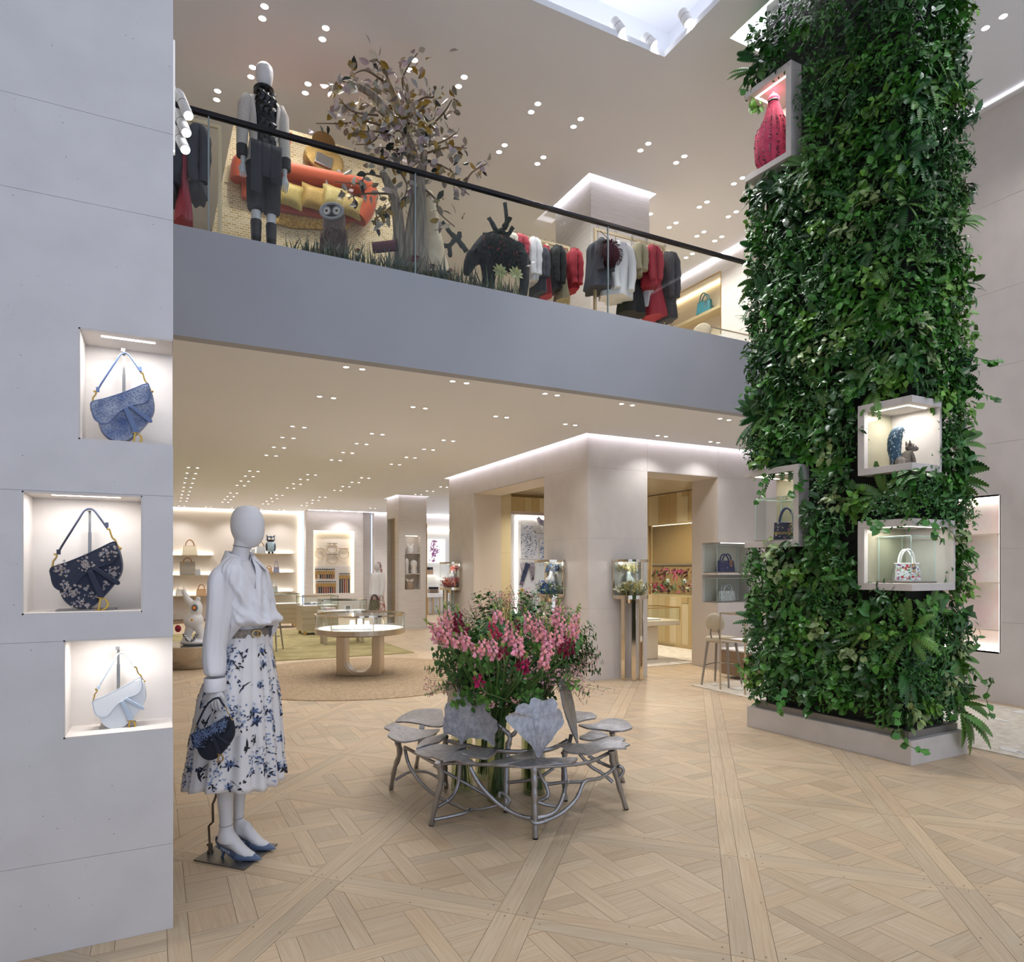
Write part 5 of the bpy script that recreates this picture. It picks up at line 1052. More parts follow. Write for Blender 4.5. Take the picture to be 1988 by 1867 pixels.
# plants
RP = random.Random(77)
HEART = [leafmat('pothos_green', '#3f7a2a', .33), leafmat('pothos_light', '#5d8f35', .35)]; BROAD = [leafmat('broad_dark_leaf', '#2a5426', .3), leafmat('broad_mid_leaf', '#33682a', .32)]; FINE = [leafmat('fine_leaf', '#3d7629', .4), leafmat('fine_dark_leaf', '#2c5f26', .4)]; FERNM = [leafmat('fern_green', '#56803a', .42), leafmat('fern_dark', '#2b5a2a', .42)]; STRAPM = [leafmat('strap_leaf', '#4a8a2c', .33)]; VARI = [leafmat('variegated_leaf', '#86a06a', .38)]
def frond(q, p, d, nrm, L, W, R, mi=0):
    d = d.normalized(); c = p.copy(); nrm = nrm - d * nrm.dot(d); nrm = nrm.normalized() if nrm.length > 1e-4 else d.orthogonal().normalized(); sd = d.cross(nrm); n = 13; a = 0; kk = kt(R, .2)
    for i in range(n):
        u = i / n; a = .12 + u * .75; dd = d * cos(a) - nrm * sin(a) * .8 + Vector((0, 0, -.25 * u)); c = c + dd * (L / n); w = W * (sin(pi * (u * .85 + .12)) ** .8); f0 = len(q.f)
        for s in (1, -1):
            o = (sd * s + dd * .45).normalized(); b = dd.normalized() * L * .042; q.add([c - b, c + o * w * .6 - b * .7 - nrm * w * .1, c + o * w - nrm * w * .2, c + o * w * .6 + b * .9 - nrm * w * .1, c + b], [(0, 1, 2, 3, 4)], mi)
        tint(q, tuple(x * R.uniform(.85, 1.15) for x in kk), f0)
def plant(kind, p, nrm, R):
    q = MB(); up = Vector((0, 0, 1)); x = up.cross(nrm).normalized()
    def rd(o, spread, lift): return (nrm * o + x * R.gauss(0, spread) + up * (R.gauss(0, spread) + lift)).normalized()
    if kind == 'fern':
        m = [R.choice(FERNM)]
        for i in range(10): a = R.uniform(0, 6.28); frond(q, p - nrm * .03, nrm * .75 + x * cos(a) * .9 + up * (sin(a) * .8 + .15), nrm + up * .6, R.uniform(.18, .32), R.uniform(.03, .05), R)
    elif kind == 'strap':
        m = STRAPM
        for i in range(13): a = R.uniform(0, 6.28); leaf(q, p - nrm * .03, nrm * .8 + x * cos(a) + up * sin(a), nrm + up * .2, R.uniform(.12, .2), R.uniform(.016, .024), R.uniform(.3, .9), .3, 4, .8, k=kt(R, .2))
    elif kind == 'fine':
        m = [R.choice(FINE)]
        for i in range(150):
            r = R.uniform(0, .15); a = R.uniform(0, 6.28); c = p + x * r * cos(a) + up * r * sin(a) + nrm * R.uniform(-.02, .09) * (1.2 - r * 4); leaf(q, c, rd(.5, .7, 0), nrm + up * .5, R.uniform(.026, .045), R.uniform(.007, .011), R.uniform(.1, .6), .15, 2, k=kt(R, .28, .1))
    else:
        n, l0, l1, wr, m, sh = {'heart': (46, .045, .078, .42, [R.choice(HEART)], .72), 'broad': (30, .07, .12, .27, [R.choice(BROAD)], .85), 'vari': (30, .05, .09, .34, VARI, .8), 'lance': (56, .05, .09, .15, [R.choice(BROAD + FINE)], .9)}[kind]
        for i in range(n):
            r = R.uniform(0, .14); a = R.uniform(0, 6.28); c = p + x * r * cos(a) + up * r * sin(a) + nrm * R.uniform(-.01, .10) * (1.25 - r * 4); d = rd(.55, .7, -.3); L = R.uniform(l0, l1); leaf(q, c, d, nrm + up * R.uniform(.3, 1.2), L, L * wr, R.uniform(.2, .8), .18, 3, sh, k=kt(R, .24, .15))
    names = {'fern': 'fern', 'strap': 'strap_leaved_plant', 'fine': 'small_leaved_plant', 'heart': 'pothos', 'broad': 'broad_leaved_plant', 'vari': 'variegated_plant', 'lance': 'lance_leaved_plant'}
    obj(names[kind], q, m, col, world=True)
KINDS_ = ['heart'] * 20 + ['broad'] * 17 + ['fine'] * 26 + ['lance'] * 18 + ['fern'] * 15 + ['vari'] * 4 + ['strap'] * 4
def near_box(u, v, z, g=.04):
    for zb, a, b_, c_, d_ in ((zA, 0, uA, 0, vA), (zB, 0, uB, 0, vA), (zC, 0, .42, vC, LY), (zD, 0, .42, vD, LY)):
        if zb[0] - g < z < zb[1] + g and a - g * 2 <= u < b_ + g and c_ - g * 2 < v < d_ + g * 2: return True
    return False
STEP = .165
z = .42; row = 0
while z < Z2 - .1:
    v = .06 + (row % 2) * STEP / 2
    while v < LY:
        vv, zz2 = v + RP.uniform(-.04, .04), z + RP.uniform(-.05, .05)
        if not near_box(0, vv, zz2): plant(RP.choice(KINDS_), cp(WI - .07, vv, zz2), -eX.cross(Vector((0, 0, 1))).cross(Vector((0, 0, 1))) * 1 if False else (eY.cross(Vector((0, 0, 1)))) * -1, RP)
        v += STEP
    u = .06 + (row % 2) * STEP / 2
    while u < LX:
        uu, zz2 = u + RP.uniform(-.04, .04), z + RP.uniform(-.05, .05)
        if not near_box(uu, 0, zz2): plant(RP.choice(KINDS_), cp(uu, WI - .07, zz2), (eX.cross(Vector((0, 0, 1)))), RP)
        u += STEP
    for uu, vv, nn in ((LX - WI + .05, .12, eX), (.12, LY - WI + .06, eY)):
        if not near_box(uu, vv, z): plant(RP.choice(KINDS_), cp(uu, vv, z + RP.uniform(-.05, .05)), Vector(nn), RP)
    z += STEP * .9; row += 1
# trailing vines
def vine(rows, n=9, sz=.07):
    P = bez([Vector(r) for r in rows], 6); q = MB(); q.tube(P, .003, 5, 1); tint(q, (1, 1, 1), 0); R = RP
    for i in range(n):
        c = P[int((i + .5) / n * (len(P) - 1))]; leaf(q, c, Vector((R.gauss(0, 1), R.gauss(0, 1), -.5)), -FV + Vector((0, 0, .5)), sz * R.uniform(.7, 1.2), sz * .42, .4, .15, 3, .72, k=kt(R, .2))
    obj('trailing_vine', q, [HEART[0], STEMG], col, world=True)
for rows in ([(1885, 1300, 5.4), (1905, 1320, 5.35), (1928, 1318, 5.3), (1915, 1350, 5.3), (1925, 1395, 5.3)], [(1750, 1380, 5.05), (1745, 1420, 5.0), (1770, 1450, 4.95), (1805, 1455, 4.95)], [(1530, 1340, 5.9), (1515, 1360, 5.85), (1522, 1385, 5.8)], [(1800, 1005, 5.1), (1815, 1030, 5.0), (1830, 1050, 5.0)], [(1890, 760, 5.5), (1925, 770, 5.45), (1945, 775, 5.4)], [(1485, 918, 6.2), (1480, 950, 6.2), (1470, 975, 6.2)], [(1560, 930, 6.0), (1540, 955, 5.98), (1528, 960, 5.95)], [(1880, 690, 5.5), (1920, 700, 5.4), (1945, 698, 5.4)], [(1690, 1005, 5.1), (1700, 1020, 5.0), (1715, 1030, 5.0)]): vine([atd(*r) for r in rows])
q = MB()
for i in range(7): a = -.9 + i * .3; frond(q, atd(1865, 1385, 5.3), RV * 1.0 - Vector((0, 0, 1)) * (.3 + .25 * i) + FV * RP.uniform(-.4, .2), -FV + Vector((0, 0, .7)), RP.uniform(.28, .4), .05, RP)
obj('fern', q, [FERNM[0]], col, world=True)
# ================================================================ LOWER HALL
def rrect(w, h, r, n=4):
    out = []
    for cx, cy, a0 in ((w / 2 - r, h / 2 - r, 0), (-w / 2 + r, h / 2 - r, pi / 2), (-w / 2 + r, -h / 2 + r, pi), (w / 2 - r, -h / 2 + r, 1.5 * pi)):
        out += [(cx + r * cos(a0 + pi / 2 * k / n), cy + r * sin(a0 + pi / 2 * k / n)) for k in range(n + 1)]
    return out
def tote(label, loc, w, h, d, mat, hmat, rz=0, group=None, charm=None, hh=.55, taper=.78, print_=None, text=None, name='handbag', arms=2, seed=1):
    """a stiff top-handle bag; origin at the middle of its base, front faces -y"""
    t = thing(name, label, 'handbag', loc, rz, group); R = random.Random(seed)
    rings = []
    for f, k, kd in ((0, .97, .9), (.02, 1, 1), (.5, (1 + taper) / 2, .85), (.97, taper, .62), (1, taper * .97, .55)): rings.append([Vector((p[0] * k, p[1] * kd, f * h)) for p in rrect(w, d, d * .22)])
    q = MB(); q.loft(rings); obj('body', q, mat, t, smooth=False)
    q = MB(); q.tube([(p.x * 1.005, p.y * 1.01, p.z) for p in rings[3]] + [tuple(rings[3][0])], .004, 4); obj('piping', q, hmat, t)
    for s in ([-1, 1] if arms == 2 else [0]):
        q = MB(); P = [(w * .26 * cos(a) * (1.05 - .1 * sin(a)), s * d * .24 + s * .012 * sin(a), h * .97 + h * hh * sin(a)) for a in [pi * k / 14 for k in range(15)]]; q.tube([(P[0][0], P[0][1], h * .85)] + P + [(P[-1][0], P[-1][1], h * .85)], max(.006, w * .034), 7); hd = obj('handle', q, hmat, t, smooth=True)
        q = MB()
        for x in (-1, 1): q.lathe([(w * .032, h * .86), (w * .04, h * .9), (w * .032, h * .95)], 8, c=(x * w * .273, s * d * .24, 0))
        obj('handle_ring', q, GOLD, hd)
    if charm:
        q = MB(); x0 = w * .2
        for k, (dz, r) in enumerate(((.92, .045), (.74, .075), (.55, .045))): q.tube([(x0 + w * r * cos(a), -d * .42 - .006 * k, h * dz + w * r * sin(a)) for a in [2 * pi * i / 12 for i in range(13)]], w * .012, 5)
        obj('hanging_charm', q, charm, t)
    if print_:
        cols, n = print_; q = MB()
        for i in range(n):
            z = R.uniform(.06, .92) * h; f = z / h; hwx = w / 2 * (1 - (1 - taper) * f) * .9; x = R.uniform(-hwx, hwx); y = -(d / 2) * (1 - .38 * f) - .0016; s = R.uniform(.012, .032) * w * 2
            a = R.uniform(0, 3.14); m = R.randrange(len(cols)); e = R.choice((.25, .4, .9)); n_ = 7
            q.add([(max(-hwx, min(hwx, x + s * cos(2 * pi * k / n_) * cos(a) - s * e * sin(2 * pi * k / n_) * sin(a))), y, max(.01, min(h * .97, z + s * cos(2 * pi * k / n_) * sin(a) + s * e * sin(2 * pi * k / n_) * cos(a)))) for k in range(n_)], [tuple(range(n_))], m)
            if i % 4 == 0:
                yy = R.uniform(-d * .3, d * .3); xx = -hwx / .9 * 1.005
                for sx in (-1, 1): q.add([(xx * sx, yy + s * .5 * cos(2 * pi * k / 6), z + s * sin(2 * pi * k / 6)) for k in range(6)], [tuple(range(6))], m)
        tag(obj('painted_print', q, cols, t), kind='stuff')
    if text:
        txt, tm, bandm, bz = text; f = bz / h; y = -(d / 2) * (1 - .36 * f) - .001; bh = h * .13
        obj('woven_band', MB().bx(-w / 2 * (1 - (1 - taper) * f) * .99, w / 2 * (1 - (1 - taper) * f) * .99, y - .002, y + .012, bz - bh / 2, bz + bh / 2), bandm, t)
        lettering(txt, bh * .82, tm, t, T(0, y - .0035, bz - bh * .28) @ rot('X', 90), 'band_lettering', align='CENTER', ext=.0008)
    return t
CREAM = pm('cream_leather', '#e7dcc0', .45); PEACH = pm('peach_leather', '#d9b48a', .45); PYTHON_S = pm('silver_scaled_leather', '#c9cdd2', .35, .3, var=.12, vs=60); JACQ = pm('grey_beige_jacquard', '#a99a78', .8, col2='#8d8f97', vs=26); TANH = pm('tan_handle', '#9a7048', .5); LILAC = pm('lilac_leather', '#9da0bd', .45); PALEB = pm('ice_blue_leather', '#cfdde0', .4); WLEA = pm('white_leather', '#ecebe8', .4)
# rugs
q = MB(); TC = Vector((2.447, 9.47, 0)); q.lathe([(1.84, 0), (1.84, .008), (1.8, .014), (0, .014)], 90); t = obj('rug', q, pm('round_jute', '#9f876a', .95, col2='#b8a183', vs=30, bump=.6, bs=50)); t.location = (TC.x, TC.y, 0); tag(t, 'large round tan jute rug under the round glass jewellery table', 'rug')
OLV = pm('olive_rug', '#8f8254', .95, col2='#a89b6c', vs=3, bump=.5, bs=60); q = MB().bx(-.5, 3.95, 11.55, 17.2, 0, .012); tag(obj('rug', q, OLV), 'wide olive gold rug under the square glass counters at the back of the hall', 'rug')
SHAG = pm('cream_woven_rug', '#cfc4b2', .95, col2='#e2dacb', vs=14, bump=.6, bs=60); q = MB().bx(6.0, 8.1, 1.2, 6.73, 0, .012); rg = tag(obj('rug', q, SHAG), 'long cream woven rug with raised white dashes running behind the planted column', 'rug')
q = MB(); R = random.Random(4)
for i in range(90): x, y = R.uniform(6.1, 8.0), R.uniform(1.4, 6.6); q.bx(x, x + R.choice((.04, .16)), y, y + R.choice((.04, .16)), .012, .02)
tag(obj('raised_dash', q, pm('white_wool', '#e9e6df', .95), rg), kind='stuff')
# round jewellery table
tb = thing('display_table', 'round glass topped jewellery table on a bronze U-shaped base', 'table', TC, -YAW); r = .615
obj('glass_wall', MB().lathe([(r, .672), (r, .85)], 64).lathe([(r - .006, .85), (r - .006, .672)], 64), GLASS, tb, smooth=True); obj('glass_top', MB().lathe([(r, .858), (0, .858)], 64).lathe([(0, .852), (r, .852)], 64), GLASS, tb)
obj('rim', MB().lathe([(r - .012, .85), (r + .006, .85), (r + .006, .872), (r - .012, .872), (r - .012, .85)], 64), BGOLD, tb); obj('display_surface', MB().lathe([(r - .008, .66), (r - .008, .67), (0, .67)], 64), pm('white_display', '#f3f2f1', .35), tb)
obj('apron', MB().lathe([(0, .59), (r - .03, .59), (r + .004, .605), (r + .004, .672), (r - .02, .672)], 64), BRONZE, tb)
for a in (-115, -62, 20, 70, 160, 215): obj('glazing_bar', MB().bx(-.006, .006, -.004, .004, .672, .852, M=T(r * cos(radians(a)), r * sin(radians(a)), 0) @ rot('Z', a + 90)), BGOLD, tb)
tlp = bpy.data.lights.new('case_bounce_lamp', 'AREA'); tlp.shape = 'RING' if False else 'DISK'; tlp.size = .9; tlp.energy = 5; tlp.color = (1, .98, .95); tlo = bpy.data.objects.new('case_bounce_lamp', tlp); COL.objects.link(tlo); tlo.location = (TC.x, TC.y, .849)  # disk lamp added inside the case to bounce light onto the ceiling
def ushape(w, h, iw, th, fl, fr, n=8):
    out = [(-w / 2, 0), (w / 2, 0), (w / 2, h), (iw / 2, h)]
    out += [(iw / 2 - fr + fr * cos(a), fl + fr - fr * sin(a)) for a in [pi / 2 * k / n for k in range(n + 1)]]
    out += [(-iw / 2 + fr - fr * sin(a), fl + fr - fr * cos(a)) for a in [pi / 2 * k / n for k in range(n + 1)]] + [(-iw / 2, h), (-w / 2, h)]; return out
obj('base', MB().prism(ushape(.62, .59, .36, .3, .06, .16), -.12, .12, M=rot('X', 90)), BRONZE, tb, bevel=.02, seg=3)
obj('base_back', MB().prism(ushape(.66, .59, .40, .3, .06, .16), -.2, -.13, M=rot('Z', 14) @ rot('X', 90)), BRONZE, tb, bevel=.01)
WPAD = pm('white_velvet', '#f0efee', .8)
def tray(label, loc, w, d, rz, n, group='jewellery trays'):
    t = thing('jewellery_tray', label, 'tray', loc, rz, group); obj('pad', MB().bx(-w / 2, w / 2, -d / 2, d / 2, 0, .022), WPAD, t, bevel=.004); R = random.Random(n); q = MB()
    for i in range(n):
        c = Vector((-w / 2 + w * (i % 6 + .5) / 6, -d / 2 + d * (i // 6 + .5) / max(1, (n + 5) // 6), .034)); q.tube([c + Vector((.010 * cos(a), 0, .010 * sin(a))) for a in [2 * pi * k / 8 for k in range(9)]], .0022, 4)
    tag(obj('gold_rings', q, GOLD, t), kind='stuff'); return t
def tl(x, y): return TC + RV * x + FV * y + Vector((0, 0, .671))
tray('white jewellery tray of rings at the front of the round table', tl(.1, -.3), .26, .16, -YAW, 12); tray('white jewellery tray set nearest the front glazing bar of the round table', tl(-.17, -.34), .26, .14, -YAW + .1, 10); tray('wide white pad lying on the far left of the round table', tl(-.25, -.05), .3, .2, -YAW, 0)
for k, (x, y, h) in enumerate(((-.12, .02, .10), (-.02, .05, .12), (.08, .04, .09))): t = obj('ring_stand', MB().loft([[Vector((a * .035 * s, b * .03 * s, z)) for a, b in ((-1, -1), (1, -1), (1, 1), (-1, 1))] for z, s in ((0, 1), (h, .8))]), WPAD); t.location = tl(x, y); t.rotation_euler = (0, 0, -YAW); tag(t, 'white %s jewellery block in the middle of the round table' % ('low', 'tall', 'medium')[k], 'display stand', 'white jewellery blocks')
# square counters behind
def counter(label, c, w, d, zb, zt, base0, legs, M_=None, rz=0, drawers=False):
    t = thing('glass_counter', label, 'counter', c, rz)
    obj('display_surface', MB().bx(-w / 2 + .01, w / 2 - .01, -d / 2 + .01, d / 2 - .01, zb, zb + .006), WPAD, t)
    if not legs:
        obj('cabinet', MB().bx(-w / 2, w / 2, -d / 2, d / 2, base0, zb), pm('ribbed_champagne', '#b9ad93', .3, .45, var=.05, vs=2, stretch=(1, 1, 30)), t, bevel=.004)
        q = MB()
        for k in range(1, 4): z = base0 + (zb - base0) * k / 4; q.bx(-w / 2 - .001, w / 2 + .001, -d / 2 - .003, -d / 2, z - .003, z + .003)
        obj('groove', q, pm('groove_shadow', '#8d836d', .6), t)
        for x in (-.42, .42):
            for y in (-.4, .4): obj('foot', MB().bx(x * w - .03, x * w + .03, y * d - .03, y * d + .03, .012, base0), GOLD, t)
    else:
        obj('apron', MB().bx(-w / 2, w / 2, -d / 2, d / 2, zb - .05, zb), pm('blush_lacquer', '#d8cfc8', .3), t)
        for x in (-.42, .42):
            for y in (-.36, .36): obj('leg', MB().bx(x * w - .03, x * w + .03, y * d - .03, y * d + .03, .012, zb - .05), BRONZE, t, bevel=.004)
    for s in ((-w / 2, -w / 2 + .006, -d / 2, d / 2), (w / 2 - .006, w / 2, -d / 2, d / 2), (-w / 2, w / 2, -d / 2, -d / 2 + .006), (-w / 2, w / 2, d / 2 - .006, d / 2)): obj('glass_pane', MB().bx(s[0], s[1], s[2], s[3], zb + .004, zt), GLASS, t)
    q = MB(); e = .014
    for s in ((-w / 2, w / 2, -d / 2, -d / 2 + e), (-w / 2, w / 2, d / 2 - e, d / 2), (-w / 2, -w / 2 + e, -d / 2, d / 2), (w / 2 - e, w / 2, -d / 2, d / 2)): q.bx(s[0], s[1], s[2], s[3], zt, zt + .02)
    for x in (-1, 1):
        for y in (-1, 1): q.bx(x * (w / 2 - .005) - .006, x * (w / 2 - .005) + .006, y * (d / 2 - .005) - .006, y * (d / 2 - .005) + .006, zb, zt)
    obj('brass_frame', q, BGOLD, t); return t
cA = atd(530, 1210, 17.4); cA.z = 0; counter('long glass counter with ribbed champagne cabinet standing behind the bar chair', cA, 1.25, .6, .60, .84, .1, False)
cB = atd(616, 1225, 15.6); cB.z = 0; counter('square glass counter with champagne cabinet on short brass feet, left of the round table', cB, .8, .62, .66, .86, .1, False, rz=.05)
cC = atd(664, 1245, 13.6); cC.z = 0; counter('low glass jewellery table on four bronze legs behind the round table', cC, .86, .5, .66, .865, 0, True)
for c, x, y, l in ((cB, -.1, 0, 'white folded pad with a dark bracelet in the square counter'), (cA, -.15, 0, 'pale jewellery cards lying in the long counter'), (cC, -.2, .02, 'crumpled pink and white silk in the low jewellery table')):
    q = MB(); R = random.Random(len(l))
    zb = .67 if c is not cA else .61
    for i in range(4): q.box((R.uniform(-.12, .12), R.uniform(-.1, .1), .02 + .02 * i * .5), (R.uniform(.08, .2), R.uniform(.06, .12), .03), R.randrange(2), rot('Z', R.uniform(-40, 40)))
    o = obj('display_pads', q, [WPAD, pm('soft_rose', '#d9b9b4', .7) if c is not cB else pm('slate_pad', '#5d6370', .6)], None, bevel=.006); o.location = (c.x + x, c.y + y, zb); tag(o, l, 'display')
q = MB().bx(-.06, .06, -.004, .004, 0, .1).bx(-.045, .045, -.006, -.004, .018, .085, 1); o = obj('picture_card', q, [WPAD, pm('dim_picture', '#77746d', .6)]); o.location = (cC.x + .12, cC.y, .667); o.rotation_euler = (-.15, 0, -YAW); tag(o, 'small white framed card standing in the low jewellery table', 'card')
# bar chairs
def bar_chair(label, loc, rz, fab):
    t = thing('bar_chair', label, 'chair', loc, rz)
    q = MB(); q.lathe([(0, .545), (.17, .545), (.2, .56), (.205, .585), (.19, .61), (0, .615)], 28); obj('seat', q, fab, t, smooth=True)
    M = T(-.2, 0, .80) @ rot('Y', 78); q = MB(); q.lathe([(0, -.025), (.1, -.025), (.125, -.012), (.128, .0), (.125, .014), (.1, .026), (0, .028)], 26, M=M); obj('backrest', q, fab, t, smooth=True)
    q = MB()
    for s in (-1, 1): q.tube([(-.17, s * .05, .57), (-.2, s * .06, .66), (-.205, s * .05, .72)], .009, 6)
    obj('back_bracket', q, GREYM, t)
    for x in (-1, 1):
        for y in (-1, 1): obj('leg', MB().tube([(x * .13, y * .13, .55), (x * .2, y * .18, .0)], [.019, .012], 8), pm('taupe_leg', '#8f877d', .5), t, smooth=True)
    for a, b in (((-.168, -.158, .25), (.168, -.158, .25)), ((-.168, .158, .25), (.168, .158, .25)), ((.168, -.158, .25), (.168, .158, .25))): obj('stretcher', MB().tube([a, b], .006, 6), GREYM, t)
    return t
c = atd(1409, 1325, 8.75); bar_chair('cream boucle bar chair with round backrest standing on the cream rug', (c.x - .04, c.y + .03, .012), radians(22), pm('cream_boucle', '#cfc4ab', .95, var=.15, vs=120, bump=.8, bs=150))
c = atd(524, 1262, 12.4); bar_chair('olive bar chair with round backrest half hidden behind the shirted mannequin', (c.x, c.y, .012), radians(65), pm('olive_boucle', '#b19a5c', .95, var=.15, vs=120, bump=.6, bs=150))
# polished drum table and its abstract ornament
c = atd(372, 1290, 10.45); c.z = 0; t = thing('drum_table', 'low polished metal drum table with curved sides beside the back wall shelves', 'table', c)
q = MB(); q.loft([[Vector((rr * (1 + .08 * sin(2 * a + .5)) * cos(a), rr * .9 * (1 + .05 * sin(3 * a)) * sin(a), z)) for a in [2 * pi * k / 48 for k in range(48)]] for rr, z in ((.42, .0), (.44, .02), (.5, .15), (.56, .31), (.57, .33))]); obj('drum', q, pm('mirror_steel', '#c9c0b6', .1, 1.), t, smooth=False)
obj('table_top', MB().loft([[Vector((rr * (1 + .08 * sin(2 * a + .5)) * cos(a), rr * .9 * (1 + .05 * sin(3 * a)) * sin(a), z)) for a in [2 * pi * k / 48 for k in range(48)]] for rr, z in ((.575, .33), (.58, .34), (.575, .348))]), CHROME, t)
p = atd(376, 1247, 10.3); p.z = .348; t = thing('sculpture', 'white abstract ornament with coloured discs and dotted loops on the drum table', 'sculpture', p, -YAW); WS = pm('white_enamel', '#e8e9ec', .35)
q = MB(); q.ball((0, 0, .04), (.2, .14, .06), 18, 8); q.tube([(-.12, 0, .02), (-.09, 0, .16), (-.03, 0, .3)], [.07, .055, .08], 12); q.tube([(.12, 0, .02), (.11, 0, .16), (.06, 0, .3)], [.07, .055, .08], 12); q.ball((.0, 0, .36), (.15, .11, .13), 18, 10); q.ball((.04, 0, .54), (.09, .08, .14), 16, 10); q.tube([(.0, 0, .58), (-.09, 0, .68), (-.16, 0, .82)], [.06, .05, .025], 12); q.tube([(.06, 0, .62), (.07, 0, .72)], [.03, .035], 10); b = obj('body', q, WS, t, smooth=True); remesh(b, .012)
for k, (x, z, cs) in enumerate(((.02, .38, ('#b5283c', '#2f9d7a', '#e2a23a')), (.05, .56, ('#2f8f8a', '#c73a52', '#e7c14a')), (-.2, .25, ('#a02038', '#a02038', '#7d1a2e')))):
    q = MB()
    for j, rr in enumerate((.05, .036, .02)): q.ball((x, -.075 - .012 * j, z), (rr, .012, rr * 1.1), 14, 6, j)
    obj('coloured_disc', q, [pm('enamel_%s' % h.strip('#'), h, .35) for h in cs], t, smooth=True)
q = MB(); q.tube([(-.1 + .2 * k / 14, -.11, .05 + .13 * abs(1 - k / 7) ** 1.5) for k in range(15)], .024, 8); obj('dotted_loop', q, pm('dotted_enamel', '#15161a', .4, col2='#eceef0', vs=55, detail=0), t, smooth=True)
# shelves on the back wall
SHM = pm('satin_brass_shelf', '#c8b48c', .3, .8)
def shelf(x0, x1, y, label):
    a, b = aty(x0, y, YB - .12), aty(x1, y, YB - .12); t = obj('wall_shelf', MB().bx(max(-.58, a.x), b.x, YB - .3, YB, a.z - .02, a.z), SHM, None, bevel=.004); tag(t, label, 'shelf', 'back wall shelves'); n = int((b.x - a.x) / .4)
    q = MB()
    for k in range(n): q.disc(.02, a.z - .0215, 8, c=(max(-.5, a.x) + .2 + .4 * k, YB - .2), flip=True)
    obj('shelf_spot', q, emat('shelf_spots', '#fff0d0', 8), t); L = bpy.data.lights.new('shelf_glow', 'AREA'); L.shape = 'RECTANGLE'; L.size = b.x - max(-.58, a.x); L.size_y = .03; L.energy = 4; L.color = (1, .95, .86); lo = bpy.data.objects.new('shelf_glow', L); COL.objects.link(lo); lo.location = ((a.x + b.x) / 2, YB - .03, a.z + .01); lo.rotation_euler = (pi, 0, 0)
    return a.z
zl = [shelf(322, 412, y, l) for y, l in ((1077.5, 'topmost brass shelf on the beige back wall near the stone pier'), (1117, 'middle brass shelf on the beige back wall near the stone pier'), (1157, 'lowest brass shelf on the beige back wall near the stone pier'))]
zr = [shelf(470, 569, y, l) for y, l in ((1074, 'topmost brass shelf behind the mannequin head'), (1112, 'middle brass shelf behind the mannequin shoulder'), (1150, 'lowest brass shelf behind the mannequin shirt'))]
def onshelf(x0, x1, y0, z): a, b = aty(x0, y0, YB - .17), aty(x1, y0, YB - .17); return (a.x + b.x) / 2, (b.x - a.x), a.z - z
def shelf_bag(label, x0, x1, y0, z, mat, hm, hh, taper=.8, seed=0, **kw):
    x, w, h = onshelf(x0, x1, y0, z); tote(label, (x, YB - .17, z), w, h / (1 + hh), w * .42, mat, hm, 0, 'bags on the back wall shelves', hh=hh, taper=taper, seed=seed, **kw)
shelf_bag('cream leather bowling bag with tall arched handles on the top shelf by the pier', 353, 384, 1047, zl[0], CREAM, TANH, .6)
shelf_bag('large grey-beige patterned tote on the middle shelf by the pier', 349, 379, 1081.5, zl[1], JACQ, TANH, .32, .98)
shelf_bag('small silver patterned bag beside the large patterned tote', 375, 390, 1097, zl[1] , PYTHON_S, WLEA, .6)
shelf_bag('white handbag with gold charm on the lowest shelf by the pier', 340, 363, 1134.5, zl[2], WLEA, WLEA, .7, charm=GOLD)
shelf_bag('peach handbag with brown handles on the lowest shelf, behind the white ornament', 380, 402, 1134, zl[2], PEACH, TANH, .7)
shelf_bag('silver scaled handbag on the top shelf next to the owl figure', 497, 516, 1052, zr[0], PYTHON_S, TANH, .5); shelf_bag('tiny grey handbag on the top shelf, half behind the mannequin head', 486, 496, 1062, zr[0], PYTHON_S, WLEA, .4)
shelf_bag('small peach handbag on the middle shelf behind the mannequin shoulder', 515, 530, 1098, zr[1], PEACH, TANH, .5); shelf_bag('lilac handbag with long strap on the middle shelf', 530, 543, 1088, zr[1], LILAC, LILAC, 1.1, charm=GOLD)
shelf_bag('ice blue handbag with a gold charm on the lowest shelf behind the shirt', 524, 540, 1130, zr[2], PALEB, PALEB, .7, charm=GOLD)
x, w, h = onshelf(518, 533, 1043, zr[0]); t = thing('owl_figure', 'blue and white owl figure standing on the top shelf of the back wall', 'figurine', (x, YB - .17, zr[0])); BLF = pm('ice_blue_fur', '#b8cbd3', .9, col2='#7d98a8', vs=30); DKF = pm('navy_fur', '#2a3442', .9)
q = MB(); q.loft([ell((0, 0, z), a, b, 14) for z, a, b in ((0.05, .09, .08), (.12, .12, .1), (.28, .12, .1), (.36, .1, .09))]); obj('body', q, BLF, t, smooth=True); q = MB(); q.ball((0, 0, .44), (.125, .1, .1), 16, 10); q.tube([(-.09, 0, .5), (-.12, 0, .57)], [.03, .008], 6); q.tube([(.09, 0, .5), (.12, 0, .57)], [.03, .008], 6); obj('head', q, DKF, t, smooth=True)
for s in (-1, 1): q = MB(); q.ball((s * .05, -.085, .45), (.038, .02, .038), 12, 6, 0); q.ball((s * .05, -.105, .45), (.015, .01, .015), 8, 5, 1); obj('eye', q, [WLEA, BLACKM], t, smooth=True); obj('wing', MB().ball((s * .12, 0, .2), (.03, .07, .13), 10, 8), DKF, t, smooth=True); obj('foot', MB().ball((s * .05, -.03, .025), (.045, .06, .03), 10, 6), DKF, t, smooth=True)
obj('beak', MB().tube([(0, -.1, .44), (0, -.13, .42)], [.018, .003], 6), GOLD, t)
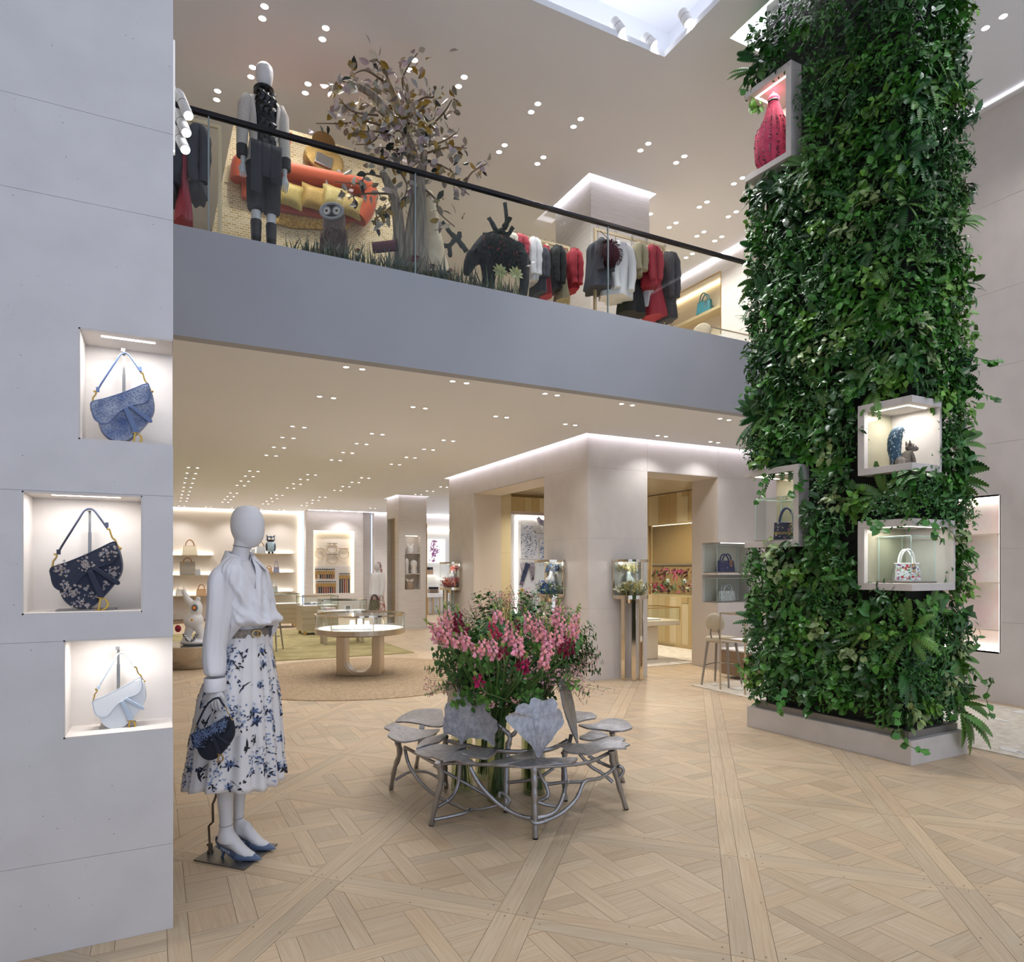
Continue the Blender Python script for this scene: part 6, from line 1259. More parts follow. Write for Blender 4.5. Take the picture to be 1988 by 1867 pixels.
# belts in the lit recess
RB_ = YW + .16; zz3 = lambda x, y: aty(520 + x * .13929, 1010 + y * .13929, RB_)
a, b = zz3(645, 640), zz3(1155, 1020); tag(obj('display_board', MB().bx(a.x, b.x, RB_, RB_ + .04, b.z, a.z), pm('grey_board', '#c9c5c0', .5)), 'pale grey belt display board inside the glowing wall recess', 'display board')
SC_ = (zz3(1000, 500).x - zz3(900, 500).x) / 100
for (x, y, m, l) in ((895, 390, '#3a2c22', 'looped belt with a dark speckled strap, uppermost on the recess wall'), (900, 540, '#17181b', 'looped belt with a black strap, below the dark speckled one'), (730, 462, '#cdbfa6', 'looped belt with a pale strap, on the pier side of the recess wall'), (1058, 462, '#7a4a2a', 'looped belt with a brown strap, on the pillar side of the recess wall')):
    t = thing('belt', l, 'belt', zz3(x, y), 0, 'looped belts'); r = 70 * SC_
    obj('strap', MB().bx(-r, r, -.03, .0, r * .92, r * 1.02), pm('belt_' + m[1:], m, .6), t); obj('loop', MB().tube([(r * cos(a), -.02, r * sin(a) * .95) for a in [2 * pi * k / 24 for k in range(25)]], .014, 5), pm('belt_loop', '#bda98a', .5), t); obj('buckle', MB().bx(-.02, .02, -.04, -.025, r * .88, r * 1.06), GOLD, t)
R = random.Random(8); BC = ['#1b1a1c', '#3b2a20', '#6b4026', '#8a5a34', '#1e1e22', '#b9a078', '#2b2b30', '#7a3420']
def hang(xs, y0, y1, row):
    for k in range(xs[2]):
        x = xs[0] + (xs[1] - xs[0]) * k / (xs[2] - 1); a, b = zz3(x, y0), zz3(x, y1); c = R.choice(BC); q = MB().bx(-.022, .022, -.012, 0, b.z - a.z, -.16, 0).bx(-.03, .03, -.016, 0, -.16, -.05, 1).bx(-.026, .026, -.012, 0, -.012, .012, 2)
        t = obj('belt', q, [pm('hung_belt_' + c[1:], c, .6), GOLD, BLACKM]); t.location = (a.x, RB_ - .002, a.z); tag(t, '%s narrow belt from the pier side in the %s of the recess display' % (nth(k), row), 'belt', 'hanging belts in the ' + row)
hang((672, 920, 9), 680, 812, 'upper left row'); hang((685, 935, 9), 852, 1018, 'lower left row'); hang((1006, 1130, 5), 742, 1018, 'long right row')
# small mannequin further back
def figure(label, M, h, shirt, skirt, extra=None, name='mannequin', skirt_z=(.45, 1.0)):
    t = thing(name, label, 'mannequin', M.to_translation()); t.matrix_basis = M; WM[t.name] = M; s = h / 1.75
    q = MB(); column_rings(q, [(z * s, x * s, a * s, b * s) for z, x, a, b in ((1.47, 0, .05, .05), (1.53, .0, .048, .048), (1.55, .02, .06, .055), (1.62, .025, .085, .07), (1.70, .02, .08, .068), (1.74, .015, .045, .04), (1.75, .01, .01, .01))], 18)
    column_rings(q, [(z * s, 0, a * s, b * s) for z, a, b in ((.9, .11, .14), (1.1, .08, .11), (1.3, .1, .15), (1.42, .09, .16), (1.48, .05, .06))], 18)
    for y in (-.075, .075): column_rings(q, [(z * s, 0, a * s, a * s, y * s) for z, a in ((.0, .035), (.08, .035), (.32, .05), (.5, .05), (.9, .08))], 12)
    for y in (-1, 1): q.tube([(0, y * .16 * s, 1.4 * s), (0, y * .21 * s, 1.1 * s), (.04 * s, y * .22 * s, .85 * s)], [.045 * s, .035 * s, .022 * s], 10); hand(q, T(.045 * s, y * .22 * s, .84 * s), s * .95)
    b = obj('body', q, MSKIN, t, smooth=True); remesh(b, .012)
    q = MB(); column_rings(q, [(z * s, 0, a * s, b * s) for z, a, b in ((.88, .15, .19), (1.1, .12, .16), (1.3, .125, .18), (1.43, .11, .185), (1.48, .07, .1))], 24)
    for y in (-1, 1): q.tube([(0, y * .17 * s, 1.44 * s), (-.01, y * .22 * s, 1.2 * s), (.03 * s, y * .225 * s, .95 * s), (.04 * s, y * .225 * s, .9 * s)], [.07 * s, .065 * s, .055 * s, .05 * s], 12)
    obj('shirt', q, shirt, t, smooth=True)
    q = MB(); n = 60; q.loft([[Vector(((a * (1 + .07 * sin(12 * 2 * pi * i / n) * (1.1 - z)) * cos(2 * pi * i / n)) * s, b * (1 + .07 * sin(12 * 2 * pi * i / n) * (1.1 - z)) * sin(2 * pi * i / n) * s, z * s)) for i in range(n)] for z, a, b in ((skirt_z[0], .2, .22), (.7, .17, .2), (skirt_z[1], .115, .15))], False); obj('skirt', q, skirt, t, smooth=True); return t, s
REDF = pm('red_floral_print', '#a02a35', .7, col2='#e6e0d6', vs=16, detail=4); c = atd(733, 1200, 16.6); c.z = 0
t, s = figure('small mannequin in white shirt and red flowered skirt beside the hall pillar', T(*c) @ rot('Z', 200), 1.66, SHIRT, REDF); q = MB(); q.ball((-.01, 0, 1.69 * s), (.088 * s, .072 * s, .06 * s), 14, 8); q.tube([(-.08 * s, 0, 1.66 * s), (-.1 * s, .03, 1.5 * s), (-.08 * s, .04, 1.42 * s)], [.03, .025, .01], 8); obj('head_scarf', q, REDF, t, smooth=True)
obj('base_plate', MB().bx(-.18, .18, -.18, .18, 0, .01), GREYM, t); 
q = MB(); t2 = tote('dark patterned tote hanging from the hand of the small mannequin', (c.x - .13, c.y - .19, .50), .3, .25, .1, pm('dark_tapestry', '#4c4a40', .8, col2='#7d7a62', vs=22), BLACKM, .3, hh=.5)
# hall pillar niche
NY = PX[2] + .12
def nx_(x, y): return aty(740 + x * .16064, 950 + y * .16064, NY)
TSC = pm('tied_silk', '#e4e0dc', .6); TAUP = pm('taupe_silk', '#a08d76', .6)
def wrap(label, x0, x1, y0, y1, m, knot, cat='scarf display', name='scarf_bust', seed=0, floor=None):
    a, b = nx_(x0, y1), nx_(x1, y0); w, h = b.x - a.x, b.z - a.z; z = floor if floor is not None else a.z; t = thing(name, label, cat, ((a.x + b.x) / 2, NY, z))
    q = MB(); q.loft([ell((.02 * w * sin(3 * f), 0, f * h), w / 2 * k, .085 * k, 18) for f, k in ((0, .72), (.12, .85), (.35, .62), (.5, .72), (.72, 1), (.9, .75), (1, .15))] if not knot else [ell((0, 0, f * h), w / 2 * k, .08 * k, 18) for f, k in ((0, .9), (.15, 1), (.4, .9), (.55, .75), (.62, .3))]); obj('form', q, m, t, smooth=True)
    if knot:
        q = MB()
        for s in (-1, 1): leaf(q, (0, -.01, h * .58), (s * .6, -.1, .55), (0, -1, .2), h * .45, w * .16, .3, .3, 3, .8)
        q.c = None; obj('knot', q, m if m is not TAUP else TSC, t, smooth=True); obj('handle', MB().tube([(w * .3 * cos(a), -.05, h * .3 + w * .25 * sin(a)) for a in [pi * k / 8 for k in range(9)]], .008, 6), m, t)
    return t
hz2_ = hz; wrap('white bag tied with a scarf bow on the upper shelf of the hall pillar niche', 305, 398, 640, 770, TSC, True, 'handbag', 'scarf_tied_bag', floor=hz[0]); wrap('white head form wrapped in a plain scarf, nearer the pillar corner', 272, 335, 828, 1015, TSC, False, floor=hz[1]); wrap('white head form with a draped scarf turned aside in the pillar niche', 345, 436, 850, 1015, TSC, False, floor=hz[1]); wrap('taupe bag tied with a pale bow in the lowest pillar niche', 285, 402, 1100, 1256, TAUP, True, 'handbag', 'scarf_tied_bag', floor=HN[2])
# perfume corner
YPF = YW - .16
def pf(x, y): return aty(740 + x * .16064, 950 + y * .16064, YPF)
a, b = pf(525, 1252), pf(830, 490); lit_panel = obj('lit_panel', MB().bx(a.x, b.x + .6, YPF + .0, YPF + .02, a.z - .6, b.z), pm('pale_lit_panel', '#f1ede4', .5), wb2); obj('panel_light', MB().bx(a.x, b.x + .6, YPF - .05, YPF - .01, b.z - .02, b.z), emat('panel_glow', '#fff6e6', 14), wb2)
a, b = pf(560, 885), pf(765, 605); t = thing('light_box', 'white light box picture of scattered purple blossoms above the perfume shelf', 'picture', ((a.x + b.x) / 2, YPF - .03, (a.z + b.z) / 2)); w, h = (b.x - a.x), (b.z - a.z); obj('frame', MB().bx(-w / 2, w / 2, -.02, .03, -h / 2, h / 2), emat('lightbox_white', '#ffffff', 1.5), t)
q = MB(); R = random.Random(3)
for i in range(150):
    u = R.gauss(0, .33); cx = -.18 * w + .3 * w * (1 - abs(u) * 1.6) * R.uniform(-.5, .7) + R.gauss(0, .08 * w); cz = u * h * .85; 
    if abs(cx) < w * .45 and abs(cz) < h * .46: petals(q, (cx, cz), R.uniform(.012, .04) * (1.8 if i < 12 else 1), 5, R, [0, 1, 2], Matrix(), .021)
q.v = [(x, -.0215 , z) for x, y, z in q.v]; obj('blossom_print', q, [emat('print_plum', '#7d3a72', 1.), emat('print_mauve', '#a06a9a', 1.), emat('print_wine', '#6d2450', 1.)], t)['kind'] = 'stuff'
for (x0, x1, y, l) in ((525, 650, 1040, 'glowing glass perfume shelf under the blossom light box'), (655, 790, 1075, 'glowing glass perfume shelf behind the pink vitrine')): a, b = pf(x0, y), pf(x1, y); tag(obj('glass_shelf', MB().bx(a.x, b.x, YPF - .2, YPF, a.z - .03, a.z), emat('shelf_glow_white', '#fffaf0', 1.6)), l, 'shelf')
BOT = [pm('perfume_amber', '#e2bfa0', .1, trans=.6), BLACKM]
def bottle(x, y, h, g, l): p = pf(x, y); t = thing('perfume_bottle', l, 'bottle', (p.x, YPF - .1, p.z), 0, g); obj('flacon', MB().bx(-.04, .04, -.03, .03, 0, h * .65), BOT[0], t, bevel=.006); obj('stopper', MB().bx(-.025, .025, -.025, .025, h * .65, h), BOT[1], t)
for k, x in enumerate((553, 575, 600)): bottle(x, 1026, .24, 'perfume bottles on the glowing shelf', ('smallest', 'tallest', 'middle-sized')[k] + ' amber perfume bottle with black stopper on the upper glowing shelf')
for k in range(7): bottle(572 + k * 16, 1250, .2, 'row of perfume bottles', '%s pale amber perfume bottle from the pillar in the row on the white counter' % nth(k))
a, b = pf(500, 1262), pf(760, 1250); t = thing('perfume_counter', 'white perfume counter on slim brass legs beyond the hall pillar', 'counter', ((a.x + b.x) / 2, YPF - .22, 0)); w = b.x - a.x; zt = pf(600, 1252).z; obj('top', MB().bx(-w / 2, w / 2, -.2, .2, zt - .12, zt), WHITE, t, bevel=.004); obj('panel', MB().bx(-w / 2 + .05, w / 2 - .5, -.12, .15, .02, zt - .12), pm('blush_lacquer', '#d8cfc8', .3), t)
for x in (-.45, -.2, .1, .42): obj('leg', MB().bx(x * w - .015, x * w + .015, -.19, -.16, 0, zt - .12), GOLD, t)
# gilt vitrines
def sprig(q, p, d, L, R, mi, n=7, sz=.03):
    d = Vector(d).normalized(); q.tube([p, p + d * L], .0025, 4, 0); tint(q, (1, 1, 1), len(q.f) - 6)
    for i in range(n): leaf(q, p + d * L * (.3 + .7 * i / n), d + Vector((R.gauss(0, .7), R.gauss(0, .7), R.gauss(0, .5))), (R.gauss(0, 1), -1, .3), sz * R.uniform(.6, 1.3), sz * .22, .5, .2, 2, .8, mi, kt(R, .2))
def bust(parent, M, m, name='necklace_bust'):
    q = MB(); q.loft([[M @ Vector((a * cos(t), b * sin(t) + y, z)) for t in [2 * pi * k / 16 for k in range(16)]] for z, a, b, y in ((0, .03, .02, 0), (.03, .075, .03, -.01), (.09, .085, .035, 0), (.13, .06, .035, .015), (.16, .035, .03, .02), (.21, .03, .028, .02))]); o = obj(name, q, m, parent, smooth=True)
    q = MB(); q.tube([M @ Vector((.06 * sin(t), -.034 - .012 * cos(t / 1.6), .13 - .07 * cos(t) )) for t in [-2 + 4 * k / 16 for k in range(17)]], .0035, 5); obj('necklace', q, GOLD, o); return o
def vitrine(label, c, out, cols, bm, zt=1.62):
    """a drum-shaped case standing against a wall on mirror-gold legs; out = direction away from the wall"""
    M = frame(c, Vector(out).cross(Vector((0, 0, 1))) * -1, -Vector(out)); t = thing('gilt_vitrine', label, 'display case', c); t.matrix_basis = M; WM[t.name] = M; r = .235; z0 = 1.12
    a0, a1 = radians(180), radians(360)
    def half(prof, n=22): return MB().lathe(prof, n, a0=a0 - .25, a1=a1 + .25)
    obj('glass', half([(r, z0 + .02), (r, zt - .03)]), GLASS, t, smooth=True); obj('top_ring', MB().lathe([(0, zt), (r + .01, zt), (r + .01, zt - .035), (r - .01, zt - .035), (r - .01, zt - .008), (0, zt - .008)], 30), BGOLD, t)
    obj('base_ring', MB().lathe([(0, z0 - .03), (r + .01, z0 - .03), (r + .01, z0 + .02), (0, z0 + .02)], 30), BGOLD, t); obj('back', MB().bx(-r * .98, r * .98, r * .27, r * .3, z0 + .02, zt - .03), GLASS, t)
    for x in (-1, 1): obj('edge_post', MB().bx(x * r - .012, x * r + .012, r * .2, r * .3, z0, zt), BGOLD, t)
    obj('drum_foot', MB().lathe([(.09, z0 - .09), (.1, z0 - .03)], 20), BGOLD, t)
    for k, a in enumerate((200, 250, 290, 340)): obj('leg', MB().prism([(-.03, -.012), (.03, -.012), (.03, .012), (-.03, .012)], 0.0, z0 - .03, M=T(.165 * cos(radians(a)), .165 * sin(radians(a)), 0) @ rot('Z', a + 90)), BGOLD, t, bevel=.004)
    obj('curved_foot', MB().lathe([(.175, 0), (.175, .34), (.172, .34), (.172, 0)], 6, a0=radians(285), a1=radians(345)), BGOLD, t)
    bust(t, T(-.0, -.03, z0 + .13) @ rot('Z', 20) @ rot('X', -10), bm); q = MB(); R = random.Random(int(c[0] * 50) + int(c[1] * 9)); nf = len(cols)
    for i in range(100): a = R.uniform(a0, a1); rr = R.uniform(.05, .2); sprig(q, Vector((rr * cos(a), rr * sin(a) * .9, z0 + .02)), (R.gauss(0, .35), R.gauss(0, .3), 1), R.uniform(.06, .2), R, R.randrange(nf), 7, .055)
    for i in range(26): sprig(q, Vector((R.uniform(-.17, .17), r * .2, zt - .06)), (R.gauss(0, .4), -.3, -1), R.uniform(.05, .12), R, R.randrange(nf), 6, .04)
    tag(obj('dried_flowers', q, cols, t), kind='stuff')
    L = bpy.data.lights.new('case_lamp', 'POINT'); L.energy = 1.6; L.shadow_soft_size = .03; L.color = (1, .96, .9); lo = bpy.data.objects.new('case_lamp', L); COL.objects.link(lo); lo.location = M @ Vector((0, -.08, zt - .05)); return t
dm = lambda n, c: leafmat('dried_' + n, c, .6)
IVB = pm('mint_velvet', '#c9dcd8', .7); WVB = pm('white_bust', '#e3e6ea', .6)
p = aty(1221, 1300, BYF - .06); vitrine('gilt display case of white and yellow dried flowers against the lilac wall beside the doorway', (p.x, BYF - .085, 0), (0, -1, 0), [dm('straw', '#b8ab6a'), dm('ivory', '#d8d4c0'), dm('sage', '#6d7a5a')], IVB)
p = atx(1073, 1150, BXL - .06); vitrine('gilt display case with a white bust, blue blossoms and dry branches behind the bouquet', (BXL - .085, p.y, 0), (-1, 0, 0), [dm('blue', '#3d6db0'), dm('twig', '#c9c3b8'), dm('slate', '#4d5666')], WVB)
p = atx(880, 1120, BXL - .06); vitrine('gilt display case of coral and pink dried blooms at the far stone wall end', (BXL - .085, min(p.y, 12.3), 0), (-1, 0, 0), [dm('coral', '#d9776a'), dm('blush', '#e3b3ad'), dm('red', '#a8283a')], WVB)
# showcase in the gilded room
q = MB(); y0, y1, z0, z1 = OPN; zm = 1.56
sc_ = thing('wall_showcase', 'glazed lit showcase with pink foliage and necklace busts in the gilded wall', 'display case', (GX, (y0 + y1) / 2, z0))
obj('back_panel', MB().bx(GX + .2, GX + .22, y0, y1, z0, z1), pm('satin_beige_panel', '#cbbfa4', .4, .2), sc_, world=True); obj('case_shell', MB().bx(GX, GX + .2, y0, y1, z0 - .03, z0 + .02).bx(GX, GX + .2, y0, y1, z1 - .01, z1 + .02).bx(GX, GX + .2, y0 - .02, y0, z0, z1).bx(GX, GX + .2, y1, y1 + .02, z0, z1), GOLDW[1], sc_, world=True)
obj('case_light', MB().bx(GX + .03, GX + .18, y0, y1, z1 - .02, z1 - .012), emat('case_glow', '#fff4dc', 12), sc_, world=True); obj('rail', MB().bx(GX + .0, GX + .2, y0, y1, zm, zm + .03), BRONZE, sc_, world=True); obj('lower_back', MB().bx(GX + .18, GX + .2, y0, y1, z0, zm), pm('dark_plum_panel', '#5a4640', .6), sc_, world=True)
for k in range(4): a = y0 + (y1 - y0) * k / 4; obj('glass_pane', MB().bx(GX - .012, GX - .006, a + .004, a + (y1 - y0) / 4 - .004, z0, z1), GLASS, sc_, world=True)
q = MB(); R = random.Random(6); PC = [dm('magenta_leaf', '#a3355c'), dm('green_leaf', '#4a6b46'), dm('white_leaf', '#d8cfc6'), dm('wine_leaf', '#5a1f30')]
for i in range(240): y = R.uniform(y0 + .05, y1 - .05); top = R.random() < .4; sprig(q, Vector((GX + R.uniform(.06, .15), y, zm - .02 if top else z0 + .03)), (-.2, R.gauss(0, .5), -1 if top else 1), R.uniform(.06, .24), R, R.choice((0, 0, 1, 1, 2, 3)), 8, .12)
tag(obj('dried_foliage', q, PC, sc_, world=True), kind='stuff')
for y in (aty(1301, 1100, 0.1).y, 0): pass
for px in (1298, 1331): p = atx(px, 1110, GX + .05); bust(sc_, WM[sc_.name].inverted() @ T(GX + .06, p.y, 1.2) @ rot('Z', -90), IVB)
p = atx(1309, 1106, GX); q = MB(); P = Vector((GX + .02, p.y, 1.42)); x = Vector((0, 1, 0))
for s in (-1, 1): q.tube(bez([P, P + x * s * .07 + Vector((0, 0, .05)), P + x * s * .1, P], 5), .012, 5); q.tube([P, P + x * s * .06 - Vector((0, 0, .14))], .011, 5)
obj('ribbon_bow', q, pm('pink_ribbon', '#c2557e', .5), sc_, world=True)
c = atd(1262, 1245, 11.3); c.z = .012; t = thing('jewellery_table', 'pale glass topped jewellery table inside the gilded room', 'table', c, 0)
obj('table_top', MB().bx(-.5, .38, -.3, .3, .56, .64), pm('cream_lacquer', '#e0d3ba', .3), t, bevel=.01); obj('pedestal', MB().bx(-.42, .06, -.15, .15, 0, .56), pm('cream_lacquer', '#e0d3ba', .3), t, bevel=.03); obj('pad', MB().bx(-.3, .1, -.15, .1, .64, .665), WPAD, t)
for s in ((-.5, .38, -.3, -.294), (-.5, .38, .294, .3), (.374, .38, -.3, .3)): obj('glass_pane', MB().bx(*s, .64, .84), GLASS, t)
obj('brass_frame', MB().bx(-.5, .38, -.305, -.29, .84, .855).bx(.37, .385, -.3, .3, .84, .855).bx(-.5, .38, .29, .305, .84, .855).bx(.372, .384, -.302, -.29, .62, .85), GOLD, t)
# scarf wall seen through the room
YS = 16.6; sw = struct('wall_scarf', MB().bx(7.5, 11.5, YS, YS + .1, 0, Z1), pm('bright_plaster', '#efebe6', .6)); struct('wall_scarf_side', MB().bx(11.4, 11.5, BYB, YS, 0, Z1).bx(9.2, 11.5, BYB - .02, BYB, 0, Z1), PLAST); struct('ceiling_scarf', MB().bx(9.2, 11.5, BYB, YS + .1, Z1, Z1 + .05), CEIL)
def sw_(x, y): return aty(860 + x * .21424, 820 + y * .21424, YS)
a = sw_(655, 1000); obj('wall_glow', MB().bx(a.x, a.x + .06, YS - .02, YS - .005, .2, sw_(655, 850).z), emat('scarf_wall_glow', '#fffaf2', 7), sw); a = sw_(600, 850); obj('wall_glow', MB().bx(sw_(655, 0).x, 10.5, YS - .04, YS - .005, a.z - .03, a.z), emat('scarf_wall_glow', '#fffaf2', 7), sw)
spot('scarf_lamp', (8.0, 15.2, Z1 - .05), 90, 130, (1, .97, .92)); spot('gilded_lamp', (7.6, 9.6, 2.93), 220, 150, (1, .9, .72)); spot('gilded_lamp', (6.7, 10.8, 2.93), 130, 150, (1, .92, .76)); spot('perfume_lamp', (7.0, 19.6, Z1 - .05), 80, 130, (1, .96, .9))
def framed(label, x0, x1, y0, y1, mat):
    a, b = sw_(x0, y1), sw_(x1, y0); w, h = b.x - a.x, b.z - a.z; t = thing('framed_scarf', label, 'picture', ((a.x + b.x) / 2, YS - .02, (a.z + b.z) / 2)); obj('frame', MB().bx(-w / 2, w / 2, -.01, .015, -h / 2, h / 2), WHITE, t)
    q = MB(); R = random.Random(len(label)); 
    for k in range(260): rr = R.choice((.2, .32, .44, .58, .72, .86, .95)); an = R.uniform(0, 6.28); petals(q, (max(-.44, min(.44, rr * .5 * cos(an))) * w, max(-.45, min(.45, rr * .55 * sin(an))) * h), R.uniform(.01, .026), 5, R, [0, 1, 2], Matrix(), 0)
    q.v = [(x, -.012, z) for x, y, z in q.v]; obj('scarf_print', q, mat, t)
BLP = [pm('print_ice', '#a7b6cc', .6), pm('print_steel', '#7389ad', .6), pm('print_silver', '#c5cad2', .6)]; framed('pale blue ring-patterned silk scarf in a white frame seen through the salon doorway', 697, 853, 932, 1232, BLP); framed('denser blue scarf in a white frame, partly behind the stone wall edge', 872, 1010, 1062, 1300, [pm('print_royal', '#4a6aa8', .6), BLP[1], BLP[0]])
def cloth(label, x0, x1, y0, y1, m, taper):
    a, b = sw_(x0, y0), sw_(x1, y0); c = sw_(x0, y1); w, h = b.x - a.x, a.z - c.z; n = 20; q = MB(); q.loft([[Vector((-w / 2 + w * i / n * (1 - taper * f) + taper * f * w * .5, -.03 - .018 * sin(i * 1.7) * (.4 + f), -h * f * (1 - .25 * abs(sin(i * .8)) * f))) for i in range(n + 1)] for f in (0, .25, .5, .75, 1)], False, closed=False); o = obj('hanging_scarf', q, m, None, smooth=True); s = o.modifiers.new('t', 'SOLIDIFY'); s.thickness = .004; o.location = ((a.x + b.x) / 2, YS, a.z); tag(o, label, 'scarf')
cloth('pale printed scarf hanging below the framed scarf', 684, 758, 1272, 1400, pm('pale_print_silk', '#d5cfd0', .6, col2='#a8a3ad', vs=10), .5); cloth('mauve grey scarf hanging beside the dark tie', 778, 832, 1270, 1440, pm('mauve_print_silk', '#b9aeb4', .6, col2='#86808f', vs=12), .6)
a, b = sw_(762, 1275), sw_(697, 1480); q = MB(); d = (b - a).normalized(); n_ = Vector((-d.z, 0, d.x)); q.prism([(0, .07), (.02, .07), ((b - a).length, .05), ((b - a).length - .05, 0), ((b - a).length, -.05), (.02, -.07), (0, -.07)], -.012, .012, M=frame(Vector((a.x, YS - .05, a.z)), d, n_)); tag(obj('tie', q, pm('navy_dotted_silk', '#1d2436', .5, col2='#4d5672', vs=60), None, bevel=.003), 'dark navy dotted tie slanting across the scarf wall', 'tie')
for x0, x1, y, l in ((648, 722, 1550, 'straw hat with a dark band on the scarf wall'), (694, 778, 1618, 'straw hat holding small dried stems, lower on the scarf wall')):
    a, b = sw_(x0, y), sw_(x1, y); w = (b.x - a.x); t = thing('straw_hat', l, 'hat', ((a.x + b.x) / 2, YS - .17, a.z)); ST = pm('straw', '#c39a5c', .8, var=.2, vs=60); obj('brim', MB().lathe([(w * .2, .0), (w * .5, -.015), (w * .5, -.008), (w * .2, .01)], 24, M=rot('X', 18)), ST, t, smooth=True); obj('crown', MB().lathe([(w * .28, 0), (w * .27, .1), (w * .2, .14), (0, .145)], 20, M=rot('X', 18)), ST, t, smooth=True); obj('band', MB().lathe([(w * .283, .01), (w * .281, .05)], 20, M=rot('X', 18)), BLACKM, t)
a = sw_(880, 1003); tag(obj('glass_shelf', MB().bx(sw_(820, 0).x, 10.4, YS - .25, YS, a.z - .02, a.z), pm('shelf_taupe', '#b5aa9c', .4)), 'narrow taupe shelf above the framed scarf, holding a sunglass bust', 'shelf'); t = thing('sunglass_bust', 'pale head form with sunglasses and a raised printed scarf on the taupe shelf', 'display head', (sw_(895, 0).x, YS - .13, a.z)); q = MB(); q.loft([ell((0, 0, z), r, r, 16) for z, r in ((0, .05), (.06, .045), (.1, .07), (.2, .085), (.28, .06), (.31, .01))]); obj('head', q, MSKIN, t, smooth=True); obj('sunglasses', MB().ball((-.035, -.08, .2), (.03, .01, .02), 10, 6).ball((.035, -.08, .2), (.03, .01, .02), 10, 6).bx(-.01, .01, -.09, -.08, .2, .208), BLACKM, t); obj('scarf', MB().tube([(-.02, 0, .27), (-.12, 0, .32), (-.2, 0, .42)], [.09, .07, .05], 10), pm('mauve_print_silk', '#b9aeb4', .6), t, smooth=True)
# corner niche with two glass cases beside the chair
def glass_case(label, cx, cy, z, w, d, h, group, base=.014):
    t = thing('glass_case', label, 'glass case', (cx, cy, z), 0, group); obj('base', MB().bx(-w / 2 - .01, w / 2 + .01, -d / 2 - .01, d / 2 + .01, 0, base), pm('taupe_base', '#8d847c', .5, .3), t, bevel=.001)
    for s in ((-w / 2, w / 2, -d / 2, -d / 2 + .004), (-w / 2, w / 2, d / 2 - .004, d / 2), (-w / 2, -w / 2 + .004, -d / 2, d / 2), (w / 2 - .004, w / 2, -d / 2, d / 2)): obj('glass_pane', MB().bx(*s, base, h), GLASS, t)
    obj('glass_lid', MB().bx(-w / 2, w / 2, -d / 2, d / 2, h, h + .004), GLASS, t)
    q = MB(); e = .0022
    for s in ((-w / 2, w / 2, -d / 2, -d / 2), (-w / 2, w / 2, d / 2, d / 2), (-w / 2, -w / 2, -d / 2, d / 2), (w / 2, w / 2, -d / 2, d / 2)): q.bx(s[0] - e, s[1] + e, s[2] - e, s[3] + e, h, h + .0045)
    for x in (-1, 1):
        for y in (-1, 1): q.bx(x * w / 2 - e, x * w / 2 + e, y * d / 2 - e, y * d / 2 + e, base, h)
    obj('glass_edge', q, pm('green_glass_edge', '#b9d6d0', .15), t); return t
yn = BYF + .17; NVB = pm('royal_navy_leather', '#2a3160', .4)
for z, y0, y1, l in ((1.432, 1059, 1110, 'upper glass case with the dark blue bag in the stone corner niche'), (.987, 1122, 1169, 'lower glass case with the silver bag in the stone corner niche')): a, b = aty(1380, y1, yn), aty(1442, y0, yn); glass_case(l, (a.x + b.x) / 2, yn, z, b.x - a.x, .26, b.z - a.z, 'niche glass cases')
a, b = aty(1393, 1107, yn), aty(1424, 1072, yn); tote('dark blue bag with painted bridge and orange charm in the upper corner-niche case', ((a.x + b.x) / 2, yn, 1.447), b.x - a.x, (b.z - a.z) * .62, .1, NVB, NVB, 0, hh=.6, taper=.9, charm=pm('orange_enamel', '#d98a3a', .4), print_=([pm('pale_ink', '#9aa3cf', .5), pm('night_ink', '#1c2148', .5)], 16), seed=5)
a, b = aty(1396, 1168, yn), aty(1425, 1133, yn); tote('silver transparent looking bag in the lower corner-niche case', ((a.x + b.x) / 2, yn, 1.002), b.x - a.x, (b.z - a.z) * .6, .1, pm('silver_leather', '#c8d3da', .2, .6), pm('silver_leather', '#c8d3da', .2, .6), 0, hh=.6, taper=.9, print_=([pm('white_ink', '#eef2f4', .4)], 14), seed=6)
# low drawer unit and framed case behind the chair
c = atd(1446, 1308, 9.3); c.z = .0; t = thing('drawer_unit', 'low walnut drawer unit with white top behind the cream chair', 'drawers', c, 0); WD = pm('walnut_drawer', '#8a735c', .5, var=.12, vs=3, stretch=(1, 1, 14)); obj('carcass', MB().bx(-.19, .5, -.25, .25, .05, .38), WD, t, bevel=.003); obj('top', MB().bx(-.2, .52, -.26, .26, .38, .40), WHITE, t)
for z in (.07, .23): obj('drawer', MB().bx(-.18, .48, -.262, -.25, z, z + .14), WD, t, bevel=.002)
c = atd(1447, 1240, 8.3); t = thing('framed_case', 'slim bronze framed glass case on legs beside the cream chair', 'display case', (c.x, c.y, .012)); w = .42
q = MB()
for x in (-w / 2, w / 2):
    for y in (-.2, .2): q.bx(x - .008, x + .008, y - .008, y + .008, 0, .93)
for z in (.93, .62): q.bx(-w / 2 - .008, w / 2 + .008, -.208, -.192, z, z + .016).bx(-w / 2 - .008, w / 2 + .008, .192, .208, z, z + .016).bx(-w / 2 - .008, -w / 2 + .008, -.2, .2, z, z + .016).bx(w / 2 - .008, w / 2 + .008, -.2, .2, z, z + .016)
obj('frame', q, BRONZE, t); obj('tray', MB().bx(-w / 2, w / 2, -.2, .2, .60, .62), WPAD, t); obj('glass_pane', MB().bx(-w / 2, w / 2, -.2, -.196, .63, .93), GLASS, t)
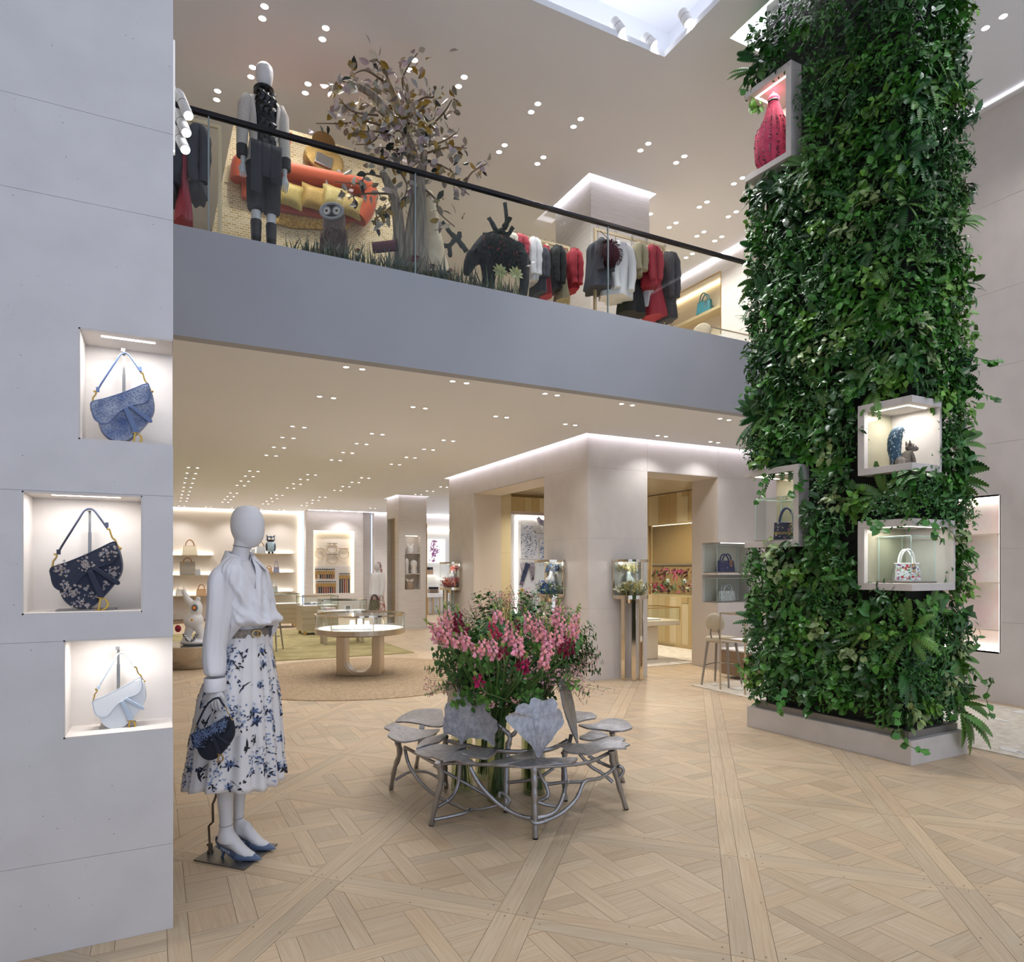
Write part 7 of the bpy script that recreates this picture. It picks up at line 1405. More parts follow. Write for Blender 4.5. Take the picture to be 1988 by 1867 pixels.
# ================================================================ GALLERY
Z2o = lambda x, y: (600 + x * .25716, 80 + y * .25716); Z1o = lambda x, y: (320 + x * .24636, 60 + y * .24636); Z3o = lambda x, y: (980 + x * .24145, 320 + y * .24145)
gr = thing('glass_balustrade', 'clear glass balustrade with a slim dark handrail along the gallery edge', 'railing', (.04, YF + .06, 4.115))
obj('handrail', MB().bx(.0, RX - .01, YF + .035, YF + .085, 5.035, 5.07), pm('dark_bronze_rail', '#2e2d30', .3, .8), gr, world=True, bevel=.004)
xs = [-.3] + [aty(x, 400, YF + .06).x for x in (405, 806, 1180)] + [RX - .02]
for a, b in zip(xs[:-1], xs[1:]): obj('glass_pane', MB().bx(a + .006, b - .006, YF + .052, YF + .066, 4.115, 5.035), GLASS, gr, world=True)
for x in xs[1:-1]: obj('pane_edge', MB().bx(x - .006, x + .006, YF + .052, YF + .066, 4.115, 5.035), pm('glass_edge_grey', '#8e9a98', .2), gr, world=True)
# spotlights on the pole beside the pier
q = MB(); px_ = aty(336.5, 200, 5.2).x; q.bx(px_ - .011, px_ + .011, 5.19, 5.22, 4.34, 5.10).bx(-.3, px_ + .01, 5.19, 5.22, 4.33, 4.35).bx(-.3, -.28, 3.797, 5.22, 4.33, 4.35); pole = tag(obj('lamp_pole', q, pm('glowing_white_paint', '#f6f6f6', .4, emit=.35)), 'white vertical lamp pole behind the edge of the stone pier', 'lamp pole')  # paint emits faintly, imitating light falling on the pole
for k, (a, b, l) in enumerate((((348, 184), (366, 225), 'uppermost white cylinder spotlight on the pole behind the pier'), ((346, 222), (362, 258), 'middle white cylinder spotlight on the pole behind the pier'), ((343, 255), (360, 291), 'lowest white cylinder spotlight on the pole behind the pier'))):
    A, B = atd(*a, 4.75), atd(*b, 4.66); t = arm_spot(B, B - A, l, 'cylinder_spotlight', .034, (A - B).length + .03, arm=Vector((px_, 5.2, A.z)) - B)
# display plinth with grass
q = MB().bx(.2, 3.75, 6.05, 7.5, ZF, 4.2); tag(obj('display_plinth', q, pm('dark_soil_plinth', '#3a382f', .9), None), 'low dark plinth along the gallery edge carrying grass, tree and animals', 'plinth')
RG = random.Random(12); q = MB()
for i in range(900):
    px = RG.uniform(585, 1010) if RG.random() < .93 else RG.uniform(560, 600); p = aty(px, 480, RG.uniform(6.08, 6.5)); p.z = 4.2; leaf(q, p, (RG.gauss(0, .25), RG.gauss(0, .25), 1), (RG.gauss(0, 1), -1, 0), RG.uniform(.14, .34) * (1.0 if px > 640 else .8), .008, RG.uniform(0, .5), .2, 3, .5, RG.randrange(2), kt(RG, .3))
tag(obj('grass', q, [leafmat('gallery_grass', '#4c5a40', .6), leafmat('gallery_dark_grass', '#2f3a30', .6)]), 'dark tall grass growing along the plinth edge behind the glass', 'grass', kind='stuff')
def bloom(label, x, y, d, r, m, kind):
    p = atd(*Z2o(x, y), d); t = thing(kind, label, 'flower', (p.x, p.y, 4.2), 0); q = MB(); q.tube([(0, 0, 0), (.01, 0, (p.z - 4.2) * .6), (0, 0, p.z - 4.2)], .006, 5); obj('stem', q, STEMG, t)
    q = MB(); c = Vector((0, 0, p.z - 4.2))
    for ring, (n, rr, up) in enumerate(((16, 1, .1), (12, .75, .5), (8, .5, .9))):
        for i in range(n): a = 2 * pi * i / n + ring; leaf(q, c, (cos(a), sin(a) - .3, up), (0, -.4, 1), r * rr, r * .16, .3, .2, 2, .8, 0, kt(RG, .2))
    obj('petals', q, m, t); obj('flower_heart', MB().ball((0, -.01, p.z - 4.19), r * .2, 8, 6), pm('flower_heart', '#a88a3c', .8), t)
for a in (('large crimson daisy in the gallery grass before the tree trunk', 800, 1640, 6.45, .085, leafmat('crimson_petal', '#a8324a', .6), 'daisy'), ('dusky red daisy in the gallery grass near the antlered animal', 930, 1700, 6.62, .065, leafmat('dusky_petal', '#7d3640', .6), 'daisy'), ('rose pink bloom in the grass under the animal head', 1065, 1730, 6.7, .05, leafmat('rosy_petal', '#c5536a', .6), 'rose'), ('small red bloom in the grass left of the pink log', 370, 1580, 6.4, .05, leafmat('coral_petal', '#b5504a', .6), 'daisy'), ('tiny cream bloom among the grass at the mannequin end', 60, 1530, 6.4, .04, leafmat('cream_petal', '#cfc6a8', .6), 'daisy')): bloom(*a)
# pale leaf sprigs by the animal
for k, (x, y) in enumerate(((1440, 1740), (1560, 1760))):
    p = atd(*Z2o(x, y), 6.86); q = MB()
    for i in range(9): a = 2 * pi * i / 9; leaf(q, p, (cos(a), -.3, sin(a) * .8 + .3), (0, -1, .3), .09, .022, .4, .2, 3, .8, 0, kt(RG, .15))
    q.tube([(p.x, p.y, 4.2), p], .006, 5); tint(q, (1, 1, 1), len(q.f) - 7); o = obj('leaf_sprig', q, leafmat('pale_olive_leaf', '#8d9163', .5)); tag(o, ('pale olive leaf sprig in front of the animal chest', 'pale olive leaf sprig in front of the animal rump')[k], 'foliage')
# decorative tree
TD = 6.62; TB = random.Random(40); BARK = pm('striated_taupe_bark', '#6f6558', .8, col2='#9a8e7d', vs=8, stretch=(6, 6, .6), bump=.5, bs=14); BARKD = pm('ochre_bark', '#75603f', .8, col2='#9a8662', vs=9, bump=.4, bs=14)
tc_ = atd(*Z2o(780, 1500), TD); tree = thing('ornamental_tree', 'tall ornamental tree with taupe, gold and dark leaves standing behind the glass balustrade', 'tree', (tc_.x, tc_.y, 4.2))
def tpt(x, y, dd=0): return atd(*Z2o(x, y), TD + dd)
for rows, rr, m in (([(690, 1780), (690, 1600), (660, 1250), (600, 1080), (555, 990)], (.07, .035), BARK), ([(840, 1780), (835, 1550), (830, 1200), (805, 980), (730, 720), (600, 560), (470, 400), (300, 310)], (.095, .025), BARK), ([(760, 1780), (760, 1600), (790, 1300), (850, 1000), (870, 830)], (.08, .03), BARK), ([(730, 720), (690, 560), (620, 380), (590, 300)], (.055, .03), BARKD)):
    P = bez([tpt(*r) for r in rows], 6); q = MB(); rings = len(P); q.tube(P, [rr[0] + (rr[1] - rr[0]) * i / (rings - 1) for i in range(rings)], 14)
    for i, v in enumerate(q.v): pass
    obj('trunk', q, m, tree, smooth=True, world=True)
BR = [[(600, 300), (560, 200), (500, 130)], [(740, 460), (705, 300), (760, 170), (820, 90)], [(740, 520), (860, 430), (940, 420), (1015, 340)], [(830, 720), (1000, 560), (1080, 440)], [(850, 800), (1000, 760), (1100, 700), (1130, 655)], [(870, 850), (1050, 800), (1190, 810)], [(860, 1000), (1050, 1050), (1210, 1160)], [(880, 1120), (960, 1200), (980, 1290), (1100, 1400)], [(1180, 1080), (1230, 990), (1350, 920)], [(560, 640), (400, 600), (270, 620), (50, 620)], [(520, 560), (330, 530), (225, 430)], [(330, 320), (240, 300), (150, 370)], [(640, 720), (500, 680), (330, 690)], [(590, 1040), (440, 1000), (380, 1070), (190, 1060)], [(600, 1150), (430, 1150), (290, 1180)], [(620, 1250), (560, 1300), (510, 1340)], [(560, 560), (450, 470), (380, 420)], [(560, 300), (420, 220), (300, 270)], [(730, 650), (600, 620), (480, 760), (350, 780)], [(800, 900), (650, 820), (520, 800)], [(820, 600), (760, 500), (760, 430)], [(900, 900), (1020, 950), (1090, 990)], [(700, 1000), (740, 1100), (700, 1230)], [(650, 420), (560, 380), (480, 330)], [(820, 760), (930, 600), (960, 520)], [(700, 560), (780, 620), (900, 650)]]
BM2 = pm('thin_branch', '#6d5a44', .7); Ps = []
for k, r in enumerate(BR):
    dz = TB.uniform(-.35, .25); n = len(r); P = bez([tpt(x, y, dz * (i / (n - 1))) for i, (x, y) in enumerate(r)], 6); Ps.append(P); q = MB(); q.tube(P, [.013 - .009 * i / (len(P) - 1) for i in range(len(P))], 6); obj('branch', q, BM2, tree, smooth=True, world=True)
LCOL = [('taupe_foil', '#a59b94'), ('mauve_foil', '#ae999b'), ('grey_foil', '#97948e'), ('gold_foil', '#92731f'), ('ochre_foil', '#94772c'), ('dark_foil', '#222a26'), ('cream_foil', '#c6b99e'), ('bronze_foil', '#8c8066')]
LME = []
for n, c in LCOL: q = MB(); leaf(q, (0, 0, 0), (1, 0, 0), (0, 0, 1), .10, .028, .35, .25, 4, .85); LME.append(q.mesh('leaf', leafmat(n, c, .5)))
for i in range(292):
    P = Ps[TB.randrange(len(Ps))]; u = TB.uniform(.08, 1) ** .8; p = P[min(len(P) - 1, int(u * len(P)))] + Vector((TB.gauss(0, .025), TB.gauss(0, .06), TB.gauss(0, .025)))
    if i % 4 == 0: p = tpt(TB.gauss(720, 170), TB.gauss(680, 220), TB.uniform(-.4, .3))
    e = Euler((TB.uniform(0, 6.28), TB.uniform(-.6, 1.4), TB.uniform(0, 6.28))); M = Matrix.Translation(p) @ e.to_matrix().to_4x4() @ Matrix.Scale(TB.uniform(.75, 1.15), 4); me = LME[TB.choice((0, 0, 0, 1, 1, 2, 2, 3, 3, 4, 5, 5, 6, 7, 7))]
    o = bpy.data.objects.new('leaf', me); COL.objects.link(o); o.parent = tree; KID.setdefault(tree.name, []).append(o); o.matrix_basis = WM[tree.name].inverted() @ M
q = MB(); LM = [leafmat(n, c, .5) for n, c in LCOL]
for i in range(420):
    P = Ps[TB.randrange(len(Ps))]; u = TB.uniform(.02, 1); p = P[min(len(P) - 1, int(u * len(P)))] + Vector((TB.gauss(0, .05), TB.gauss(0, .12), TB.gauss(0, .05)))
    if i % 2 == 0: p = tpt(TB.gauss(730, 130), TB.gauss(660, 230), TB.uniform(-.45, .35))
    leaf(q, p, (TB.gauss(0, 1), TB.gauss(0, 1), TB.gauss(-.3, .8)), (TB.gauss(0, 1), -1, .3), TB.uniform(.07, .11), .027, .35, .25, 3, .85, TB.choice((0, 0, 0, 1, 1, 2, 2, 3, 4, 5, 6, 7)), kt(TB, .15))
tag(obj('leaves', q, LM, tree, world=True), kind='stuff')
q = MB(); P = bez([tpt(960, 1780, .3), tpt(930, 1550, .3), tpt(905, 1300, .3), tpt(880, 1150, .3)], 5); q.tube(P, [.17, .15, .14, .13, .12, .12, .11, .1, .1, .1, .09, .09, .09, .08, .08, .07][:len(P)], 14); tag(obj('pale_stump', q, pm('cream_bark', '#cdbb9c', .8, col2='#e0d2b6', vs=7, bump=.4, bs=12), None, smooth=True), 'pale cream bark stump standing right behind the tree trunks', 'stump')
# owl-faced furry figure, log, antlered animal
p = atd(*Z2o(190, 1400), 6.75); t = thing('owl_figure', 'brown furry owl figure with grey face ring and white sunburst eyes in the gallery grass', 'figurine', (p.x, p.y, 4.2), -YAW); FUR = leafmat('brown_fur', '#5a463f', .9); w = 90 * .25716 * 6.75 / FPX; z0 = atd(*Z2o(190, 1330), 6.75).z - 4.2
q = MB(); q.loft([ell((0, 0, z), w * k, w * .8 * k, 18) for z, k in ((0, .9), (.1, 1.05), (z0 * .6, 1.0), (z0 * 1.0, .96), (z0 * 1.12, .7), (z0 * 1.16, .1))]); tint(q, (1, 1, 1), 0)
for i in range(900): a = RG.uniform(0, 6.28); z = RG.uniform(.02, z0 * .85); leaf(q, (w * 1.0 * cos(a), w * .8 * sin(a), z), (cos(a) * .7, sin(a) * .7, -.8), (cos(a), sin(a), 0), .045, .006, .3, .2, 2, .8, 0, kt(RG, .35))
obj('body', q, FUR, t, smooth=True); fz = z0 * 1.02; q = MB(); q.tube([(w * .92 * cos(a), -w * .78, fz + .62 * w * sin(a)) for a in [2 * pi * k / 28 for k in range(29)]], w * .13, 7); obj('face_ring', q, pm('grey_fur_ring', '#a5a3a6', .9, bump=.5, bs=150), t, smooth=True)
obj('face', MB().ball((0, -w * .76, fz), (w * .9, w * .06, w * .6), 20, 8), pm('dark_face', '#2b2622', .8), t, smooth=True)
for s in (-1, 1):
    q = MB()
    for k in range(16): a = 2 * pi * k / 16; q.tube([(s * w * .42 + w * .13 * cos(a), -w * .85, fz + w * .13 * sin(a)), (s * w * .42 + w * .36 * cos(a), -w * .85, fz + w * .36 * sin(a))], w * .035, 4)
    obj('eye_rays', q, WLEA, t); obj('eye', MB().ball((s * w * .42, -w * .85, fz), (w * .1, w * .05, w * .1), 10, 6), pm('amber_eye', '#6d4d22', .3), t, smooth=True); obj('wing', MB().ball((s * w * 1.0, -w * .1, z0 * .45), (w * .2, w * .5, z0 * .35), 10, 8), pm('wine_fur', '#4d2b30', .9), t, smooth=True)
a, b = atd(*Z2o(485, 1560), 6.5), atd(*Z2o(665, 1540), 6.5); q = MB(); q.tube(bez([a, a.lerp(b, .5), b], 4), .05, 14); t = obj('log', q, pm('mauve_moss_log', '#6a4049', .95, bump=.8, bs=60)); tag(t, 'short mauve mossy log lying on the grass beside the owl figure', 'log'); q = MB(); q.tube([a - (b - a) * .01, a + (b - a) * .02], .053, 14); q.tube([b - (b - a) * .02, b + (b - a) * .02], .053, 14); obj('bark_ring', q, pm('dark_bark', '#3d2a26', .9), t)
k_ = .25716 * 7.1 / FPX; AC = atd(*Z2o(1450, 1660), 7.1); AM = frame((AC.x, AC.y, 4.2), RV, FV); MOSS = leafmat('dark_moss', '#2c3230', .95)
an = thing('antlered_animal', 'dark mossy deer figure with lowered head and mossy antlers on the gallery plinth', 'deer', AC); an.matrix_basis = AM; WM[an.name] = AM
def ap(x, y, q_=0.): return Vector(((x - 1450) * k_, q_, AC.z - 4.2 + (1660 - y) * k_))
q = MB(); q.tube([ap(1620, 1720), ap(1560, 1640), ap(1450, 1600), ap(1360, 1570), ap(1310, 1560)], [.1, .155, .16, .165, .13], 16); q.tube([ap(1340, 1560), ap(1280, 1610, -.05), ap(1235, 1680, -.08)], [.13, .09, .075], 14); q.tube([ap(1245, 1630, -.07), ap(1215, 1720, -.1), ap(1190, 1800, -.12)], [.075, .065, .035], 12)
for x, y_ in ((1340, -.08), (1370, .08), (1600, -.08), (1610, .08)): q.tube([ap(x, 1640, y_), Vector((ap(x, 0).x + (.03 if x > 1500 else 0), y_, .3)), Vector((ap(x, 0).x, y_, 0.0))], [.08, .045, .032], 10)
for s in (-1, 1): q.tube([ap(1265, 1640, -.06 + s * .07), ap(1285 + s * 10, 1625, -.06 + s * .15)], [.035, .01], 8)
q.tube([ap(1625, 1700), ap(1650, 1760)], [.03, .012], 8)
body = obj('body', q, pm('moss_body', '#23282a', .95, var=.3, vs=30, bump=.8, bs=50), an, smooth=True); remesh(body, .014)
for rows in (([(1250, 1600), (1310, 1500), (1420, 1460), (1490, 1400), (1480, 1240)], [(1420, 1460), (1360, 1350)], [(1470, 1420), (1520, 1350)], [(1450, 1450), (1500, 1480), (1540, 1420)]), ([(1190, 1600), (1120, 1510), (1060, 1450), (1010, 1385)], [(1110, 1500), (1060, 1560), (980, 1550)], [(1130, 1520), (1140, 1460)], [(1060, 1560), (1070, 1640)])):
    q = MB()
    for r in rows: P = bez([ap(x, y, -.05) for x, y in r], 4); q.tube(P, [.028 - .008 * i / len(P) for i in range(len(P))], 7)
    q.v = [tuple(Vector(v) + Vector((RG.gauss(0, .003), RG.gauss(0, .003), RG.gauss(0, .003)))) for v in q.v]; obj('antler', q, pm('moss_antler', '#263029', .95, var=.3, vs=40, bump=.8, bs=60), an, smooth=True)
q = MB()
for i in range(1500):
    a = RG.uniform(0, 6.28); u = RG.random(); c = ap(1320 + 300 * u, 1570 + 90 * u * u) + Vector((0, .165 * cos(a), .165 * sin(a))); leaf(q, c, (RG.gauss(0, .5), cos(a) * .5, -.8), (0, cos(a), sin(a)), .04, .006, .4, .2, 2, .8, 1 if RG.random() < .05 else 0, kt(RG, .35))
tag(obj('moss', q, [MOSS, leafmat('red_fleck', '#8a3038', .8)], an), kind='stuff')
# gallery mannequin
D = 6.38; b = atd(512, 480, D); M = frame((b.x, b.y, atd(512, 124, D).z - 1.87), -FV, RV); t = thing('mannequin', 'gallery mannequin in grey tweed jacket, black ruffled blouse and cropped black trousers', 'mannequin', M.to_translation()); M = M @ rot('Z', 34) @ Matrix.Diagonal((.92, .84, 1, 1)); t.matrix_basis = M; WM[t.name] = M
gp = MB().bx(-.2, .2, -.2, .2, min(-.005, 4.2 - M.to_translation().z), 0); obj('base_plate', gp, GREYM, t)
q = MB(); column_rings(q, [(z, x, a, b_) for z, x, a, b_ in ((1.5, 0, .05, .052), (1.6, .0, .047, .048), (1.63, .02, .06, .055), (1.66, .025, .082, .072), (1.70, .03, .098, .084), (1.76, .025, .108, .094), (1.81, .02, .1, .09), (1.845, .015, .07, .064), (1.862, .01, .035, .033), (1.868, .01, .012, .012))], 22)
column_rings(q, [(z, 0, a, b_) for z, a, b_ in ((.92, .1, .15), (1.1, .085, .115), (1.32, .1, .15), (1.45, .085, .17), (1.5, .06, .08))], 20)
for y in (-.082, .082): column_rings(q, [(z, .0, a, a, y) for z, a in ((.0, .04), (.08, .036), (.3, .052), (.5, .052), (.92, .085))], 14)
for y in (-1, 1): q.tube([(0, y * .17, 1.44), (-.01, y * .215, 1.15), (.02, y * .225, .92), (.02, y * .225, .86)], [.048, .04, .028, .024], 10)
bo = obj('body', q, MSKIN, t, smooth=True); remesh(bo, .01)
for y in (-1, 1): q = MB(); hand(q, T(.02, y * .225, .865) @ rot('Z', 90 * y), .95); obj('hand', q, MSKIN, t, smooth=True, sub=1)
JK = pm('grey_tweed_jacket', '#b9b3aa', .9, col2='#d3cec6', vs=130, bump=.3, bs=140); BK = pm('black_taffeta', '#15151a', .38); CHAR = pm('charcoal_wool', '#34363f', .85); BLK2 = pm('black_wool', '#1b1c23', .85)
def arc(z, a, b_, f0, f1, n=18, wob=0.): return [Vector(((a + wob * sin(5 * (f0 + (f1 - f0) * i / n) + z * 30)) * cos(f0 + (f1 - f0) * i / n), (b_ + wob * sin(7 * (f0 + (f1 - f0) * i / n) + z * 22)) * sin(f0 + (f1 - f0) * i / n), z)) for i in range(n + 1)]
q = MB(); q.loft([arc(z, a, b_, radians(38), radians(322), 26) for z, a, b_ in ((.9, .16, .2), (1.0, .145, .175), (1.15, .12, .15), (1.32, .13, .175), (1.46, .12, .2), (1.52, .08, .17), (1.54, .06, .07))], False, closed=False); j = obj('jacket', q, JK, t, smooth=True); s = j.modifiers.new('t', 'SOLIDIFY'); s.thickness = .008
for y in (-1, 1): q = MB(); q.tube([(0, y * .165, 1.5), (0, y * .2, 1.42), (-.01, y * .225, 1.2), (.015, y * .235, .98)], [.06, .075, .062, .055], 14); sl = obj('sleeve', q, JK, j, smooth=True); q = MB(); q.tube([(.015, y * .235, 1.03), (.02, y * .235, .93)], [.058, .056], 14); obj('cuff', q, pm('black_band', '#1d1d22', .6), sl, smooth=True)
q = MB(); q.loft([arc(z, a, b_, radians(-55), radians(55), 30, .007) for z, a, b_ in ((1.0, .12, .14), (1.15, .115, .13), (1.3, .128, .15), (1.42, .12, .15), (1.5, .085, .09), (1.6, .07, .07), (1.63, .08, .08))], False, closed=False); bl2 = obj('blouse', q, BK, t, smooth=True); s = bl2.modifiers.new('t', 'SOLIDIFY'); s.thickness = .004
q = MB()
for k, y in enumerate((-.05, .0, .06)):
    P = [(.125 + .02 * sin(i * 1.1 + k), y + .018 * sin(i * 1.7 + k), 1.02 + .54 * i / 26) for i in range(27)]; q.loft([[Vector(p) + Vector((0, dy, 0)) for dy in (-.03, -.01, .012, .03)] for p in P], False, closed=False)
q.loft([[Vector(((.07 + .035 * (m % 2)) * cos(a), (.07 + .035 * (m % 2)) * sin(a), 1.57 + .02 * m)) for m in range(4)] for a in [2 * pi * k / 30 for k in range(31)]], False, closed=False)
rf = obj('ruffle', q, BK, bl2, smooth=True); s = rf.modifiers.new('t', 'SOLIDIFY'); s.thickness = .004
q = MB()
for y, z0, w in ((-.12, .58, .06), (-.02, .74, .05), (.09, .70, .06)): q.loft([[Vector((.165 - .02 * (z - .7) ** 2, y + w * s, z)) for s in (-1, -.3, .3, 1)] for z in (z0, z0 + .12, 1.0, 1.05)], False, closed=False)
pn = obj('skirt_panel', q, CHAR, t, smooth=True); s = pn.modifiers.new('t', 'SOLIDIFY'); s.thickness = .006
q = MB(); column_rings(q, [(z, 0, a, b_) for z, a, b_ in ((.86, .12, .165), (.95, .13, .175), (1.05, .11, .14), (1.1, .10, .13))], 26)
for y in (-.085, .085): column_rings(q, [(z, .0, a, a * 1.02, y) for z, a in ((.47, .058), (.49, .085), (.56, .094), (.9, .1))], 18)
obj('trousers', q, BLK2, t, smooth=True)
for y in (-.082, .082): q = MB(); column_rings(q, [(z, .0 + x, a, b_, y) for z, x, a, b_ in ((.0, .05, .11, .045), (.04, .05, .1, .045), (.09, .01, .06, .05), (.18, 0, .052, .05), (.36, 0, .062, .06), (.385, 0, .06, .058))], 16); obj('boot', q, BK, t, smooth=True)
# solid relief panel standing in for a reflection of an orange sofa
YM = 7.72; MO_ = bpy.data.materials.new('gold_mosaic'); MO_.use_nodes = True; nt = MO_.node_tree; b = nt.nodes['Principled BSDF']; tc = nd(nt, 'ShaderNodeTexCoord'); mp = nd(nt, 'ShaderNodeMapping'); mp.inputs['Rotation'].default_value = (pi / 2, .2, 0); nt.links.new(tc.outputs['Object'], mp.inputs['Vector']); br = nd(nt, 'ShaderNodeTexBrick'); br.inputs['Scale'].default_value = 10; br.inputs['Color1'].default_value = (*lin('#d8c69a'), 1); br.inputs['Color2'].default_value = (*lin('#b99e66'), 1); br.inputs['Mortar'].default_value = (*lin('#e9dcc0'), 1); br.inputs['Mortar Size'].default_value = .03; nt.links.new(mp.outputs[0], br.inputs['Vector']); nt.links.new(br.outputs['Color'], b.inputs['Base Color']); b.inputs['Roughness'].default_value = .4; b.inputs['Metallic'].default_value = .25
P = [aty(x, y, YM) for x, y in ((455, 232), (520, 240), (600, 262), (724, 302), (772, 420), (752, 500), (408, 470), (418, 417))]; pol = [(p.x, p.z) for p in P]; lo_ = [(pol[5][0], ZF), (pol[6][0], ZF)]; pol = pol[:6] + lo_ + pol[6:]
scn = thing('reflection_panel', 'tall gold mosaic screen behind the gallery mannequin bearing an orange sofa scene', 'screen', (pol[0][0], YM, ZF)); obj('panel', MB().prism(pol[::-1], -.05, 0, M=T(0, YM, 0) @ XZ), MO_, scn, world=True)
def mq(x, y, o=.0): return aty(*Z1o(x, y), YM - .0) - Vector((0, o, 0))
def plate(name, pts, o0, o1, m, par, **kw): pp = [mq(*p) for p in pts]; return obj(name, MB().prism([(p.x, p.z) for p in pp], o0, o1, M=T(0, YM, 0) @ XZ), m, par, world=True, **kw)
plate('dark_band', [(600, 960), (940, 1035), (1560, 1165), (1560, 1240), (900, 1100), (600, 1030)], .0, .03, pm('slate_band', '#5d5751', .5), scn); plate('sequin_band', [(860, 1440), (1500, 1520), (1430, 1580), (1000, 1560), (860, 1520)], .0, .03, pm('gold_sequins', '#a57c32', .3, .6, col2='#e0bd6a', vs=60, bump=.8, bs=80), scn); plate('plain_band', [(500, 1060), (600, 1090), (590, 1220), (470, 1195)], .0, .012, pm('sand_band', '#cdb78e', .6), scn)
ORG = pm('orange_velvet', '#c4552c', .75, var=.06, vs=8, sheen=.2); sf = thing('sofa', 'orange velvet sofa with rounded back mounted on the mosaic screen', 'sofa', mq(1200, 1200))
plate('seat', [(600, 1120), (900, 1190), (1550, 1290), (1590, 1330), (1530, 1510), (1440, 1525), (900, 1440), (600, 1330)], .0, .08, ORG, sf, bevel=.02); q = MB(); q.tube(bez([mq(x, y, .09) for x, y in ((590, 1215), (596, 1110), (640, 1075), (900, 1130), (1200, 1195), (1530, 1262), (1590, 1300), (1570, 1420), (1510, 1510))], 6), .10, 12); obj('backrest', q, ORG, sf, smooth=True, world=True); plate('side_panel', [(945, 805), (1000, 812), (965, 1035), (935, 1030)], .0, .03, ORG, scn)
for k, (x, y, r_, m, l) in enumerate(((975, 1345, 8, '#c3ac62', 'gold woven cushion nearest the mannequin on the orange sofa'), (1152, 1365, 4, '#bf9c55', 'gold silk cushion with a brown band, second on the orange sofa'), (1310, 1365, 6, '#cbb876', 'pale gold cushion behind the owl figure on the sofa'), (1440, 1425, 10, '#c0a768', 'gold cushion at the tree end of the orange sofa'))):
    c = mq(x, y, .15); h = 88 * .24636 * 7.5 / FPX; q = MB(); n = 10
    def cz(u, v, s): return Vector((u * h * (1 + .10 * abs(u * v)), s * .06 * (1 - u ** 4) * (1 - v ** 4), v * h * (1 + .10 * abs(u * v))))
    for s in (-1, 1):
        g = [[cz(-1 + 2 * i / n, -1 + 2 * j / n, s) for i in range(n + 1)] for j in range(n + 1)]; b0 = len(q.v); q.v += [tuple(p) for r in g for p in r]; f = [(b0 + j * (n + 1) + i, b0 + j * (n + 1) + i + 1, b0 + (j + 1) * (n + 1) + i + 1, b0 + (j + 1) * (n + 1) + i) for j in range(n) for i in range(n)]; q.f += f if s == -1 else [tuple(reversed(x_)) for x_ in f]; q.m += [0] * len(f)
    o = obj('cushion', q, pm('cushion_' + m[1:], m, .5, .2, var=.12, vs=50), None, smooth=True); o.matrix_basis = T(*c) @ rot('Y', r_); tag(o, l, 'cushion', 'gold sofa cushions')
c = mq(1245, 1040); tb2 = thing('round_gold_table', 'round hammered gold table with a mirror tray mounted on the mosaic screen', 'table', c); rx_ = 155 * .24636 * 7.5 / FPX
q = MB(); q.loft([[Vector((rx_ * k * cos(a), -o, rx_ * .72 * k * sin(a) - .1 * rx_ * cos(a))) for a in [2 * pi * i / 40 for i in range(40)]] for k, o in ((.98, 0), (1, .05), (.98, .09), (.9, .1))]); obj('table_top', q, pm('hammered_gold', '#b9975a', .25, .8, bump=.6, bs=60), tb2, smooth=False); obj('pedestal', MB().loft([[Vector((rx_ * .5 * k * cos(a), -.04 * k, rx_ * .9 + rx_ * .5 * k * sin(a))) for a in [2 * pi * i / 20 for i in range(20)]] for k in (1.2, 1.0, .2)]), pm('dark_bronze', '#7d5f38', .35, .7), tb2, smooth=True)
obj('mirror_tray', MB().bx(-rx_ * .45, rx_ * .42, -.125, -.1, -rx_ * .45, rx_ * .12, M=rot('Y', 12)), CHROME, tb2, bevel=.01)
# clothes racks
RACKM = pm('pale_gold_rail', '#d9c8a2', .35, .6); HANGW = pm('blond_hanger', '#e6d3ae', .5)
def rack(label, a, b, z, legs=(1, 1)):
    A, B = atz(*a, z), atz(*b, z); B.y = A.y = (A.y + B.y) / 2; t = thing('clothes_rack', label, 'clothes rack', (A.x, A.y, ZF)); obj('rail', MB().bx(A.x - .015, B.x + .015, A.y - .012, A.y + .012, z - .015, z + .015), RACKM, t, world=True)
    for p in (A, B): obj('upright', MB().bx(p.x - .015, p.x + .015, A.y - .015, A.y + .015, ZF, z - .015), RACKM, t, world=True)
    for p in (A, B): obj('foot', MB().bx(p.x - .02, p.x + .02, A.y - .25, A.y + .25, ZF, ZF + .02), RACKM, t, world=True)
    return A, B
GMAT = {'red': pm('red_wool', '#a82a3a', .8, bump=.9, bs=9, stretch=(2.2, 2.2, .35), var=.05, vs=5), 'rose': pm('rose_wool', '#b83f4e', .8, bump=.9, bs=9, stretch=(2.2, 2.2, .35), var=.05, vs=5), 'white': pm('white_poplin', '#e4e4e6', .7, bump=.9, bs=9, stretch=(2.2, 2.2, .35), var=.05, vs=5), 'char': pm('charcoal_cloth', '#3a3d48', .85, bump=.9, bs=9, stretch=(2.2, 2.2, .35), var=.05, vs=5), 'black': pm('black_cloth', '#18191e', .8, bump=.9, bs=9, stretch=(2.2, 2.2, .35), var=.05, vs=5), 'khaki': pm('khaki_cotton', '#a9a184', .8, bump=.9, bs=9, stretch=(2.2, 2.2, .35), var=.05, vs=5), 'cream': pm('cream_cloth', '#d6d0c0', .8, bump=.9, bs=9, stretch=(2.2, 2.2, .35), var=.05, vs=5), 'navy': pm('navy_cloth', '#262c3a', .85, bump=.9, bs=9, stretch=(2.2, 2.2, .35), var=.05, vs=5)}
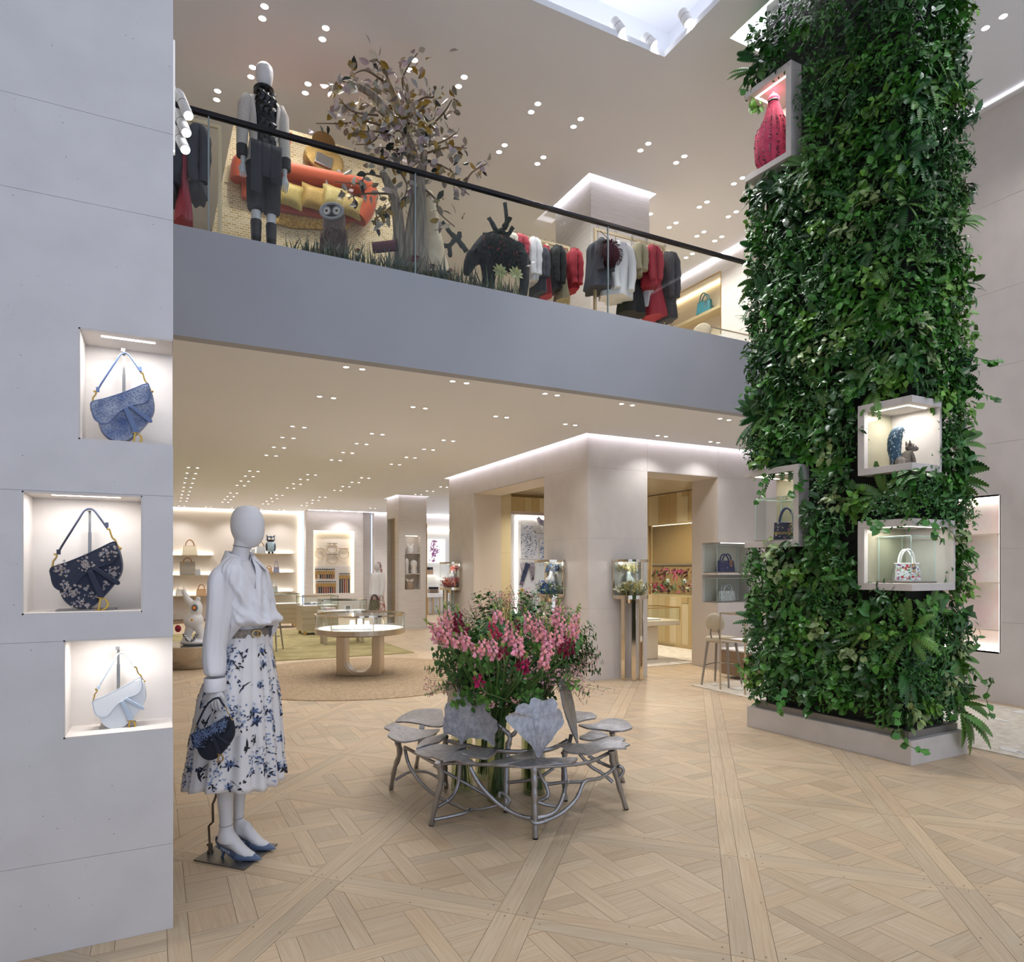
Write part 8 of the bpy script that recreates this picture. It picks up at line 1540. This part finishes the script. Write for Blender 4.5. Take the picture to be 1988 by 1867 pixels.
def garment(label, kind, x0, x1, y0, y1, rail_y, rail_z, m, zo=Z3o, seed=0, dy=0., sleeve_side=0, fur=False, flare=1.1):
    """a piece of clothing on a hanger, bounded in width and height by where it hangs on the rail"""
    R = random.Random(seed + 5); a, b = aty(*zo(x0, y0), rail_y + dy), aty(*zo(x1, y1), rail_y + dy); w, h = b.x - a.x, a.z - b.z; cx = (a.x + b.x) / 2; t = thing('garment', label, 'garment', (cx, rail_y + dy, rail_z)); top = a.z - rail_z
    D_ = .17 if kind in ('coat', 'jacket', 'shirt') else .14; q = MB(); n = 44; prof = {'coat': ((0, .3, .32), (.025, .42, .62), (.055, .62, .98), (.12, .8, 1.02), (.4, .82, .92), (1, 1.0, flare)), 'jacket': ((0, .3, .32), (.03, .42, .62), (.07, .64, 1.0), (.2, .8, 1), (.55, .76, .86), (1, .95, 1.0)), 'shirt': ((0, .26, .3), (.03, .4, .6), (.07, .6, .98), (.2, .8, 1), (1, .98, 1)), 'dress': ((0, .3, .3), (.05, .5, .7), (.15, .6, .7), (.38, .5, .6), (1, 1.0, flare)), 'trousers': ((0, .75, .5), (.06, .8, .55), (.5, .9, .6), (1, 1, .6))}[kind]
    ph = R.uniform(0, 6); rows = []
    for k in range(15):
        f = k / 14; kw, kd = interp([(p[0], p[1], p[2]) for p in prof], f); rows.append([Vector((w / 2 * kw * cos(2 * pi * i / n) * (1 + .10 * f * sin(7 * 2 * pi * i / n + ph) + .05 * sin(11 * 2 * pi * i / n + 9 * f)), D_ * kd * sin(2 * pi * i / n) * (1 + .16 * f * sin(6 * 2 * pi * i / n + ph + f) + .05 * sin(9 * f + i)), top - h * f)) for i in range(n)])
    q.loft(rows); c = obj('cloth', q, m, t, smooth=True)
    if kind in ('coat', 'jacket', 'shirt'):
        for s in ((-1, 1)):
            q = MB(); zt = top - h * .08; L = h * (.82 if kind != 'coat' else .62); q.tube(bez([(s * w * .08, -D_ * .7, zt), (s * w * .27, -D_ * .88, zt - L * .2), (s * w * .31, -D_ * .95, zt - L * .6), (s * w * .24, -D_ * 1.0, zt - L)], 4), [.040 + .012 * sin(pi * min(1, .2 + i / 14)) + .004 * sin(i * 2.1 + seed) for i in range(13)], 10); obj('sleeve', q, m, c, smooth=True)
    if fur:
        q = MB()
        for i in range(900): p = rows[R.randrange(1, 15)][R.randrange(n)]; o = Vector((p.x, p.y, 0)).normalized(); leaf(q, p, o + Vector((R.gauss(0, .4), R.gauss(0, .4), -.4)), (0, 0, 1), .05, .003, .5, .2, 2, .8, 0, kt(R, .3))
        tag(obj('fur', q, leafmat('fur_' + m.name, '#5d5a5e', .9), c), kind='stuff')
    q = MB(); q.tube([(0, 0, .014), (.015, 0, .03), (0, 0, .045), (-.02, 0, .03), (0, 0, -.01), (0, 0, top + .01)], .0035, 5); hg = obj('hanger', q, GREYM, t); obj('hanger_arm', MB().tube([(0, -D_ * .7, top - .045), (0, -D_ * .3, top - .002), (0, 0, top + .01), (0, D_ * .3, top - .002), (0, D_ * .7, top - .045)], .011, 7), HANGW, hg, smooth=True)
    return t
zr_ = 5.46; A, B = rack('pale gold clothes rack of red, black and white clothes beside the gallery pillar', Z3o(-40, 530), Z3o(512, 668), zr_); ry = A.y
for k, a in enumerate((('cream blouse hanging at the animal end of the nearer rack', 'shirt', -25, 50, 590, 760, 'cream'), ('rose red wool coat hanging behind the animal antlers', 'coat', 42, 132, 592, 830, 'rose'), ('narrow dark navy trousers between the rose coat and the white shirt', 'trousers', 132, 168, 650, 800, 'navy'), ('white shirt with long hanging sleeve on the nearer rack', 'shirt', 155, 238, 600, 970, 'white'), ('charcoal coat between the white shirt and the belted red coat', 'coat', 232, 296, 680, 1060, 'char'), ('belted bright red coat in the middle of the nearer rack', 'dress', 282, 358, 640, 1080, 'red'), ('black ruffled blouse next to the belted red coat', 'shirt', 342, 428, 660, 1030, 'black'), ('khaki skirt with buttoned front near the rack end', 'dress', 412, 498, 735, 1110, 'khaki'), ('red jacket at the pillar end of the nearer rack', 'jacket', 482, 562, 690, 1035, 'red'))): garment(a[0], a[1], a[2], a[3], a[4], a[5], ry, zr_, GMAT[a[6]], seed=k)
A, B = rack('pale gold clothes rack standing in front of the gallery pillar', Z3o(726, 516), Z3o(1277, 666), zr_); ry2 = A.y
for k, a in enumerate((('large charcoal cape coat at the near end of the rack before the pillar', 'coat', 662, 832, 600, 1030, 'char', 0), ('white shirt hanging below a fur collar on the rack before the pillar', 'shirt', 775, 1004, 610, 1110, 'white', 0), ('khaki cotton jacket between the white shirt and the black dress', 'jacket', 985, 1075, 650, 925, 'khaki', -.02), ('long black dress on the rack before the pillar', 'dress', 918, 1115, 640, 1230, 'black', .06), ('red jacket with raised collar above the white trousers', 'jacket', 1088, 1198, 658, 1010, 'red', -.04), ('white trousers hanging under the red jacket', 'trousers', 1112, 1205, 660, 1165, 'white', .04), ('long red pleated dress near the far rack end', 'dress', 1125, 1280, 720, 1250, 'red', .02))): garment(a[0], a[1], a[2], a[3], a[4], a[5], ry2, zr_, GMAT[a[6]], seed=20 + k, dy=a[7])
garment('shaggy grey fur coat at the far end of the rack before the pillar', 'coat', 1250, 1330, 695, 1275, ry2, zr_, pm('grey_fur', '#4c4a4e', .95), seed=31, fur=True)
p = aty(*Z3o(845, 715), ry2 - .2); t = thing('fur_hat', 'burgundy and black fur collar hanging over the charcoal coat', 'garment', p); q = MB(); q.ball((0, 0, 0), (.13, .09, .12), 16, 10); tint(q, (1, 1, 1), 0); R = random.Random(3)
for i in range(700): a, e = R.uniform(0, 6.28), R.uniform(-1.4, 1.4); o = Vector((cos(e) * cos(a), cos(e) * sin(a), sin(e))); leaf(q, (o.x * .13, o.y * .09, o.z * .12), o - Vector((0, 0, .4)), o, .05, .005, .4, .2, 2, .8, R.randrange(2), kt(R, .3))
obj('fur', q, [leafmat('burgundy_fur', '#3d1a2a', .9), leafmat('black_fur', '#1b181c', .9)], t); obj('loop', MB().tube([(0, .02, .11), (0, .05, .2), (0, .2, zr_ - p.z)], .004, 5), BLACKM, t)
ZL = lambda x, y: (x * .21425, 100 + y * .21425); A, B = rack('clothes rack at the mannequin end of the gallery beside the stone pier', ZL(1440, 530), ZL(1990, 700), 5.5); ry3 = A.y
for k, a in enumerate((('dark jacket half hidden by the stone pier on the first rack', 'jacket', 1470, 1622, 620, 1370, 'navy', 0), ('crimson dress under the white spotlights on the first rack', 'dress', 1580, 1752, 890, 1580, 'rose', -.05), ('black tailored jacket on a white hanger at the end of the first rack', 'jacket', 1705, 1885, 685, 1350, 'char', 0))): garment(a[0], a[1], a[2], a[3], a[4], a[5], ry3, 5.5, GMAT[a[6]], ZL, seed=40 + k, dy=a[7])
# right side of the gallery: lit niche with bag, chair, counter
SHELFG = pm('gallery_shelf', '#d8c79c', .35, .5)
obj('shelf', MB().bx(RX + .02, RX + .24, GN[0], GN[1], GN[4], GN[4] + .05), SHELFG, wrg)
p = atx(*Z3o(1607, 1165), RX + .09); tote('teal handbag with gold charm on the lit shelf of the gallery niche', (p.x, p.y, GN[4] + .05), .30, .22, .12, pm('teal_leather', '#23707a', .4), pm('teal_leather', '#23707a', .4), radians(-78), hh=.62, taper=.85, charm=CHROME)
p = atd(1354, 630, 9.3); bar_chair('pale bar chair with round ringed backrest on the gallery by the green column', (p.x, p.y, ZF), radians(-150), MATS['cream_boucle'])
c = atd(1410, 640, 10.2); counter('glass counter with brass rail on the gallery beyond the green column', Vector((c.x, c.y, ZF)), 1.1, .5, .72, .95, .1, False)
# ================================================================ CONTENTS OF THE DISPLAY BOXES IN THE PLANTED COLUMN
def boxfloor(z): return z + .0551
# glass case and painted bag, lower near box
zb = boxfloor(zB[0]); c = cp(uB * .5 + .01, vA * .5, zb); glass_case('glass case enclosing the painted white bag in the lower near box', c.x, c.y, zb, .30, .27, .37, 'column glass cases')
p = atd(1766, 1126, 5.36); INK = [pm('ink_' + n, h, .5) for n, h in (('red', '#c8363c'), ('green', '#4c9a4e'), ('navy', '#2b3c86'), ('rose', '#d77a97'), ('grass', '#6fae52'))]
tote('white mini bag covered in red, green and blue doodles in the lower near box', (c.x - .015, c.y - .01, zb + .0145), .20, .145, .085, WLEA, WLEA, radians(-38), hh=.78, taper=.86, charm=OLDGOLD, print_=(INK, 120), seed=11)
# squirrel figure, higher near box
zs_ = boxfloor(zA[0]); p = cp(.17, .16, zs_); t = thing('squirrel_figure', 'grey tweed squirrel figure with a tall curled blue fur tail in the upper near box', 'figurine', p, radians(-28)); TW = pm('grey_tweed', '#6f675c', .9, var=.25, vs=120, bump=.4, bs=120); TWD = pm('light_tweed', '#8d8478', .9, var=.3, vs=90)
q = MB(); q.loft([ell((x, 0, z), a, b, 16) for x, z, a, b in ((-.02, .0, .06, .055), (-.02, .03, .068, .06), (-.005, .07, .055, .05), (.025, .105, .042, .042), (.04, .125, .03, .03))]); obj('body', q, TW, t, smooth=True)
obj('haunch', MB().ball((-.05, -.04, .035), (.042, .03, .04), 12, 8), TWD, t, smooth=True); obj('haunch', MB().ball((-.05, .04, .035), (.042, .03, .04), 12, 8), TWD, t, smooth=True)
q = MB(); q.ball((.055, 0, .15), (.042, .034, .034), 14, 9); q.ball((.09, 0, .142), (.022, .022, .02), 10, 7); hd = obj('head', q, TW, t, smooth=True)
for s in (-1, 1): obj('ear', MB().tube([(.035, s * .022, .175), (.03, s * .028, .205)], [.014, .003], 6), TW, hd, smooth=True); q = MB(); q.ball((.07, s * .03, .158), (.009, .006, .009), 8, 6, 0); q.ball((.072, s * .035, .158), (.005, .003, .005), 6, 5, 1); obj('eye', q, [WLEA, BLACKM], hd); obj('foreleg', MB().tube([(.04, s * .035, .095), (.06, s * .03, .05), (.062, s * .03, .0)], [.018, .015, .018], 8), TW, t, smooth=True)
obj('bib', MB().ball((.045, 0, .075), (.02, .022, .035), 10, 7), pm('cream_bib', '#d5cfc6', .9), t, smooth=True)
P = bez([(-.06, 0, .04), (-.075, 0, .12), (-.075, 0, .20), (-.06, 0, .26), (-.04, 0, .285), (-.022, 0, .27)], 6); rr = [.028 + .022 * sin(pi * min(1, i / (len(P) - 1) * .9 + .12)) for i in range(len(P))]; q = MB(); q.tube(P, rr, 10); R = random.Random(2); tint(q, (1, 1, 1), 0)
for i in range(520):
    k = R.randrange(len(P)); a = R.uniform(0, 6.28); d = (P[min(k + 1, len(P) - 1)] - P[max(k - 1, 0)]).normalized(); x = Vector((0, 1, 0)); y = d.cross(x); o = x * cos(a) + y * sin(a); leaf(q, P[k] + o * rr[k] * .9, o * .7 - Vector((0, 0, .7)), o, R.uniform(.018, .032), .003, .4, .2, 2, .8, R.randrange(3), kt(R, .3))
obj('tail', q, [leafmat('blue_fur', '#39586b', .6), leafmat('dark_blue_fur', '#1d2c3b', .6), leafmat('ice_fur', '#a9c3d2', .5)], t)
# navy bag in the far box
zc = boxfloor(zC[0]); c = cp(.21, (vC + LY) / 2 + .02, zc); glass_case('glass case enclosing the navy bag at the far edge of the planted column', c.x, c.y, zc, .34, .42, .40, 'column glass cases')
tote('navy lettered top handle bag with gold charms in the far column box', (c.x - .02, c.y - .02, zc + .0145), .225, .165, .11, pm('navy_canvas', '#232847', .7, var=.1, vs=80), pm('navy_handle', '#3a4272', .5), radians(-55), hh=.82, taper=.93, charm=GOLD, text=('CHRISTIAN DIOR', pm('band_letters', '#1d2136', .6), pm('gold_band', '#b39a5e', .6), .062), print_=([pm('stitch_pink', '#c98aa4', .6), pm('stitch_green', '#4f8a5c', .6), pm('stitch_cream', '#cfc4b4', .6)], 40), seed=13)
# pink garment in the high box
zd = boxfloor(zD[0]); c = cp(.12, (vD + LY) / 2 + .05, zd); t = thing('cape', 'ruffled pink cape with dark beaded stripes hanging in the high box of the column', 'garment', c, radians(-60)); n = 48; q = MB(); R = random.Random(5); HH = .70
q.loft([[Vector((a * (1 + .06 * sin(16 * 2 * pi * i / n) + .05 * R.uniform(-1, 1)) * cos(2 * pi * i / n), .75 * a * (1 + .06 * sin(16 * 2 * pi * i / n)) * sin(2 * pi * i / n), z * HH + (.02 * R.uniform(-1, 1) if z < .1 else 0))) for i in range(n)] for z, a in ((.0, .10), (.12, .15), (.35, .165), (.52, .15), (.68, .09), (.82, .06), (.9, .045), (.94, .055), (1.0, .03))]); obj('cloth', q, pm('pink_ruffle', '#c23a5c', .8, col2='#d9506f', vs=12, bump=.5, bs=40), t, smooth=True)
q = MB()
for i in range(900):
    a = R.choice([2 * pi * k / 16 for k in range(16)]) + R.gauss(0, .05); z = (R.random() ** 1.6) * .66; rad = interp([(0., .105), (.12, .158), (.35, .172), (.52, .156), (.68, .096)], z)[0]; p = Vector((rad * cos(a), .76 * rad * sin(a), z * HH)); q.ball(p, R.uniform(.003, .006), 5, 4)
tag(obj('beads', q, pm('dark_beads', '#3a2a28', .35, .3), t), kind='stuff'); obj('collar_ribbon', MB().lathe([(.046, .89 * HH), (.05, .905 * HH), (.046, .92 * HH)], 20), BLACKM, t)
obj('hook', MB().tube([(0, 0, HH), (0, 0, .79)], .004, 5), GREYM, t)
